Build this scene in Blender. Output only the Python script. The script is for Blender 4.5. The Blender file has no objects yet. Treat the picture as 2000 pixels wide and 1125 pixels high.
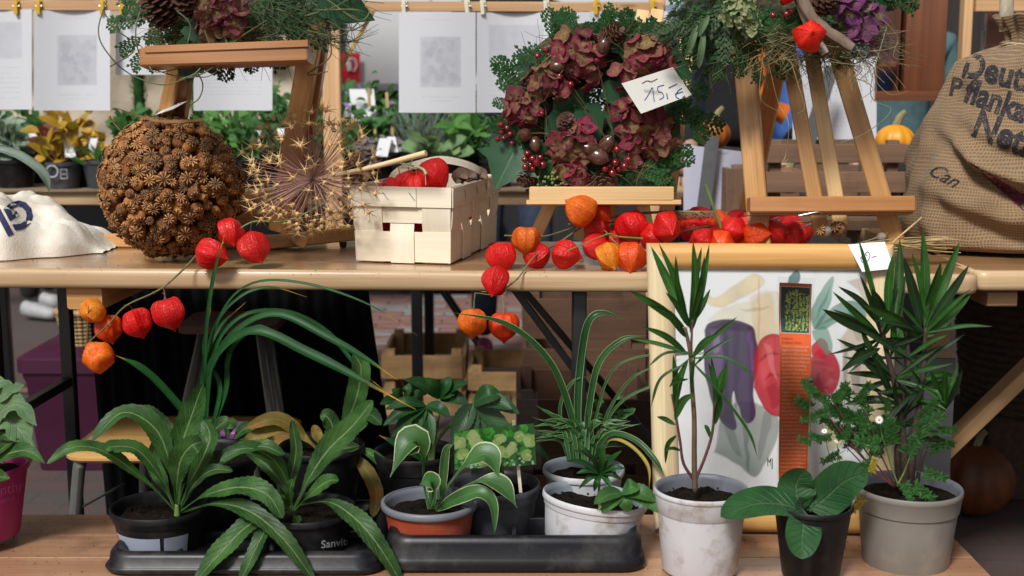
import bpy, bmesh, math, random
import numpy as np
from mathutils import Vector, Matrix, noise
from mathutils.bvhtree import BVHTree
random.seed(7)
R = math.radians
S = bpy.context.scene
COL = S.collection

# ------------------------------------------------------------ camera, sky, sun, exposure
PITCH, FPX, CAMZ = R(9.0), 2500.0, 1.14
cam = bpy.data.cameras.new('camera'); cam_o = bpy.data.objects.new('camera', cam); COL.objects.link(cam_o)
cam_o.location = (0, 0, CAMZ); cam_o.rotation_euler = (R(90) - PITCH, 0, 0)
cam.sensor_width = 36; cam.lens = 45; cam.clip_start = 0.05; cam.clip_end = 500
cam.dof.use_dof = True; cam.dof.focus_distance = 2.48; cam.dof.aperture_fstop = 4.0
S.camera = cam_o
SUN_EL, SUN_AZ = R(47), R(-26)       # azimuth measured from behind the camera, to the left
w = bpy.data.worlds.new('World'); S.world = w; w.use_nodes = True
nt = w.node_tree; nt.nodes.clear()
sky = nt.nodes.new('ShaderNodeTexSky'); sky.sky_type = 'NISHITA'; sky.sun_disc = False
sky.sun_elevation = SUN_EL; sky.sun_rotation = R(180) - SUN_AZ; sky.air_density = 1.6; sky.dust_density = 3.0
hs = nt.nodes.new('ShaderNodeHueSaturation'); hs.inputs['Saturation'].default_value = 0.26
bg = nt.nodes.new('ShaderNodeBackground'); bg.inputs[1].default_value = 0.05
ou = nt.nodes.new('ShaderNodeOutputWorld')
nt.links.new(sky.outputs[0], hs.inputs['Color']); nt.links.new(hs.outputs[0], bg.inputs[0]); nt.links.new(bg.outputs[0], ou.inputs[0])
sl = bpy.data.lights.new('sun', 'SUN'); sl.energy = 2.4; sl.angle = R(13); sl.color = (1.0, 0.978, 0.945)
so = bpy.data.objects.new('sun', sl); COL.objects.link(so)
sd = Vector((math.sin(SUN_AZ) * math.cos(SUN_EL), -math.cos(SUN_AZ) * math.cos(SUN_EL), math.sin(SUN_EL)))  # towards the sun
so.rotation_euler = sd.to_track_quat('Z', 'Y').to_euler()
S.view_settings.view_transform = 'Standard'; S.view_settings.look = 'None'
S.view_settings.gamma = 1; S.view_settings.exposure = 0.62; S.view_settings.use_curve_mapping = False
S.render.engine = 'CYCLES'
S.cycles.max_bounces = 7; S.cycles.transparent_max_bounces = 12; S.cycles.caustics_reflective = False; S.cycles.caustics_refractive = False

# ------------------------------------------------------------ measuring the place from the photograph
CAM = Vector((0, 0, CAMZ))
def ray(px, py):
    x, y = (px - 1000) / FPX, -(py - 562.5) / FPX
    c, s = math.cos(PITCH), math.sin(PITCH)
    return Vector((x, c + y * s, -s + y * c))
def P(px, py, Y):
    d = ray(px, py); return CAM + d * (Y / d.y)
def PZ(px, py, z):
    d = ray(px, py); return CAM + d * ((z - CAMZ) / d.z)
def M(px, Y):                       # a width of px pixels at depth Y, in metres
    return px / FPX * Y * 1.012
def V(*a): return Vector(a)

# ------------------------------------------------------------ node helpers
def newmat(name):
    m = bpy.data.materials.new(name); m.use_nodes = True
    t = m.node_tree; t.nodes.clear()
    o = t.nodes.new('ShaderNodeOutputMaterial'); b = t.nodes.new('ShaderNodeBsdfPrincipled')
    t.links.new(b.outputs[0], o.inputs[0])
    return m, t, b, o
class T:
    def __init__(s, t): s.t = t
    def n(s, ty, **k):
        x = s.t.nodes.new('ShaderNode' + ty)
        for a, v in k.items(): setattr(x, a, v)
        return x
    def put(s, i, v):
        if hasattr(v, 'is_linked') or hasattr(v, 'links'): s.t.links.new(v, i)
        else:
            if isinstance(v, (tuple, list)) and len(v) == 3 and len(i.default_value) == 4: v = (*v, 1)
            i.default_value = v
    def math(s, op, a, b=0.0, c=None, clamp=False):
        x = s.n('Math', operation=op, use_clamp=clamp); s.put(x.inputs[0], a); s.put(x.inputs[1], b)
        if c is not None: s.put(x.inputs[2], c)
        return x.outputs[0]
    def mix(s, f, a, b, blend='MIX'):
        x = s.n('Mix', data_type='RGBA', blend_type=blend); s.put(x.inputs[0], f); s.put(x.inputs[6], a); s.put(x.inputs[7], b)
        return x.outputs[2]
    def uv(s): return s.n('TexCoord').outputs['UV']
    def obj(s): return s.n('TexCoord').outputs['Object']
    def mapp(s, vec, sc=(1, 1, 1), loc=(0, 0, 0)):
        x = s.n('Mapping'); s.put(x.inputs[0], vec); x.inputs[3].default_value = sc; x.inputs[1].default_value = loc; return x.outputs[0]
    def noise(s, vec, scale, detail=4, rough=.55, dist=0.0):
        x = s.n('TexNoise'); s.put(x.inputs['Vector'], vec); x.inputs['Scale'].default_value = scale
        x.inputs['Detail'].default_value = detail; x.inputs['Roughness'].default_value = rough; x.inputs['Distortion'].default_value = dist
        return x.outputs[0]
    def ramp(s, f, stops):
        x = s.n('ValToRGB'); s.put(x.inputs[0], f); e = x.color_ramp.elements
        while len(e) < len(stops): e.new(.5)
        for i, (p, c) in enumerate(stops):
            e[i].position = p; e[i].color = (*c, 1) if len(c) == 3 else c
        return x.outputs[0]
    def sep(s, v):
        x = s.n('SeparateXYZ'); s.put(x.inputs[0], v); return x.outputs
    def bump(s, h, strength, dist=.002, normal=None):
        x = s.n('Bump'); x.inputs['Strength'].default_value = strength; x.inputs['Distance'].default_value = dist
        s.put(x.inputs['Height'], h)
        if normal is not None: s.put(x.inputs['Normal'], normal)
        return x.outputs[0]
    def rnd(s): return s.n('ObjectInfo').outputs['Random']
    def ocol(s): return s.n('ObjectInfo').outputs['Color']
def g3(v, k=1.0): return tuple(min(1, c * k) for c in v)

def wood(name, dark, light, rough=.5, coat=0.0, grain=1.0, dirt=0.0, bump=.25, knots=True):
    m, t, b, o = newmat(name); n = T(t)
    uv = n.uv(); r = n.rnd()
    off = n.n('VectorMath', operation='ADD'); n.put(off.inputs[0], uv)
    cx = n.n('CombineXYZ'); n.put(cx.inputs[0], n.math('MULTIPLY', r, 13.0)); n.put(cx.inputs[1], n.math('MULTIPLY', r, 7.0)); n.put(off.inputs[1], cx.outputs[0])
    v = off.outputs[0]
    fine = n.noise(n.mapp(v, (3, 260 * grain, 1)), 1.0, 3, .6, .3)
    wide = n.noise(n.mapp(v, (1.3, 34 * grain, 1)), 1.0, 5, .6, 1.2)
    big = n.noise(n.mapp(v, (2.0, 6, 1)), 1.0, 3)
    f = n.math('ADD', n.math('MULTIPLY', fine, .35), n.math('MULTIPLY', wide, .65))
    c = n.ramp(f, [(.28, dark), (.62, light)])
    c = n.mix(n.math('MULTIPLY', n.ramp(big, [(.4, (0, 0, 0)), (.7, (1, 1, 1))]), .35), c, g3(dark, .92))
    if knots:
        vo = n.n('TexVoronoi'); n.put(vo.inputs['Vector'], n.mapp(v, (3.2, 14, 1))); vo.inputs['Scale'].default_value = 1.0
        k = n.ramp(vo.outputs['Distance'], [(.05, (1, 1, 1)), (.11, (0, 0, 0))])
        c = n.mix(n.math('MULTIPLY', k, .6), c, g3(dark, .42))
    hv = n.math('ADD', .9, n.math('MULTIPLY', r, .2))
    c = n.mix(1.0, c, hv, 'MULTIPLY')
    if dirt:
        d = n.noise(n.mapp(n.obj(), (1, 1, 1)), 9, 6, .65)
        c = n.mix(n.math('MULTIPLY', n.ramp(d, [(.5, (0, 0, 0)), (.72, (1, 1, 1))]), dirt), c, g3(dark, .35))
        d2 = n.noise(n.obj(), 140, 3, .6)
        c = n.mix(n.math('MULTIPLY', n.ramp(d2, [(.66, (0, 0, 0)), (.70, (1, 1, 1))]), min(1, dirt * 1.3)), c, (.03, .022, .015))
    n.put(b.inputs['Base Color'], c)
    n.put(b.inputs['Roughness'], n.math('ADD', rough - .1, n.math('MULTIPLY', big, .22)))
    b.inputs['Coat Weight'].default_value = coat; b.inputs['Coat Roughness'].default_value = .14
    n.put(b.inputs['Normal'], n.bump(f, bump, .001))
    return m

def plain(name, col, rough=.5, var=.15, scale=30, bump=.1, bscale=200, metal=0, spec=.5, dirtcol=None, dirt=0, dscale=12, coat=0, sheen=0, dthr=.5):
    m, t, b, o = newmat(name); n = T(t); ob = n.obj()
    f = n.noise(ob, scale, 4)
    c = n.ramp(f, [(.3, g3(col, 1 - var)), (.7, g3(col, 1 + var))])
    if dirt:
        d = n.noise(ob, dscale, 6, .68)
        c = n.mix(n.math('MULTIPLY', n.ramp(d, [(dthr, (0, 0, 0)), (dthr + .17, (1, 1, 1))]), dirt), c, dirtcol)
    n.put(b.inputs['Base Color'], c)
    n.put(b.inputs['Roughness'], n.math('ADD', rough - .08, n.math('MULTIPLY', n.noise(ob, scale * .7, 5), .16)))
    b.inputs['Metallic'].default_value = metal; b.inputs['Specular IOR Level'].default_value = spec
    b.inputs['Coat Weight'].default_value = coat; b.inputs['Sheen Weight'].default_value = sheen
    n.put(b.inputs['Normal'], n.bump(n.noise(ob, bscale, 4, .6), bump, .001))
    return m

def leafmat(name, dark, light, vein, rough=.42, veins=11, edge=None, edgew=.0, tip=None, sheen=0, under=None, trans=.25, bumps=.5, veinmix=.55, midw=.035, spots=None, waxy=0.0):
    m, t, b, o = newmat(name); n = T(t)
    u, v, _ = n.sep(n.uv()); r = n.rnd(); ob = n.obj()
    a = n.math('ABSOLUTE', n.math('SUBTRACT', u, .5))
    c = n.mix(n.ramp(n.noise(ob, 26, 4), [(.32, (0, 0, 0)), (.68, (1, 1, 1))]), dark, light)
    hv = n.math('ADD', .72, n.math('MULTIPLY', r, .55))
    c = n.mix(1.0, c, hv, 'MULTIPLY')
    sv = n.math('PINGPONG', n.math('ADD', n.math('MULTIPLY', v, float(veins)), n.math('MULTIPLY', a, -float(veins) * .42)), .5)
    svm = n.math('MULTIPLY', n.ramp(sv, [(0.0, (1, 1, 1)), (.11, (0, 0, 0))]), n.ramp(a, [(.40, (1, 1, 1)), (.49, (0, 0, 0))]))
    mid = n.ramp(n.math('ADD', a, n.math('MULTIPLY', v, midw * .5)), [(midw * .6, (1, 1, 1)), (midw * 1.3, (0, 0, 0))])
    c = n.mix(n.math('MULTIPLY', svm, veinmix * .5), c, vein)
    if edge:
        e = n.ramp(n.math('ADD', a, n.math('MULTIPLY', n.noise(n.mapp(n.uv(), (3, 14, 1)), 1.0, 3), .06)), [(.5 - edgew, (0, 0, 0)), (.535 - edgew, (1, 1, 1))])
        c = n.mix(e, c, edge)
    if tip:
        e = n.ramp(n.math('ADD', v, n.math('MULTIPLY', n.math('SUBTRACT', n.noise(ob, 40, 3), .5), .12)), [(.86, (0, 0, 0)), (.97, (1, 1, 1))])
        c = n.mix(e, c, tip)
    if spots:
        c = n.mix(n.ramp(n.noise(ob, 14, 4, .6), [(.56, (0, 0, 0)), (.72, (1, 1, 1))]), c, spots)
    c = n.mix(n.math('MULTIPLY', mid, veinmix), c, vein)
    if under:
        c = n.mix(n.n('NewGeometry').outputs['Backfacing'], c, under)
    n.put(b.inputs['Base Color'], c); b.inputs['Roughness'].default_value = rough
    b.inputs['Sheen Weight'].default_value = sheen; b.inputs['Sheen Roughness'].default_value = .4; b.inputs['Specular IOR Level'].default_value = .30
    b.inputs['Coat Weight'].default_value = waxy; b.inputs['Coat Roughness'].default_value = .25
    h = n.math('ADD', n.math('MULTIPLY', svm, -.9), n.math('MULTIPLY', n.noise(ob, 70, 5, .6), .8))
    h = n.math('ADD', h, n.math('MULTIPLY', mid, -.9))
    nm = n.bump(h, bumps, .0016); n.put(b.inputs['Normal'], nm)
    tr = n.n('BsdfTranslucent'); n.put(tr.inputs[0], n.mix(.35, c, (.22, .42, .02))); ms = n.n('MixShader'); ms.inputs[0].default_value = trans
    n.put(ms.inputs[1], b.outputs[0]); n.put(ms.inputs[2], tr.outputs[0]); n.put(o.inputs[0], ms.outputs[0])
    return m

def imgmat(name, arr, rough=.5, trans=0.0, coat=0.0, bump=0.0):
    h, wd = arr.shape[:2]
    im = bpy.data.images.new(name, wd, h); im.colorspace_settings.name = 'Non-Color'; a = np.ones((h, wd, 4), np.float32); a[..., :3] = np.clip(arr, 0, 1)
    im.pixels.foreach_set(a[::-1].ravel()); im.update(); im.pack()
    m, t, b, o = newmat(name); n = T(t)
    x = n.n('TexImage', image=im); n.put(x.inputs[0], n.uv()); x.extension = 'EXTEND'
    n.put(b.inputs['Base Color'], x.outputs[0]); b.inputs['Roughness'].default_value = rough
    b.inputs['Coat Weight'].default_value = coat; b.inputs['Coat Roughness'].default_value = .08
    if bump: n.put(b.inputs['Normal'], n.bump(n.noise(n.obj(), 60, 3), bump, .002))
    if trans:
        tr = n.n('BsdfTranslucent'); n.put(tr.inputs[0], x.outputs[0]); ms = n.n('MixShader'); ms.inputs[0].default_value = trans
        n.put(ms.inputs[1], b.outputs[0]); n.put(ms.inputs[2], tr.outputs[0]); n.put(o.inputs[0], ms.outputs[0])
    return m

# ------------------------------------------------------------ mesh builder
def catmull(pts, n):
    pts = [Vector(p) for p in pts]
    if len(pts) == 2: return [pts[0].lerp(pts[1], i / (n - 1)) for i in range(n)]
    q = [pts[0] * 2 - pts[1]] + pts + [pts[-1] * 2 - pts[-2]]
    out = []; k = len(pts) - 1
    for i in range(n):
        t = i / (n - 1) * k; j = min(int(t), k - 1); f = t - j
        a, b, c, d = q[j:j + 4]
        out.append(.5 * ((2 * b) + (c - a) * f + (2 * a - 5 * b + 4 * c - d) * f * f + (3 * b - a - 3 * c + d) * f ** 3))
    return out
BASE = {}
class MB:
    def __init__(s): s.v = []; s.f = []; s.uv = []; s.m = []
    def add(s, vs, fs, uvs=None, m=0):
        k = len(s.v); s.v += [Vector(p) for p in vs]
        for i, f in enumerate(fs):
            s.f.append([k + j for j in f]); s.m.append(m)
            s.uv.append([uvs[j] for j in f] if uvs is not None and not (len(uvs) == len(fs) and isinstance(uvs[0], list)) else (uvs[i] if uvs is not None else [(0, 0)] * len(f)))
        return s
    def bar(s, p0, p1, w, h, up=(0, 0, 1), ch=.08, m=0):     # a bar of wood from p0 to p1; grain runs along it
        p0, p1 = Vector(p0), Vector(p1); d = p1 - p0; L = d.length; d.normalize(); up = Vector(up)
        a = d.cross(up)
        if a.length < 1e-4: a = d.cross(Vector((0, 1, 0)))
        a.normalize(); b = a.cross(d).normalized()
        c = min(w, h) * ch; W, H = w / 2, h / 2
        ring = [(-W + c, -H), (W - c, -H), (W, -H + c), (W, H - c), (W - c, H), (-W + c, H), (-W, H - c), (-W, -H + c)]
        vs = []; cum = [0]
        for i in range(8):
            x0, y0 = ring[i]; x1, y1 = ring[(i + 1) % 8]; cum.append(cum[-1] + math.hypot(x1 - x0, y1 - y0))
        e = min(c, L * .1)
        for (t, k) in ((0, 1 - c / max(w, h)), (e, 1), (L - e, 1), (L, 1 - c / max(w, h))):
            for x, y in ring: vs.append(p0 + d * t + a * x * k + b * y * k)
        ts = (0, e, L - e, L); fs = []; us = []
        for j in range(3):
            for i in range(8):
                fs.append([j * 8 + i, j * 8 + (i + 1) % 8, (j + 1) * 8 + (i + 1) % 8, (j + 1) * 8 + i])
                us.append([(ts[j], cum[i]), (ts[j], cum[i + 1]), (ts[j + 1], cum[i + 1]), (ts[j + 1], cum[i])])
        fs.append(list(range(7, -1, -1))); us.append([(ring[i][0] * .3, ring[i][1]) for i in range(7, -1, -1)])
        fs.append([24 + i for i in range(8)]); us.append([(ring[i][0] * .3 + L, ring[i][1]) for i in range(8)])
        return s.add(vs, fs, us, m)
    def box(s, lo, hi, ch=.05, m=0):                          # axis-aligned, grain along the longest side
        lo, hi = Vector(lo), Vector(hi); d = hi - lo; c = (lo + hi) / 2; ax = max(range(3), key=lambda i: d[i])
        e = Vector((0, 0, 0)); e[ax] = d[ax] / 2
        if ax == 0: return s.bar(c - e, c + e, d.y, d.z, (0, 0, 1), ch, m)
        if ax == 1: return s.bar(c - e, c + e, d.x, d.z, (0, 0, 1), ch, m)
        return s.bar(c - e, c + e, d.x, d.y, (0, 1, 0), ch, m)
    def tube(s, pts, r, n=8, k=None, m=0, cap=True):
        k = k or max(2, len(pts)); q = catmull(pts, k) if k != len(pts) else [Vector(p) for p in pts]
        if not hasattr(r, '__len__'): r = [r] * k
        elif len(r) != k: r = [r[min(int(i / (k - 1) * (len(r) - 1)), len(r) - 2)] * (1 - (i / (k - 1) * (len(r) - 1) - min(int(i / (k - 1) * (len(r) - 1)), len(r) - 2))) + r[min(int(i / (k - 1) * (len(r) - 1)), len(r) - 2) + 1] * (i / (k - 1) * (len(r) - 1) - min(int(i / (k - 1) * (len(r) - 1)), len(r) - 2)) for i in range(k)]
        vs = []; us = []; a = None; L = 0
        for i in range(k):
            t = (q[min(i + 1, k - 1)] - q[max(i - 1, 0)])
            t = t.normalized() if t.length > 1e-9 else Vector((0, 0, 1))
            if a is None: a = t.orthogonal().normalized()
            a = (a - t * a.dot(t)); a = a.normalized() if a.length > 1e-6 else t.orthogonal().normalized()
            b = t.cross(a)
            if i: L += (q[i] - q[i - 1]).length
            for j in range(n + 1):
                th = 2 * math.pi * j / n; vs.append(q[i] + (a * math.cos(th) + b * math.sin(th)) * r[i]); us.append((L, j / n * 2 * math.pi * r[i]))
        fs = [[i * (n + 1) + j, i * (n + 1) + j + 1, (i + 1) * (n + 1) + j + 1, (i + 1) * (n + 1) + j] for i in range(k - 1) for j in range(n)]
        if cap:
            fs.append([j for j in range(n - 1, -1, -1)]); fs.append([(k - 1) * (n + 1) + j for j in range(n)])
        return s.add(vs, fs, us, m)
    def lathe(s, prof, n=40, c=(0, 0, 0), mat=None, m=0, fn=None):
        vs = []; us = []; c = Vector(c)
        for i, (r, z) in enumerate(prof):
            for j in range(n + 1):
                th = 2 * math.pi * j / n; rr = r if fn is None else r * fn(th, i / (len(prof) - 1))
                p = Vector((rr * math.cos(th), rr * math.sin(th), z))
                if mat is not None: p = mat @ p
                vs.append(p + c); us.append((j / n, i / (len(prof) - 1)))
        fs = [[i * (n + 1) + j, i * (n + 1) + j + 1, (i + 1) * (n + 1) + j + 1, (i + 1) * (n + 1) + j] for i in range(len(prof) - 1) for j in range(n)]
        return s.add(vs, fs, us, m)
    def blade(s, pts, w, prof='lance', face=(0, -1, .7), fold=.25, nx=4, n=14, ruffle=0, serr=0, lobes=0, twist=0, seed=0, m=0, rf=7):
        q = catmull(pts, n); face = Vector(face).normalized(); vs = []; us = []
        rn = random.Random(seed or id(pts)); ph = rn.random() * 6
        for i in range(n):
            t = i / (n - 1); tg = (q[min(i + 1, n - 1)] - q[max(i - 1, 0)]).normalized()
            sd_ = tg.cross(face)
            if sd_.length < .15: sd_ = tg.cross(Vector((.3, -1, .2)))
            sd_.normalize(); nn = sd_.cross(tg).normalized()
            if twist:
                an = twist * t; sd_, nn = sd_ * math.cos(an) + nn * math.sin(an), nn * math.cos(an) - sd_ * math.sin(an)
            hw = w / 2 * PROF[prof](t)
            if serr and i % 2: hw *= 1 - serr
            if lobes: hw *= .55 + .45 * abs(math.sin(lobes * math.pi * t))
            for j in range(nx + 1):
                x = -1 + 2 * j / nx
                o = nn * (fold * abs(x) ** 1.5 * hw) + nn * (ruffle * w * math.sin(t * rf * 2 + ph + (1.3 if x > 0 else 0)) * abs(x) * min(1, hw / (w / 2) + .1))
                vs.append(q[i] + sd_ * (x * hw) + o); us.append(((x + 1) / 2, t))
        fs = [[i * (nx + 1) + j, i * (nx + 1) + j + 1, (i + 1) * (nx + 1) + j + 1, (i + 1) * (nx + 1) + j] for i in range(n - 1) for j in range(nx)]
        return s.add(vs, fs, us, m)
    def mesh(s, name, mats, smooth=True, base=(0, 0, 0)):
        me = bpy.data.meshes.new(name); b = Vector(base)
        me.from_pydata([tuple(p - b) for p in s.v], [], s.f)
        ul = me.uv_layers.new(name='UVMap'); ul.data.foreach_set('uv', [c for f in s.uv for u in f for c in u[:2]])
        if not isinstance(mats, (list, tuple)): mats = [mats]
        for x in mats: me.materials.append(x)
        if len(mats) > 1: me.polygons.foreach_set('material_index', s.m)
        me.polygons.foreach_set('use_smooth', [bool(smooth)] * len(s.f))
        me.update()
        if smooth == 'auto': me.set_sharp_from_angle(angle=R(38))
        return me
    def build(s, name, mats, parent=None, smooth='auto', color=None, kind=None):
        base = BASE.get(parent.name, Vector((0, 0, 0))) if parent else Vector((0, 0, 0))
        o = bpy.data.objects.new(name, s.mesh(name, mats, smooth, base)); COL.objects.link(o)
        if parent: o.parent = parent
        BASE[o.name] = base
        if color: o.color = (*color, 1)
        if kind: o['kind'] = kind
        return o
def ss(a, b, x): x = max(0, min(1, (x - a) / (b - a))); return x * x * (3 - 2 * x)
PROF = {
    'lance': lambda t: max(.02, math.sin(math.pi * min(1, t ** .85)) ** .75) if t < 1 else .01,
    'strap': lambda t: (.55 + .45 * ss(0, .25, t)) * (1 - ss(.7, 1, t) * .97),
    'obov': lambda t: .13 + .87 * ss(.12, .68, t) * (1 - ss(.86, 1.0, t) * .93) if t < .999 else .05,
    'rosette': lambda t: (.12 + .88 * ss(.15, .5, t)) * math.sqrt(max(0.003, 1 - max(0, (t - .55) / .45) ** 2.2)),
    'ovate': lambda t: max(.03, (.10 if t < .08 else 0) + .98 * math.sin(math.pi * min(1, max(0, (t - .04) / .96) ** .72)) ** .8) if t < .999 else .02,
    'ellip': lambda t: max(.04, math.sqrt(max(0, 1 - ((t - .52) / .48) ** 2)) if t > .04 else .08),
    'hosta': lambda t: (.10 + .90 * ss(.38, .66, t)) * (1 - ss(.72, 1.0, t) * .97),
    'petiole': lambda t: (.07 if t < .3 else .07 + .93 * math.sin(math.pi * (t - .3) / .7) ** .7) if t < .999 else .03,
    'flat': lambda t: 1,
}

def thing(name, loc, label, cat, group=None):
    o = bpy.data.objects.new(name, None); COL.objects.link(o); o.location = loc; o.empty_display_size = .05
    o['label'] = label; o['category'] = cat
    if group: o['group'] = group
    BASE[o.name] = Vector(loc); return o
def tag(o, label, cat, group=None):
    o['label'] = label; o['category'] = cat
    if group: o['group'] = group
    return o
def inst(name, me, parent, mat4, color=None):               # a part that shares its mesh with alike parts
    o = bpy.data.objects.new(name, me); COL.objects.link(o)
    b = BASE.get(parent.name, Vector((0, 0, 0))) if parent else Vector((0, 0, 0))
    if parent: o.parent = parent
    o.matrix_local = Matrix.Translation(-b) @ mat4
    if color: o.color = (*color, 1)
    BASE[o.name] = Vector((0, 0, 0)); return o
def frame_to(direction, up=(0, 0, 1), roll=0):              # rotation whose local Z points along direction
    z = Vector(direction).normalized(); x = Vector(up).cross(z)
    if x.length < 1e-3: x = Vector((1, 0, 0)).cross(z)
    x.normalize(); y = z.cross(x)
    return Matrix((x, y, z)).transposed().to_4x4() @ Matrix.Rotation(roll, 4, 'Z')
def place(p, direction, scale=1, roll=0, up=(0, 0, 1)):
    sc = Matrix.Diagonal((*((scale,) * 3 if not hasattr(scale, '__len__') else scale), 1))
    return Matrix.Translation(p) @ frame_to(direction, up, roll) @ sc
def jit(a): return Vector((random.uniform(-a, a), random.uniform(-a, a), random.uniform(-a, a)))

def textmesh(txt, size=1.0, sub=0, bold=0.0, space=1.0, align='LEFT'):
    cu = bpy.data.curves.new('t', 'FONT'); cu.body = txt; cu.size = size; cu.resolution_u = 3; cu.offset = bold; cu.space_character = space; cu.align_x = align
    ob = bpy.data.objects.new('t', cu); COL.objects.link(ob)
    me = bpy.data.meshes.new_from_object(ob)
    bpy.data.objects.remove(ob)
    bm = bmesh.new(); bm.from_mesh(me); bmesh.ops.triangulate(bm, faces=bm.faces)
    if sub: bmesh.ops.subdivide_edges(bm, edges=bm.edges, cuts=sub, use_grid_fill=True)
    vs = [v.co.copy() for v in bm.verts]; fs = [[v.index for v in f.verts] for f in bm.faces]
    bm.free(); bpy.data.meshes.remove(me); bpy.data.curves.remove(cu)
    return vs, fs
def print_on(name, parent, bvh, vs, fs, fmap, mat, off=.0012):  # ink laid on a surface: each point goes to the surface under it
    out = []
    for v in vs:
        px, py = fmap(v); d = ray(px, py).normalized(); h = bvh.ray_cast(CAM, d)
        out.append(h[0] - d * off * 1.2 if h[0] is not None else None)
    ok = [i for i, p in enumerate(out) if p is not None]
    if not ok: return None
    mb = MB(); re = {i: k for k, i in enumerate(ok)}
    mb.add([out[i] for i in ok], [[re[j] for j in f] for f in fs if all(j in re for j in f)])
    return mb.build(name, mat, parent, smooth=False)
def bvh_of(mb): return BVHTree.FromPolygons([tuple(v) for v in mb.v], mb.f)
# ------------------------------------------------------------ materials
W_TABLE = wood('table_top_wood', (.24, .115, .045), (.42, .24, .11), .30, .7, dirt=.35, bump=.12)
W_EDGE = wood('table_edge_wood', (.38, .23, .11), (.62, .44, .26), .45, .15, bump=.2)
W_BENCH = wood('bench_wood', (.24, .11, .06), (.42, .235, .135), .36, .45, dirt=.55, bump=.2)
W_EASEL = wood('easel_wood', (.36, .16, .045), (.64, .35, .13), .42, .25)
W_EASEL_L = wood('pale_easel_wood', (.56, .33, .13), (.80, .54, .26), .45, .15)
W_EASEL_R = wood('red_brown_easel_wood', (.26, .10, .03), (.47, .21, .07), .4, .3)
W_BEECH = wood('beech_strip', (.42, .22, .10), (.70, .44, .23), .45, .1)
W_FRAME_T = wood('picture_frame_orange', (.46, .22, .06), (.70, .40, .13), .42, .15, knots=False)
W_FRAME = wood('picture_frame_pale', (.50, .38, .20), (.76, .62, .40), .5, .05, knots=False)
W_CHIP = wood('chip_wood', (.74, .64, .47), (.88, .81, .66), .6, 0, grain=.7, bump=.2, knots=False)
W_CHIP_P = wood('chip_wood_handle', (.60, .36, .25), (.76, .50, .38), .55, 0, knots=False)
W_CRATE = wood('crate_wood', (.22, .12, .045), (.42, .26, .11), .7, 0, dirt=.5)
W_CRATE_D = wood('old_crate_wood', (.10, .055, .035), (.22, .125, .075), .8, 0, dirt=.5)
W_CAB = wood('cabinet_wood', (.085, .028, .012), (.19, .065, .028), .42, .2)
W_POST = wood('pale_post_wood', (.40, .22, .10), (.62, .38, .19), .6, 0)
W_SEAT = wood('stool_seat_wood', (.46, .25, .07), (.66, .40, .15), .22, .8, knots=False)
W_STICK = wood('twig_wood', (.30, .18, .07), (.62, .42, .2), .7, 0, knots=False)
K_BLACK = plain('black_plastic', (.007, .007, .009), .46, .3, 20, .1, 150, spec=.28, dirtcol=(.07, .06, .055), dirt=.25, dscale=16)
K_TRAY = plain('tray_plastic', (.006, .006, .009), .40, .3, 10, .15, 90, spec=.35, dirtcol=(.07, .065, .06), dirt=.40, dscale=13)
K_DGREY = plain('dark_grey_plastic', (.052, .056, .068), .42, .15, 20, .05, 100, dirtcol=(.15, .13, .12), dirt=.3)
K_GREY = plain('grey_plastic', (.20, .185, .165), .45, .08, 20, .08, 150, dirtcol=(.36, .32, .28), dirt=.4, dscale=9)
K_GREYIN = plain('grey_pot_inside', (.14, .15, .175), .45, .1, 20, .05)
K_WHITE = plain('white_pot_plastic', (.56, .56, .59), .45, .06, 10, .08, 120, dirtcol=(.25, .18, .12), dirt=.75, dscale=15, dthr=.52)
K_INNER = plain('pale_grey_inside', (.26, .31, .35), .4, .06, 10, .05)
K_RED = plain('terracotta_plastic', (.36, .062, .028), .42, .08, 14, .06, dirtcol=(.45, .22, .16), dirt=.3)
K_MAG = plain('magenta_plastic', (.30, .008, .12), .45, .1, 14, .05)
K_PURP = plain('purple_plastic', (.30, .06, .34), .4, .1, 14, .05)
K_CRATE = plain('plum_crate_plastic', (.042, .003, .022), .5, .12, 8, .05)
SOIL = plain('potting_soil', (.009, .006, .004), .97, .7, 120, 1.0, 130, spec=.1, dirtcol=(.05, .03, .018), dirt=.6, dscale=90, dthr=.58)
M_BLACK = plain('black_metal', (.010, .010, .012), .35, .2, 20, .03)
M_GREY = plain('grey_tube_metal', (.20, .20, .185), .38, .1, 20, .03, metal=.55)
M_STEEL = plain('bare_steel', (.35, .35, .36), .35, .1, 20, .03, metal=.9)
C_BLACK = plain('black_cloth', (.006, .006, .008), .95, .3, 10, .3, 60)
M_TRIM = plain('rubber', (.012, .012, .012), .7)
PAVE_R = plain('red_paver', (.20, .105, .085), .75, .25, 9, .4, 150, dirtcol=(.10, .09, .085), dirt=.5, dscale=4)
PAVE_G = plain('grey_paver', (.20, .19, .185), .75, .2, 9, .4, 150, dirtcol=(.08, .07, .065), dirt=.5, dscale=4)
PAPER = plain('paper', (.78, .79, .82), .7, .02, 5, .05, 60)
CARD = plain('cream_card', (.74, .73, .68), .7, .03, 5, .05, 60)
INK = plain('blue_ink', (.03, .05, .25), .5); INKD = plain('dark_ink', (.012, .014, .03), .7)
INKW = plain('pale_print', (.45, .46, .5), .6); INKN = plain('navy_print', (.022, .026, .085), .8)
STEEL = plain('staple', (.12, .12, .14), .4, metal=.6)

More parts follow.
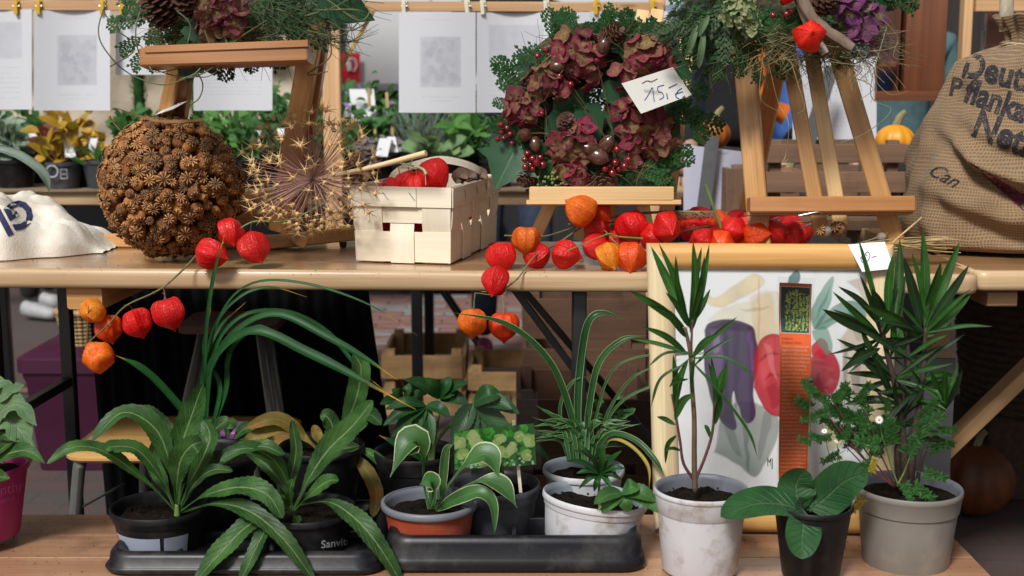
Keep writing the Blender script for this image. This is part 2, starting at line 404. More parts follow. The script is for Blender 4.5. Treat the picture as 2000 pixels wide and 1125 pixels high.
# ------------------------------------------------------------ ground: one sheet of brick paving, single pavers where they can be told apart
m, t, b, o = newmat('shade_toned_brick_paving'); n = T(t)
bk = n.n('TexBrick'); n.put(bk.inputs['Vector'], n.mapp(n.obj(), (1, 1, 1))); bk.inputs['Scale'].default_value = 1
bk.inputs['Brick Width'].default_value = .206; bk.inputs['Row Height'].default_value = .106; bk.inputs['Mortar Size'].default_value = .006
n.put(bk.inputs['Color1'], (.085, .045, .040)); n.put(bk.inputs['Color2'], (.06, .05, .05)); n.put(bk.inputs['Mortar'], (.05, .045, .04))  # brick tones darkened to stand in for shade around the tables
c = n.mix(n.math('MULTIPLY', n.ramp(n.noise(n.obj(), 3, 5), [(.4, (0, 0, 0)), (.7, (1, 1, 1))]), .6), bk.outputs[0], (.07, .06, .055))
n.put(b.inputs['Base Color'], c); b.inputs['Roughness'].default_value = .8
n.put(b.inputs['Normal'], n.bump(n.math('ADD', bk.outputs['Fac'], n.noise(n.obj(), 60, 4)), .4, .004)); GROUND = m
mb = MB(); mb.add([(-60, -60, 0), (60, -60, 0), (60, 90, 0), (-60, 90, 0)], [[0, 1, 2, 3]])
ground = mb.build('ground', GROUND, kind='structure')
mb = MB(); mb.box((-.1, -.05, 0), (.1, .05, .012), .05)
pvr = mb.mesh('paver', PAVE_R); pvg = mb.mesh('paver', PAVE_G)
random.seed(3); cnt = 0
for r_ in range(21):
    y = 4.72 + r_ * .106
    for c_ in range(14):
        x = -1.78 + c_ * .206 + (.103 if r_ % 2 else 0)
        if x > .62 + (y - 4.7) * .1: continue
        band = (r_ // 3) % 2
        o = inst('paver', pvg if (random.random() < .22 or (band and c_ % 3 == 0)) else pvr, ground, Matrix.Translation((x, y, .001 + random.uniform(0, .002))) @ Matrix.Rotation(random.uniform(-.012, .012), 4, 'Z'))
        cnt += 1

# ------------------------------------------------------------ tables and bench
TROT = Matrix.Rotation(R(-2.6), 4, 'Z')
def table_mat(p): return Matrix.Translation(p) @ TROT
def beer_table(name_label, px0, L, front_y, topz, rotated, cols, back=.50, cat='table', z0=0.0):
    """front left corner of the top at px0; u along the front edge, v into depth"""
    o0 = PZ(px0, front_y, topz); rot = rotated
    t = thing('trestle_table', (o0.x, o0.y, 0), name_label, cat)
    U = rot @ Vector((1, 0, 0)); W_ = rot @ Vector((0, 1, 0)); up = Vector((0, 0, 1))
    def q(u, v, z): return o0 + U * u + W_ * v + up * (z - topz)
    n_ = 4; wd = (back - .0) / n_
    for i in range(n_):                                   # boards of the top, the front one with its pale rounded edge
        mb = MB()
        a, b_ = i * wd + (.012 if i == 0 else .0008), (i + 1) * wd - .0008
        mb.bar(q(.012 if i in (0, n_ - 1) else .0, (a + b_) / 2, topz - .018), q(L - .012 if i in (0, n_ - 1) else L, (a + b_) / 2, topz - .018), b_ - a, .036, ch=.03)
        mb.build('board', cols[0], t)
    mb = MB()                                             # edge lipping with rounded corners
    cr = .028; pts = []
    for k in range(9):
        th = math.pi / 2 * k / 8; pts.append((cr - cr * math.sin(math.pi / 2 - th) if 0 else cr * (1 - math.cos(th)) , cr * (1 - math.sin(th))))
    left = [(cr * (1 - math.cos(a_)), cr * (1 - math.sin(a_))) for a_ in [math.pi / 2 * k / 6 for k in range(7)]]
    path = left + [(L - x, y) for x, y in reversed(left)]
    sec = [(.0, -.001), (.0, -.036), (-.0, -.036)]
    prof = [(.016, .0005), (.006, .0), (.0015, -.004), (0, -.012), (0, -.028), (.002, -.036), (.008, -.039), (.016, -.039)]
    vs = []; us = []; run = 0
    for i, (x, y) in enumerate(path):
        if i: run += math.hypot(x - path[i - 1][0], y - path[i - 1][1])
        cx = min(max(x, cr), L - cr); nx, ny = (x - cx, y - cr); l = math.hypot(nx, ny) or 1
        if cr < x < L - cr: nx, ny = 0, -1
        else: nx, ny = nx / l, ny / l
        acc = 0
        for j, (d, z) in enumerate(prof):
            if j: acc += math.hypot(d - prof[j - 1][0], z - prof[j - 1][1])
            vs.append(q(x - nx * d, y - ny * d, topz + z)); us.append((run, acc))
    k = len(prof); fs = [[i * k + j, i * k + j + 1, (i + 1) * k + j + 1, (i + 1) * k + j] for i in range(len(path) - 1) for j in range(k - 1)]
    mb.add(vs, fs, us)
    for sx in (0, 1):
        x = .0015 if sx == 0 else L - .0015
        mb.bar(q(x + (.005 if sx == 0 else -.005), .03, topz - .0195), q(x + (.005 if sx == 0 else -.005), back, topz - .0195), .013, .038, ch=.1)
    mb.build('edge_trim', cols[1], t, smooth=True)
    return t, q
WALNUT = None
TZ = .78
tabA, qA = beer_table('varnished wooden trestle table across the middle carrying the easels and baskets', -260, 2.19, 523.5, TZ, TROT, (W_TABLE, W_EDGE))
# steel folding legs of table A
def leg_set(t, q, u, topz, mat, v0=.06, v1=.44, brace=None):
    for v in (v0, v1):
        mb = MB(); mb.bar(q(u, v, topz - .04), q(u, v, 0.004), .028, .028, (0, 1, 0)); mb.build('leg', mat, t)
    for z in (.12, .45):
        mb = MB(); mb.bar(q(u, v0 + .016, z), q(u, v1 - .016, z), .022, .022); mb.build('crossbar', mat, t)
leg_set(tabA, qA, .22, TZ, M_BLACK); leg_set(tabA, qA, 1.42, TZ, M_BLACK)
for dv in (.05, .20):
    mb = MB(); mb.bar(qA(1.28 - dv * .06, .10 + dv, TZ - .045), qA(1.545 + dv * .2, .10 + dv, .36), .014, .022, (0, 1, 0)); mb.build('brace', M_BLACK, tabA)
mb = MB(); mb.bar(qA(.43, .02, TZ - .062), qA(.43, .48, TZ - .062), .075, .045); mb.build('batten', W_EASEL, tabA)
mb = MB(); mb.bar(qA(1.98, .02, TZ - .062), qA(1.98, .48, TZ - .062), .06, .045); mb.build('batten', W_EASEL, tabA)
tabB, qB = beer_table('pale wooden table at the right edge under the burlap sack', 1906, 1.6, 531, TZ, Matrix.Rotation(R(1), 4, 'Z'), (W_TABLE, W_EDGE), back=1.0)  # top made deeper out of view so that it shades the floor
mb = MB(); mb.bar(P(1834, 560, 2.86), P(1834, 960, 2.93) * Vector((1, 1, 0)) if 0 else P(1832, 1000, 2.86), .045, .035, (0, 1, 0)); mb.build('leg', W_POST, tabB)
mb = MB(); mb.bar(P(1822, 900, 2.80), P(2080, 650, 2.80), .03, .055, (0, 1, 0)); mb.build('brace', W_POST, tabB)
mb = MB(); mb.bar(qB(1.4, .1, TZ - .04), qB(1.4, .1, .004), .05, .04, (0, 1, 0)); mb.build('leg', W_POST, tabB)
for i in range(2):
    mb = MB(); mb.bar(qB(.04 + i * 1.3, .26, TZ - .06), qB(.1 + i * 1.3, .26, TZ - .06), .45, .03); mb.build('batten', W_POST, tabB)

BZ = .295                                                    # the plant bench
bench = thing('plant_bench', (0, 2.25, 0), 'reddish brown wooden bench along the bottom holding trays and potted plants', 'bench')
x1 = PZ(1818, 1005, BZ).x
for i in range(5):
    y0 = 1.86 + i * .118
    mb = MB(); mb.box((-1.5, y0, BZ - .028), (x1, y0 + .1172, BZ), .03); mb.build('board', W_BENCH, bench)
for x in (-1.2, -.1, .55):
    mb = MB(); mb.box((x, 1.9, .0), (x + .05, 2.4, BZ - .029), .05); mb.build('leg', W_CRATE_D, bench)

# ------------------------------------------------------------ back table and everything hung or standing far behind
BT = .81
backt = thing('trestle_table', (0, 4.3, 0), 'pale wooden table behind the easels crowded with potted herbs', 'table')
for i in range(5):
    y0 = 4.0 + i * .15
    mb = MB(); mb.box((-2.1, y0, BT - .04), (.56, y0 + .149, BT), .04); mb.build('board', W_EDGE, backt)
for x in (-1.9, -.325, .5):
    for y in (4.06, 4.66):
        mb = MB(); mb.box((x, y, 0.003), (x + .035, y + .035, BT - .041), .1); mb.build('leg', M_BLACK, backt)
for s_ in (-1, 1):
    mb = MB(); mb.bar((-.45, 4.4 + s_ * .05, BT - .05), (-.02 - .1, 4.4 + s_ * .05, .25), .012, .03, (0, 1, 0)); mb.build('brace', M_BLACK, backt)
# ------------------------------------------------------------ leaf and flower materials
L_ROS = leafmat('rosette_leaf', (.007, .042, .008), (.050, .135, .026), (.20, .30, .12), .46, 12, midw=.055, bumps=.65, veinmix=.8, sheen=.0, spots=(.040, .105, .028), under=(.11, .17, .10))
L_STRAP = leafmat('strap_leaf', (.006, .045, .009), (.014, .085, .014), (.02, .09, .03), .48, 0, tip=(.55, .25, .02), bumps=.15, veinmix=.5, trans=.12)
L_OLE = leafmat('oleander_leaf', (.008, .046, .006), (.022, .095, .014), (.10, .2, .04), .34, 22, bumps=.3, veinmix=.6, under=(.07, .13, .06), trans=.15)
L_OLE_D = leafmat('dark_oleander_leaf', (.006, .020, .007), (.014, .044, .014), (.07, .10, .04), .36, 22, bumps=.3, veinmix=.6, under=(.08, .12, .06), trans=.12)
L_HOST = leafmat('hosta_leaf', (.010, .060, .012), (.035, .125, .025), (.10, .20, .07), .38, 0, edge=(.50, .58, .32), edgew=.030, bumps=.2, trans=.2)
L_CAREX = leafmat('striped_blade', (.012, .055, .018), (.025, .095, .03), (.03, .10, .03), .36, 0, edge=(.30, .40, .14), edgew=.05, bumps=.1, trans=.15)
L_CAREX_Y = leafmat('yellowing_blade', (.25, .20, .03), (.45, .33, .05), (.4, .35, .1), .5, 0, tip=(.4, .16, .02), trans=.2)
L_HELL = leafmat('hellebore_leaf', (.006, .038, .008), (.018, .074, .014), (.05, .12, .06), .42, 14, bumps=.4, veinmix=.5, trans=.1)
L_HELL_L = leafmat('young_hellebore_leaf', (.03, .10, .03), (.06, .17, .04), (.15, .28, .08), .42, 10, bumps=.4, veinmix=.5)
L_ROUND = leafmat('downy_round_leaf', (.008, .050, .012), (.020, .085, .022), (.08, .17, .06), .58, 9, bumps=1.0, veinmix=.5, sheen=.15, trans=.12)
L_SAGE = leafmat('grey_green_leaf', (.07, .15, .06), (.14, .24, .10), (.30, .38, .24), .6, 9, bumps=.9, veinmix=.8, sheen=.4)
L_PARS = leafmat('feathery_leaf', (.018, .075, .018), (.04, .14, .03), (.08, .2, .05), .45, 5, bumps=.3)
L_PARS_Y = leafmat('yellow_leaf', (.45, .33, .03), (.65, .48, .06), (.6, .5, .15), .5, 5)
L_IVY = leafmat('ivy_leaf', (.006, .036, .014), (.014, .065, .024), (.05, .13, .06), .30, 0, bumps=.4, veinmix=.7, midw=.02, trans=.06, waxy=.3)
L_BACK = leafmat('herb_leaf', (.022, .085, .022), (.060, .17, .045), (.14, .26, .09), .5, 8)
L_BACK_P = leafmat('sage_leaf', (.13, .24, .10), (.24, .36, .16), (.30, .42, .2), .6, 8, sheen=.3)
L_AUT = leafmat('autumn_leaf', (.50, .24, .02), (.70, .42, .04), (.3, .3, .05), .5, 7, spots=(.10, .24, .03))
L_RED = leafmat('maroon_leaf', (.10, .015, .018), (.20, .03, .03), (.25, .06, .05), .5, 7)
L_BROWN = leafmat('faded_leaf', (.14, .10, .02), (.28, .20, .05), (.35, .3, .12), .5, 10, spots=(.30, .08, .02))
L_CON = leafmat('conifer_spray', (.006, .045, .010), (.026, .10, .018), (.03, .1, .03), .5, 0, trans=.12)
L_CON_B = leafmat('blue_green_needles', (.022, .052, .020), (.065, .110, .040), (.1, .15, .08), .55, 0, trans=.1)
GRASS_D = plain('dried_grass', (.26, .19, .08), .7, .5, 30, .1); GRASS_G = plain('green_twigs', (.07, .10, .05), .6, .5, 30, .1)
STEM_G = plain('green_stem', (.13, .20, .045), .5, .25, 40, .1); STEM_B = plain('brown_stem', (.11, .065, .035), .7, .35, 60, .4)
STEM_P = plain('purple_stem', (.10, .03, .03), .55, .25, 50, .1); STEM_O = plain('olive_stem', (.14, .13, .05), .6, .3, 30, .2)

# ------------------------------------------------------------ physalis
m, t, b, o = newmat('physalis_lantern'); n = T(t); u, v, _ = n.sep(n.uv()); oc = n.ocol()
rib = n.math('PINGPONG', n.math('MULTIPLY', u, 10.0), .5)
net = n.n('TexVoronoi', feature='DISTANCE_TO_EDGE'); n.put(net.inputs['Vector'], n.mapp(n.obj(), (1, 1, .7))); net.inputs['Scale'].default_value = 6.5
nm = n.ramp(net.outputs['Distance'], [(0, (1, 1, 1)), (.09, (0, 0, 0))]); rm = n.ramp(rib, [(0, (1, 1, 1)), (.055, (0, 0, 0))])
c = n.mix(n.ramp(n.noise(n.obj(), 1.5, 5), [(.3, (0, 0, 0)), (.75, (1, 1, 1))]), oc, n.mix(1.0, oc, (1.25, 1.9, 1.4), 'MULTIPLY'))
c = n.mix(n.math('MULTIPLY', nm, .10), c, n.mix(1.0, oc, (.62, .45, .5), 'MULTIPLY'))
c = n.mix(n.math('MULTIPLY', rm, .40), c, n.mix(1.0, oc, (.60, .42, .5), 'MULTIPLY'))
n.put(b.inputs['Base Color'], c); b.inputs['Roughness'].default_value = .33
h = n.math('ADD', n.math('MULTIPLY', rm, .7), n.math('ADD', n.math('MULTIPLY', nm, .35), n.math('MULTIPLY', n.noise(n.obj(), 3.2, 4, .55, .8), 1.9)))
nmn = n.bump(h, .62, .0020); n.put(b.inputs['Normal'], nmn)
tr = n.n('BsdfTranslucent'); n.put(tr.inputs[0], c); ms = n.n('MixShader'); ms.inputs[0].default_value = .30
n.put(ms.inputs[1], b.outputs[0]); n.put(ms.inputs[2], tr.outputs[0]); n.put(o.inputs[0], ms.outputs[0]); PHYS = m
def lantern_mesh(k, squash=1.0):
    rn = random.Random(k); ph = rn.random() * 6; dents = [(rn.random() * 6.28, rn.uniform(-.4, .7), rn.uniform(.04, .13)) for _ in range(7)]
    prof = [(.02, .74), (.12, .76), (.30, .90), (.52, .93), (.74, .80), (.91, .55), (1.0, .22), (1.0, -.10), (.91, -.42), (.74, -.70), (.50, -.93), (.27, -1.09), (.11, -1.22), (.03, -1.36)]
    mb = MB(); N = 40; vs = []; us = []
    for i, (r, z) in enumerate(prof):
        for j in range(N + 1):
            th = 2 * math.pi * (j % N) / N
            rr = r * (1 + .075 * math.cos(5 * th) * min(1, r * 1.4) + .05 * abs(math.cos(5 * th)) ** 6 - .02 * abs(math.sin(10 * th)))
            for (a, zz, d) in dents:
                da = abs((th - a + math.pi) % (2 * math.pi) - math.pi); rr -= d * math.exp(-(da / .4) ** 2 - ((z - zz) / .35) ** 2) * r
            rr *= 1 + .03 * math.sin(3 * th + ph + z * 2)
            vs.append(Vector((rr * math.cos(th), rr * math.sin(th) * squash, z + .05 * math.sin(2 * th + ph) * r))); us.append((j / N, i / 13))
    fs = [[i * (N + 1) + j, (i + 1) * (N + 1) + j, (i + 1) * (N + 1) + j + 1, i * (N + 1) + j + 1] for i in range(len(prof) - 1) for j in range(N)]
    mb.add(vs, fs, us); return mb.mesh('lantern', PHYS, True)
LANT = [lantern_mesh(k, s_) for k, s_ in ((1, 1), (2, .86), (3, .93), (4, 1.0))]
RED = (.70, .010, .010); ORD = (.78, .06, .006); ORG = (.82, .14, .008); YOR = (.82, .22, .012); DRD = (.55, .008, .012)
def lantern(parent, px, py, r, Y=None, z=None, tip=(0, 0, -1), col=RED, stem=None, k=None):
    rr_ = None
    if Y is None: p = PZ(px, py, z); Y = p.y
    else: p = P(px, py, Y)
    rad = M(r, Y) * .96
    k = random.randrange(4) if k is None else k
    j = (random.uniform(.9, 1.08), random.uniform(.8, 1.1)); col = (min(1, col[0] * j[0]), col[1] * j[1], col[2])
    o = inst('lantern', LANT[k], parent, place(p, -Vector(tip), (rad, rad, rad * .92), random.uniform(0, 6)), col)
    if stem is not None:
        q = P(*stem) if len(stem) == 3 and not isinstance(stem, Vector) else stem
        mb = MB(); top = p - Vector(tip).normalized() * rad * .62; mid = (q + top) / 2 + Vector((0, 0, .006))
        mb.tube([q, mid, top], [.0012, .0009, .0014], 5, 7); mb.build('lantern_stalk', STEM_P if col[1] < .03 else STEM_O, parent)
    return p, rad
def branch(label, loc, paths, group='physalis branches on the table'):
    t = thing('physalis_branch', loc, label, 'physalis branch', group)
    for pts, r0, r1, mt in paths:
        mb = MB(); q = [P(*p) for p in pts]; mb.tube(q, [r0, r1], 7, max(8, len(q) * 5))
        for i in range(1, len(q) - 1): mb.tube([q[i] - V(r0, 0, 0) * 1.1, q[i] + V(r0, 0, 0) * 1.1], [r0 * .7, r0 * 1.5, r0 * .7], 6, 5)
        mb.build('stem', mt, t)
    return t
random.seed(11)
br = branch('physalis branch hanging below the left table edge, red and orange lanterns', P(390, 500, 2.44), [
    ([(398, 478, 2.52), (372, 512, 2.485), (330, 552, 2.44), (300, 572, 2.43), (245, 598, 2.41), (210, 635, 2.40), (166, 674, 2.39)], .0022, .0012, STEM_O),
    ([(170, 672, 2.39), (171, 640, 2.385), (173, 598, 2.375)], .0011, .0009, STEM_O),
    ([(318, 560, 2.435), (322, 575, 2.42), (320, 590, 2.41)], .0011, .0009, STEM_P)])
lantern(br, 182, 607, 27, Y=2.405, tip=(.5, .6, -.4), col=YOR, k=1)
lantern(br, 211, 641, 28, Y=2.43, tip=(.3, -.2, -.9), col=ORD, stem=(222, 622, 2.41))
lantern(br, 268, 629, 30, Y=2.42, tip=(.35, -.1, -.9), col=RED, stem=(250, 596, 2.41))
lantern(br, 331, 610, 33, Y=2.41, tip=(.28, -.1, -.95), col=RED, stem=(318, 572, 2.42))
lantern(br, 193, 697, 32, Y=2.38, tip=(.15, .75, -.6), col=ORG, stem=(168, 672, 2.39), k=0)
br = branch('physalis sprig with three red lanterns lying against the poppy ball', P(450, 480, 2.56), [
    ([(642, 392, 2.60), (590, 420, 2.59), (552, 433, 2.58), (492, 434, 2.57), (442, 468, 2.55), (425, 492, 2.53)], .0022, .0014, STEM_G)])
lantern(br, 412, 496, 32, Y=2.475, tip=(.9, -.2, -.25), col=RED, k=2)
lantern(br, 450, 452, 28, Y=2.56, tip=(.3, -.5, -.8), col=RED, k=1, stem=(470, 440, 2.56))
lantern(br, 496, 483, 32, Y=2.515, tip=(.45, -.4, -.75), col=RED, k=0, stem=(492, 434, 2.57))
br = branch('physalis branch spilling over the table edge right of the chip basket', P(985, 500, 2.48), [
    ([(1140, 440, 2.60), (1090, 475, 2.56), (1045, 500, 2.50), (1010, 545, 2.45), (975, 568, 2.42), (940, 570, 2.41)], .0020, .0012, STEM_O),
    ([(985, 460, 2.52), (1060, 462, 2.54), (1140, 440, 2.60), (1250, 430, 2.64)], .0018, .0012, STEM_O),
    ([(928, 572, 2.40), (975, 578, 2.405), (985, 574, 2.405), (990, 566, 2.41)], .0010, .0010, STEM_O)])
lantern(br, 981, 500, 30, Y=2.52, tip=(.1, -.3, -.95), col=RED, k=3)
lantern(br, 968, 549, 31, Y=2.42, tip=(-.2, -.6, -.7), col=RED, k=1, stem=(990, 530, 2.45))
lantern(br, 1027, 467, 28, Y=2.52, tip=(-.05, -.1, -1), col=ORG, k=2, stem=(1040, 455, 2.56))
lantern(br, 1048, 498, 27, Y=2.53, tip=(-.6, -.4, -.6), col=RED, k=0)
lantern(br, 924, 628, 29, Y=2.37, tip=(-.05, -.1, -1), col=ORG, k=0, stem=(928, 573, 2.40))
lantern(br, 984, 636, 30, Y=2.385, tip=(0, -.1, -1), col=ORD, k=3, stem=(982, 576, 2.405))
br = branch('physalis branch with a plump orange lantern on top before the middle easel', P(1160, 440, 2.55), [
    ([(1380, 415, 2.62), (1300, 414, 2.62), (1220, 420, 2.60), (1160, 434, 2.585), (1110, 438, 2.57)], .0034, .0018, STEM_O),
    ([(1255, 466, 2.52), (1205, 462, 2.51), (1185, 458, 2.505), (1108, 490, 2.47)], .0020, .0011, STEM_G),
    ([(1192, 460, 2.507), (1180, 450, 2.51)], .0013, .0010, STEM_G), ([(1190, 462, 2.506), (1215, 486, 2.48)], .0012, .0009, STEM_G)])
lantern(br, 1134, 411, 32, Y=2.555, tip=(-.7, -.2, .5), col=ORG, k=0)
lantern(br, 1170, 414, 26, Y=2.60, tip=(.6, -.3, -.5), col=ORD, k=1)
lantern(br, 1164, 447, 26, Y=2.60, tip=(.2, -.3, -.9), col=RED, k=2)
lantern(br, 1105, 495, 29, Y=2.51, tip=(.85, -.3, -.2), col=RED, k=3)
lantern(br, 1163, 482, 28, Y=2.56, tip=(-.6, -.4, .1), col=RED, k=1)
lantern(br, 1190, 500, 28, Y=2.50, tip=(.3, -.6, -.7), col=YOR, k=0)
lantern(br, 1233, 502, 31, Y=2.485, tip=(-.1, -.55, -.7), col=ORD, k=2)
lantern(br, 1235, 440, 32, Y=2.58, tip=(.3, -.2, -.8), col=RED, k=3)
lantern(br, 1205, 466, 26, Y=2.62, tip=(-.6, -.3, -.5), col=RED, k=0)
lantern(br, 1302, 443, 32, Y=2.54, tip=(.2, -.9, -.3), col=RED, k=1)
br = branch('bundle of red physalis lying flat behind the picture frame, tied with jute string', P(1400, 450, 2.7), [
    ([(1378, 360, 2.60), (1392, 400, 2.60), (1412, 452, 2.60)], .0030, .0034, STEM_G),
    ([(1330, 452, 2.62), (1400, 440, 2.64), (1440, 445, 2.64), (1520, 425, 2.66)], .0022, .0016, STEM_O),
    ([(1370, 462, 2.60), (1450, 454, 2.62), (1540, 436, 2.65), (1660, 428, 2.68)], .0022, .0015, STEM_O),
    ([(1500, 455, 2.60), (1545, 452, 2.60), (1600, 430, 2.62), (1625, 415, 2.62)], .0022, .0018, plain('silver_stem', (.35, .33, .36), .5))])
mb = MB(); random.seed(5)
for i in range(7):
    pts = []
    for k in range(16):
        t_ = k / 15; a_ = t_ * 16 + i * .9; c = P(1310 + 85 * t_, 416 + 4 * math.sin(t_ * 5) + 8 * t_, 2.61)
        pts.append(c + V(0, math.cos(a_), math.sin(a_)) * .006 + jit(.0025))
    mb.tube(pts, .0011, 4, 40)
mb.build('jute_string', plain('jute', (.22, .13, .075), .9, .3), br)
for (px, py, r, Y, tip, col, k) in [(1352, 448, 24, 2.66, (.9, -.2, -.2), RED, 0), (1385, 440, 27, 2.72, (.7, -.4, .1), RED, 1), (1372, 470, 27, 2.60, (-.5, -.7, .2), RED, 2), (1398, 462, 26, 2.64, (.8, -.3, .2), RED, 3),
        (1430, 452, 28, 2.70, (.9, -.3, .1), RED, 0), (1412, 474, 27, 2.58, (-.2, -.8, -.2), ORD, 1), (1455, 470, 27, 2.62, (.4, -.8, .2), ORD, 2), (1462, 445, 27, 2.72, (.8, -.4, .1), RED, 3), (1438, 432, 25, 2.78, (.5, .2, .5), RED, 1),
        (1503, 465, 28, 2.62, (.7, -.5, 0), RED, 0), (1540, 456, 30, 2.62, (.3, -.6, -.5), RED, 1), (1562, 455, 24, 2.66, (.8, -.3, .2), RED, 2), (1520, 437, 22, 2.74, (.2, -.5, .5), DRD, 3), (1490, 432, 22, 2.78, (.6, -.2, .5), RED, 2), (1340, 432, 25, 2.70, (-.4, -.6, .2), ORD, 1), (1368, 426, 24, 2.74, (.5, -.5, .3), RED, 0), (1405, 436, 26, 2.66, (.3, -.8, .2), ORD, 3), (1432, 448, 27, 2.60, (-.6, -.6, .1), RED, 2), (1478, 458, 27, 2.58, (.7, -.6, .1), ORD, 0), (1515, 452, 26, 2.585, (-.3, -.8, .2), RED, 1), (1545, 440, 24, 2.70, (.5, -.5, .3), RED, 2), (1275, 462, 26, 2.56, (.5, -.7, -.1), RED, 0)]:
    lantern(br, px, py, r, Y=Y, tip=tip, col=col, k=k)

# ------------------------------------------------------------ dried poppy capsules
m, t, b, o = newmat('poppy_capsule'); n = T(t); u, v, _ = n.sep(n.uv()); r = n.rnd(); ob = n.obj()
body = n.ramp(n.noise(ob, 1.4, 4), [(.3, (.15, .046, .011)), (.7, (.40, .155, .04))])
body = n.mix(n.ramp(r, [(.0, (0, 0, 0)), (.75, (0, 0, 0)), (1, (.55, .55, .55))]), body, (.50, .24, .06))
crown = n.mix(u, (.06, .018, .005), (.64, .31, .085))
c = n.mix(n.ramp(v, [(.49, (0, 0, 0)), (.5, (1, 1, 1))]), body, crown)
c = n.mix(1.0, c, n.math('ADD', .60, n.math('MULTIPLY', r, .95)), 'MULTIPLY')
n.put(b.inputs['Base Color'], c); b.inputs['Roughness'].default_value = .44; n.put(b.inputs['Normal'], n.bump(n.noise(ob, 9, 5), .4, .05)); POPPY = m
def poppy_mesh(k, ratio=1.0):
    """crown of radius 1 facing +Z at z=0, urn below it"""
    rn = random.Random(k); mb = MB(); L = rn.choice((9, 10, 11, 12)); N = L * 4; vs = []; us = []
    for i, (rr, z) in enumerate(((.05, .10), (.45, .13), (.80, .08), (1.0, .0), (.93, -.09))):
        for j in range(N):
            th = 2 * math.pi * j / N; c_ = math.cos(L * th); rim = 1 + (.16 * c_ if i >= 3 else 0)
            vs.append(Vector((rr * rim * math.cos(th), rr * rim * math.sin(th), z + (.13 * max(0, c_) * (1 if 0 < i < 4 else .2)) + .06 * math.sin(th * 2 + k))))
            us.append((max(0, c_) ** 1.5 if i else .0, 1.0))
    fs = [[i * N + j, i * N + (j + 1) % N, (i + 1) * N + (j + 1) % N, (i + 1) * N + j][::-1] for i in range(4) for j in range(N)]
    fs.append(list(range(N)))
    mb.add(vs, fs, us)
    mb.lathe([(.50 * ratio, -.06), (.62 * ratio, -.22), (1.0 * ratio, -.62), (1.14 * ratio, -1.1), (1.0 * ratio, -1.7), (.6 * ratio, -2.1), (.2, -2.3)], 14, fn=lambda th, q: 1 + .025 * math.cos(L * th))
    for i in range(len(mb.uv)):
        if i >= len(fs): mb.uv[i] = [(0, .1)] * 4
    return mb.mesh('poppy_capsule', POPPY, True)
POP = [poppy_mesh(1, 1.0), poppy_mesh(2, 1.22), poppy_mesh(3, .85), poppy_mesh(4, 1.4), poppy_mesh(6, 1.0)]
RB = M(146, 2.66); BC = PZ(333, 506, TZ); BC = P(334, 364, 2.66)
RB = BC.z - TZ - .001
ball = thing('poppy_ball', (BC.x, BC.y, TZ), 'brown ball covered in dried poppy capsules standing on the table', 'decorative ball')
mb = MB(); mb.lathe([(RB * .80 * math.sin(math.pi * i / 24) + .0001, -RB * .80 * math.cos(math.pi * i / 24)) for i in range(25)], 36, BC)
mb.build('core', plain('dark_moss', (.028, .013, .007), .9, .5, 60, .6, 90), ball, True)
random.seed(21); NP = 500; PTS = []
for i in range(NP):
    z = 1 - 2 * (i + .5) / NP; rr = math.sqrt(1 - z * z); th = i * 2.399963 + random.uniform(-.06, .06)
    d = Vector((rr * math.cos(th), rr * math.sin(th), z)); PTS.append((d + jit(.055)).normalized())
PTS.sort(key=lambda d: d.dot((BC - CAM).normalized()))          # nearest to the viewer first: those are parts, the far side is one joined part
far_ = MB()
for k_, d in enumerate(PTS):
    s_ = random.choice((.0078, .0092, .0105, .0118, .0132)) * random.uniform(.88, 1.1)
    h_ = RB * random.uniform(.905, .985); mt = place(BC + d * h_, d + jit(.42), (s_, s_ * random.uniform(.85, 1), s_), random.uniform(0, 6)); me_ = random.choice(POP)
    if k_ < 298: inst('poppy_capsule', me_, ball, mt)
    else: far_.add([mt @ v.co for v in me_.vertices], [list(p.vertices) for p in me_.polygons], [[tuple(me_.uv_layers[0].data[l].uv) for l in p.loop_indices] for p in me_.polygons])
far_.build('far_side_capsules', POPPY, ball, True, kind='stuff')
def card(name, label, cat, c4, mat, thick=.0006, group=None, curl=0.0):
    mb = MB(); c4 = [Vector(p) for p in c4]; nn = (c4[1] - c4[0]).cross(c4[3] - c4[0]).normalized()
    N = 8; vs = []; us = []
    for i in range(N + 1):
        for j in range(2 + 1):
            s_, t_ = i / N, j / 2; p = c4[0].lerp(c4[1], s_).lerp(c4[3].lerp(c4[2], s_), t_) + nn * curl * math.sin(math.pi * s_)
            vs.append(p); us.append((s_, t_))
    fs = [[i * 3 + j, (i + 1) * 3 + j, (i + 1) * 3 + j + 1, i * 3 + j + 1] for i in range(N) for j in range(2)]
    k = len(vs); vs += [p - nn * thick for p in vs]; us += us
    fs2 = [[a + k for a in f][::-1] for f in fs]
    rim = [[i * 3, i * 3 + k, (i + 1) * 3 + k, (i + 1) * 3] for i in range(N)] + [[i * 3 + 2, (i + 1) * 3 + 2, (i + 1) * 3 + 2 + k, i * 3 + 2 + k] for i in range(N)] + [[j, j + 1, j + 1 + k, j + k] for j in range(2)] + [[N * 3 + j, N * 3 + j + k, N * 3 + j + 1 + k, N * 3 + j + 1] for j in range(2)]
    mb.add(vs, fs + fs2 + rim, us); o = mb.build(name, mat, None, smooth='auto')
    if label: tag(o, label, cat, group)
    o['kind'] = 'thing'
    return o
tg = card('price_tag', 'small white paper tag pinned on top of the poppy ball', 'price tag', [P(303, 224, 2.62), P(338, 213, 2.60), P(366, 197, 2.62), P(332, 206, 2.68)], CARD)
mb = MB(); mb.tube([P(337, 207, 2.62), P(350, 200, 2.62), P(352, 203, 2.62), P(362, 230, 2.66)], .0007, 4, 9); mb.tube([P(345, 205, 2.62), P(347, 198, 2.62)], .0007, 4, 3); mb.build('pin', INKD, tg)
mb = MB(); 
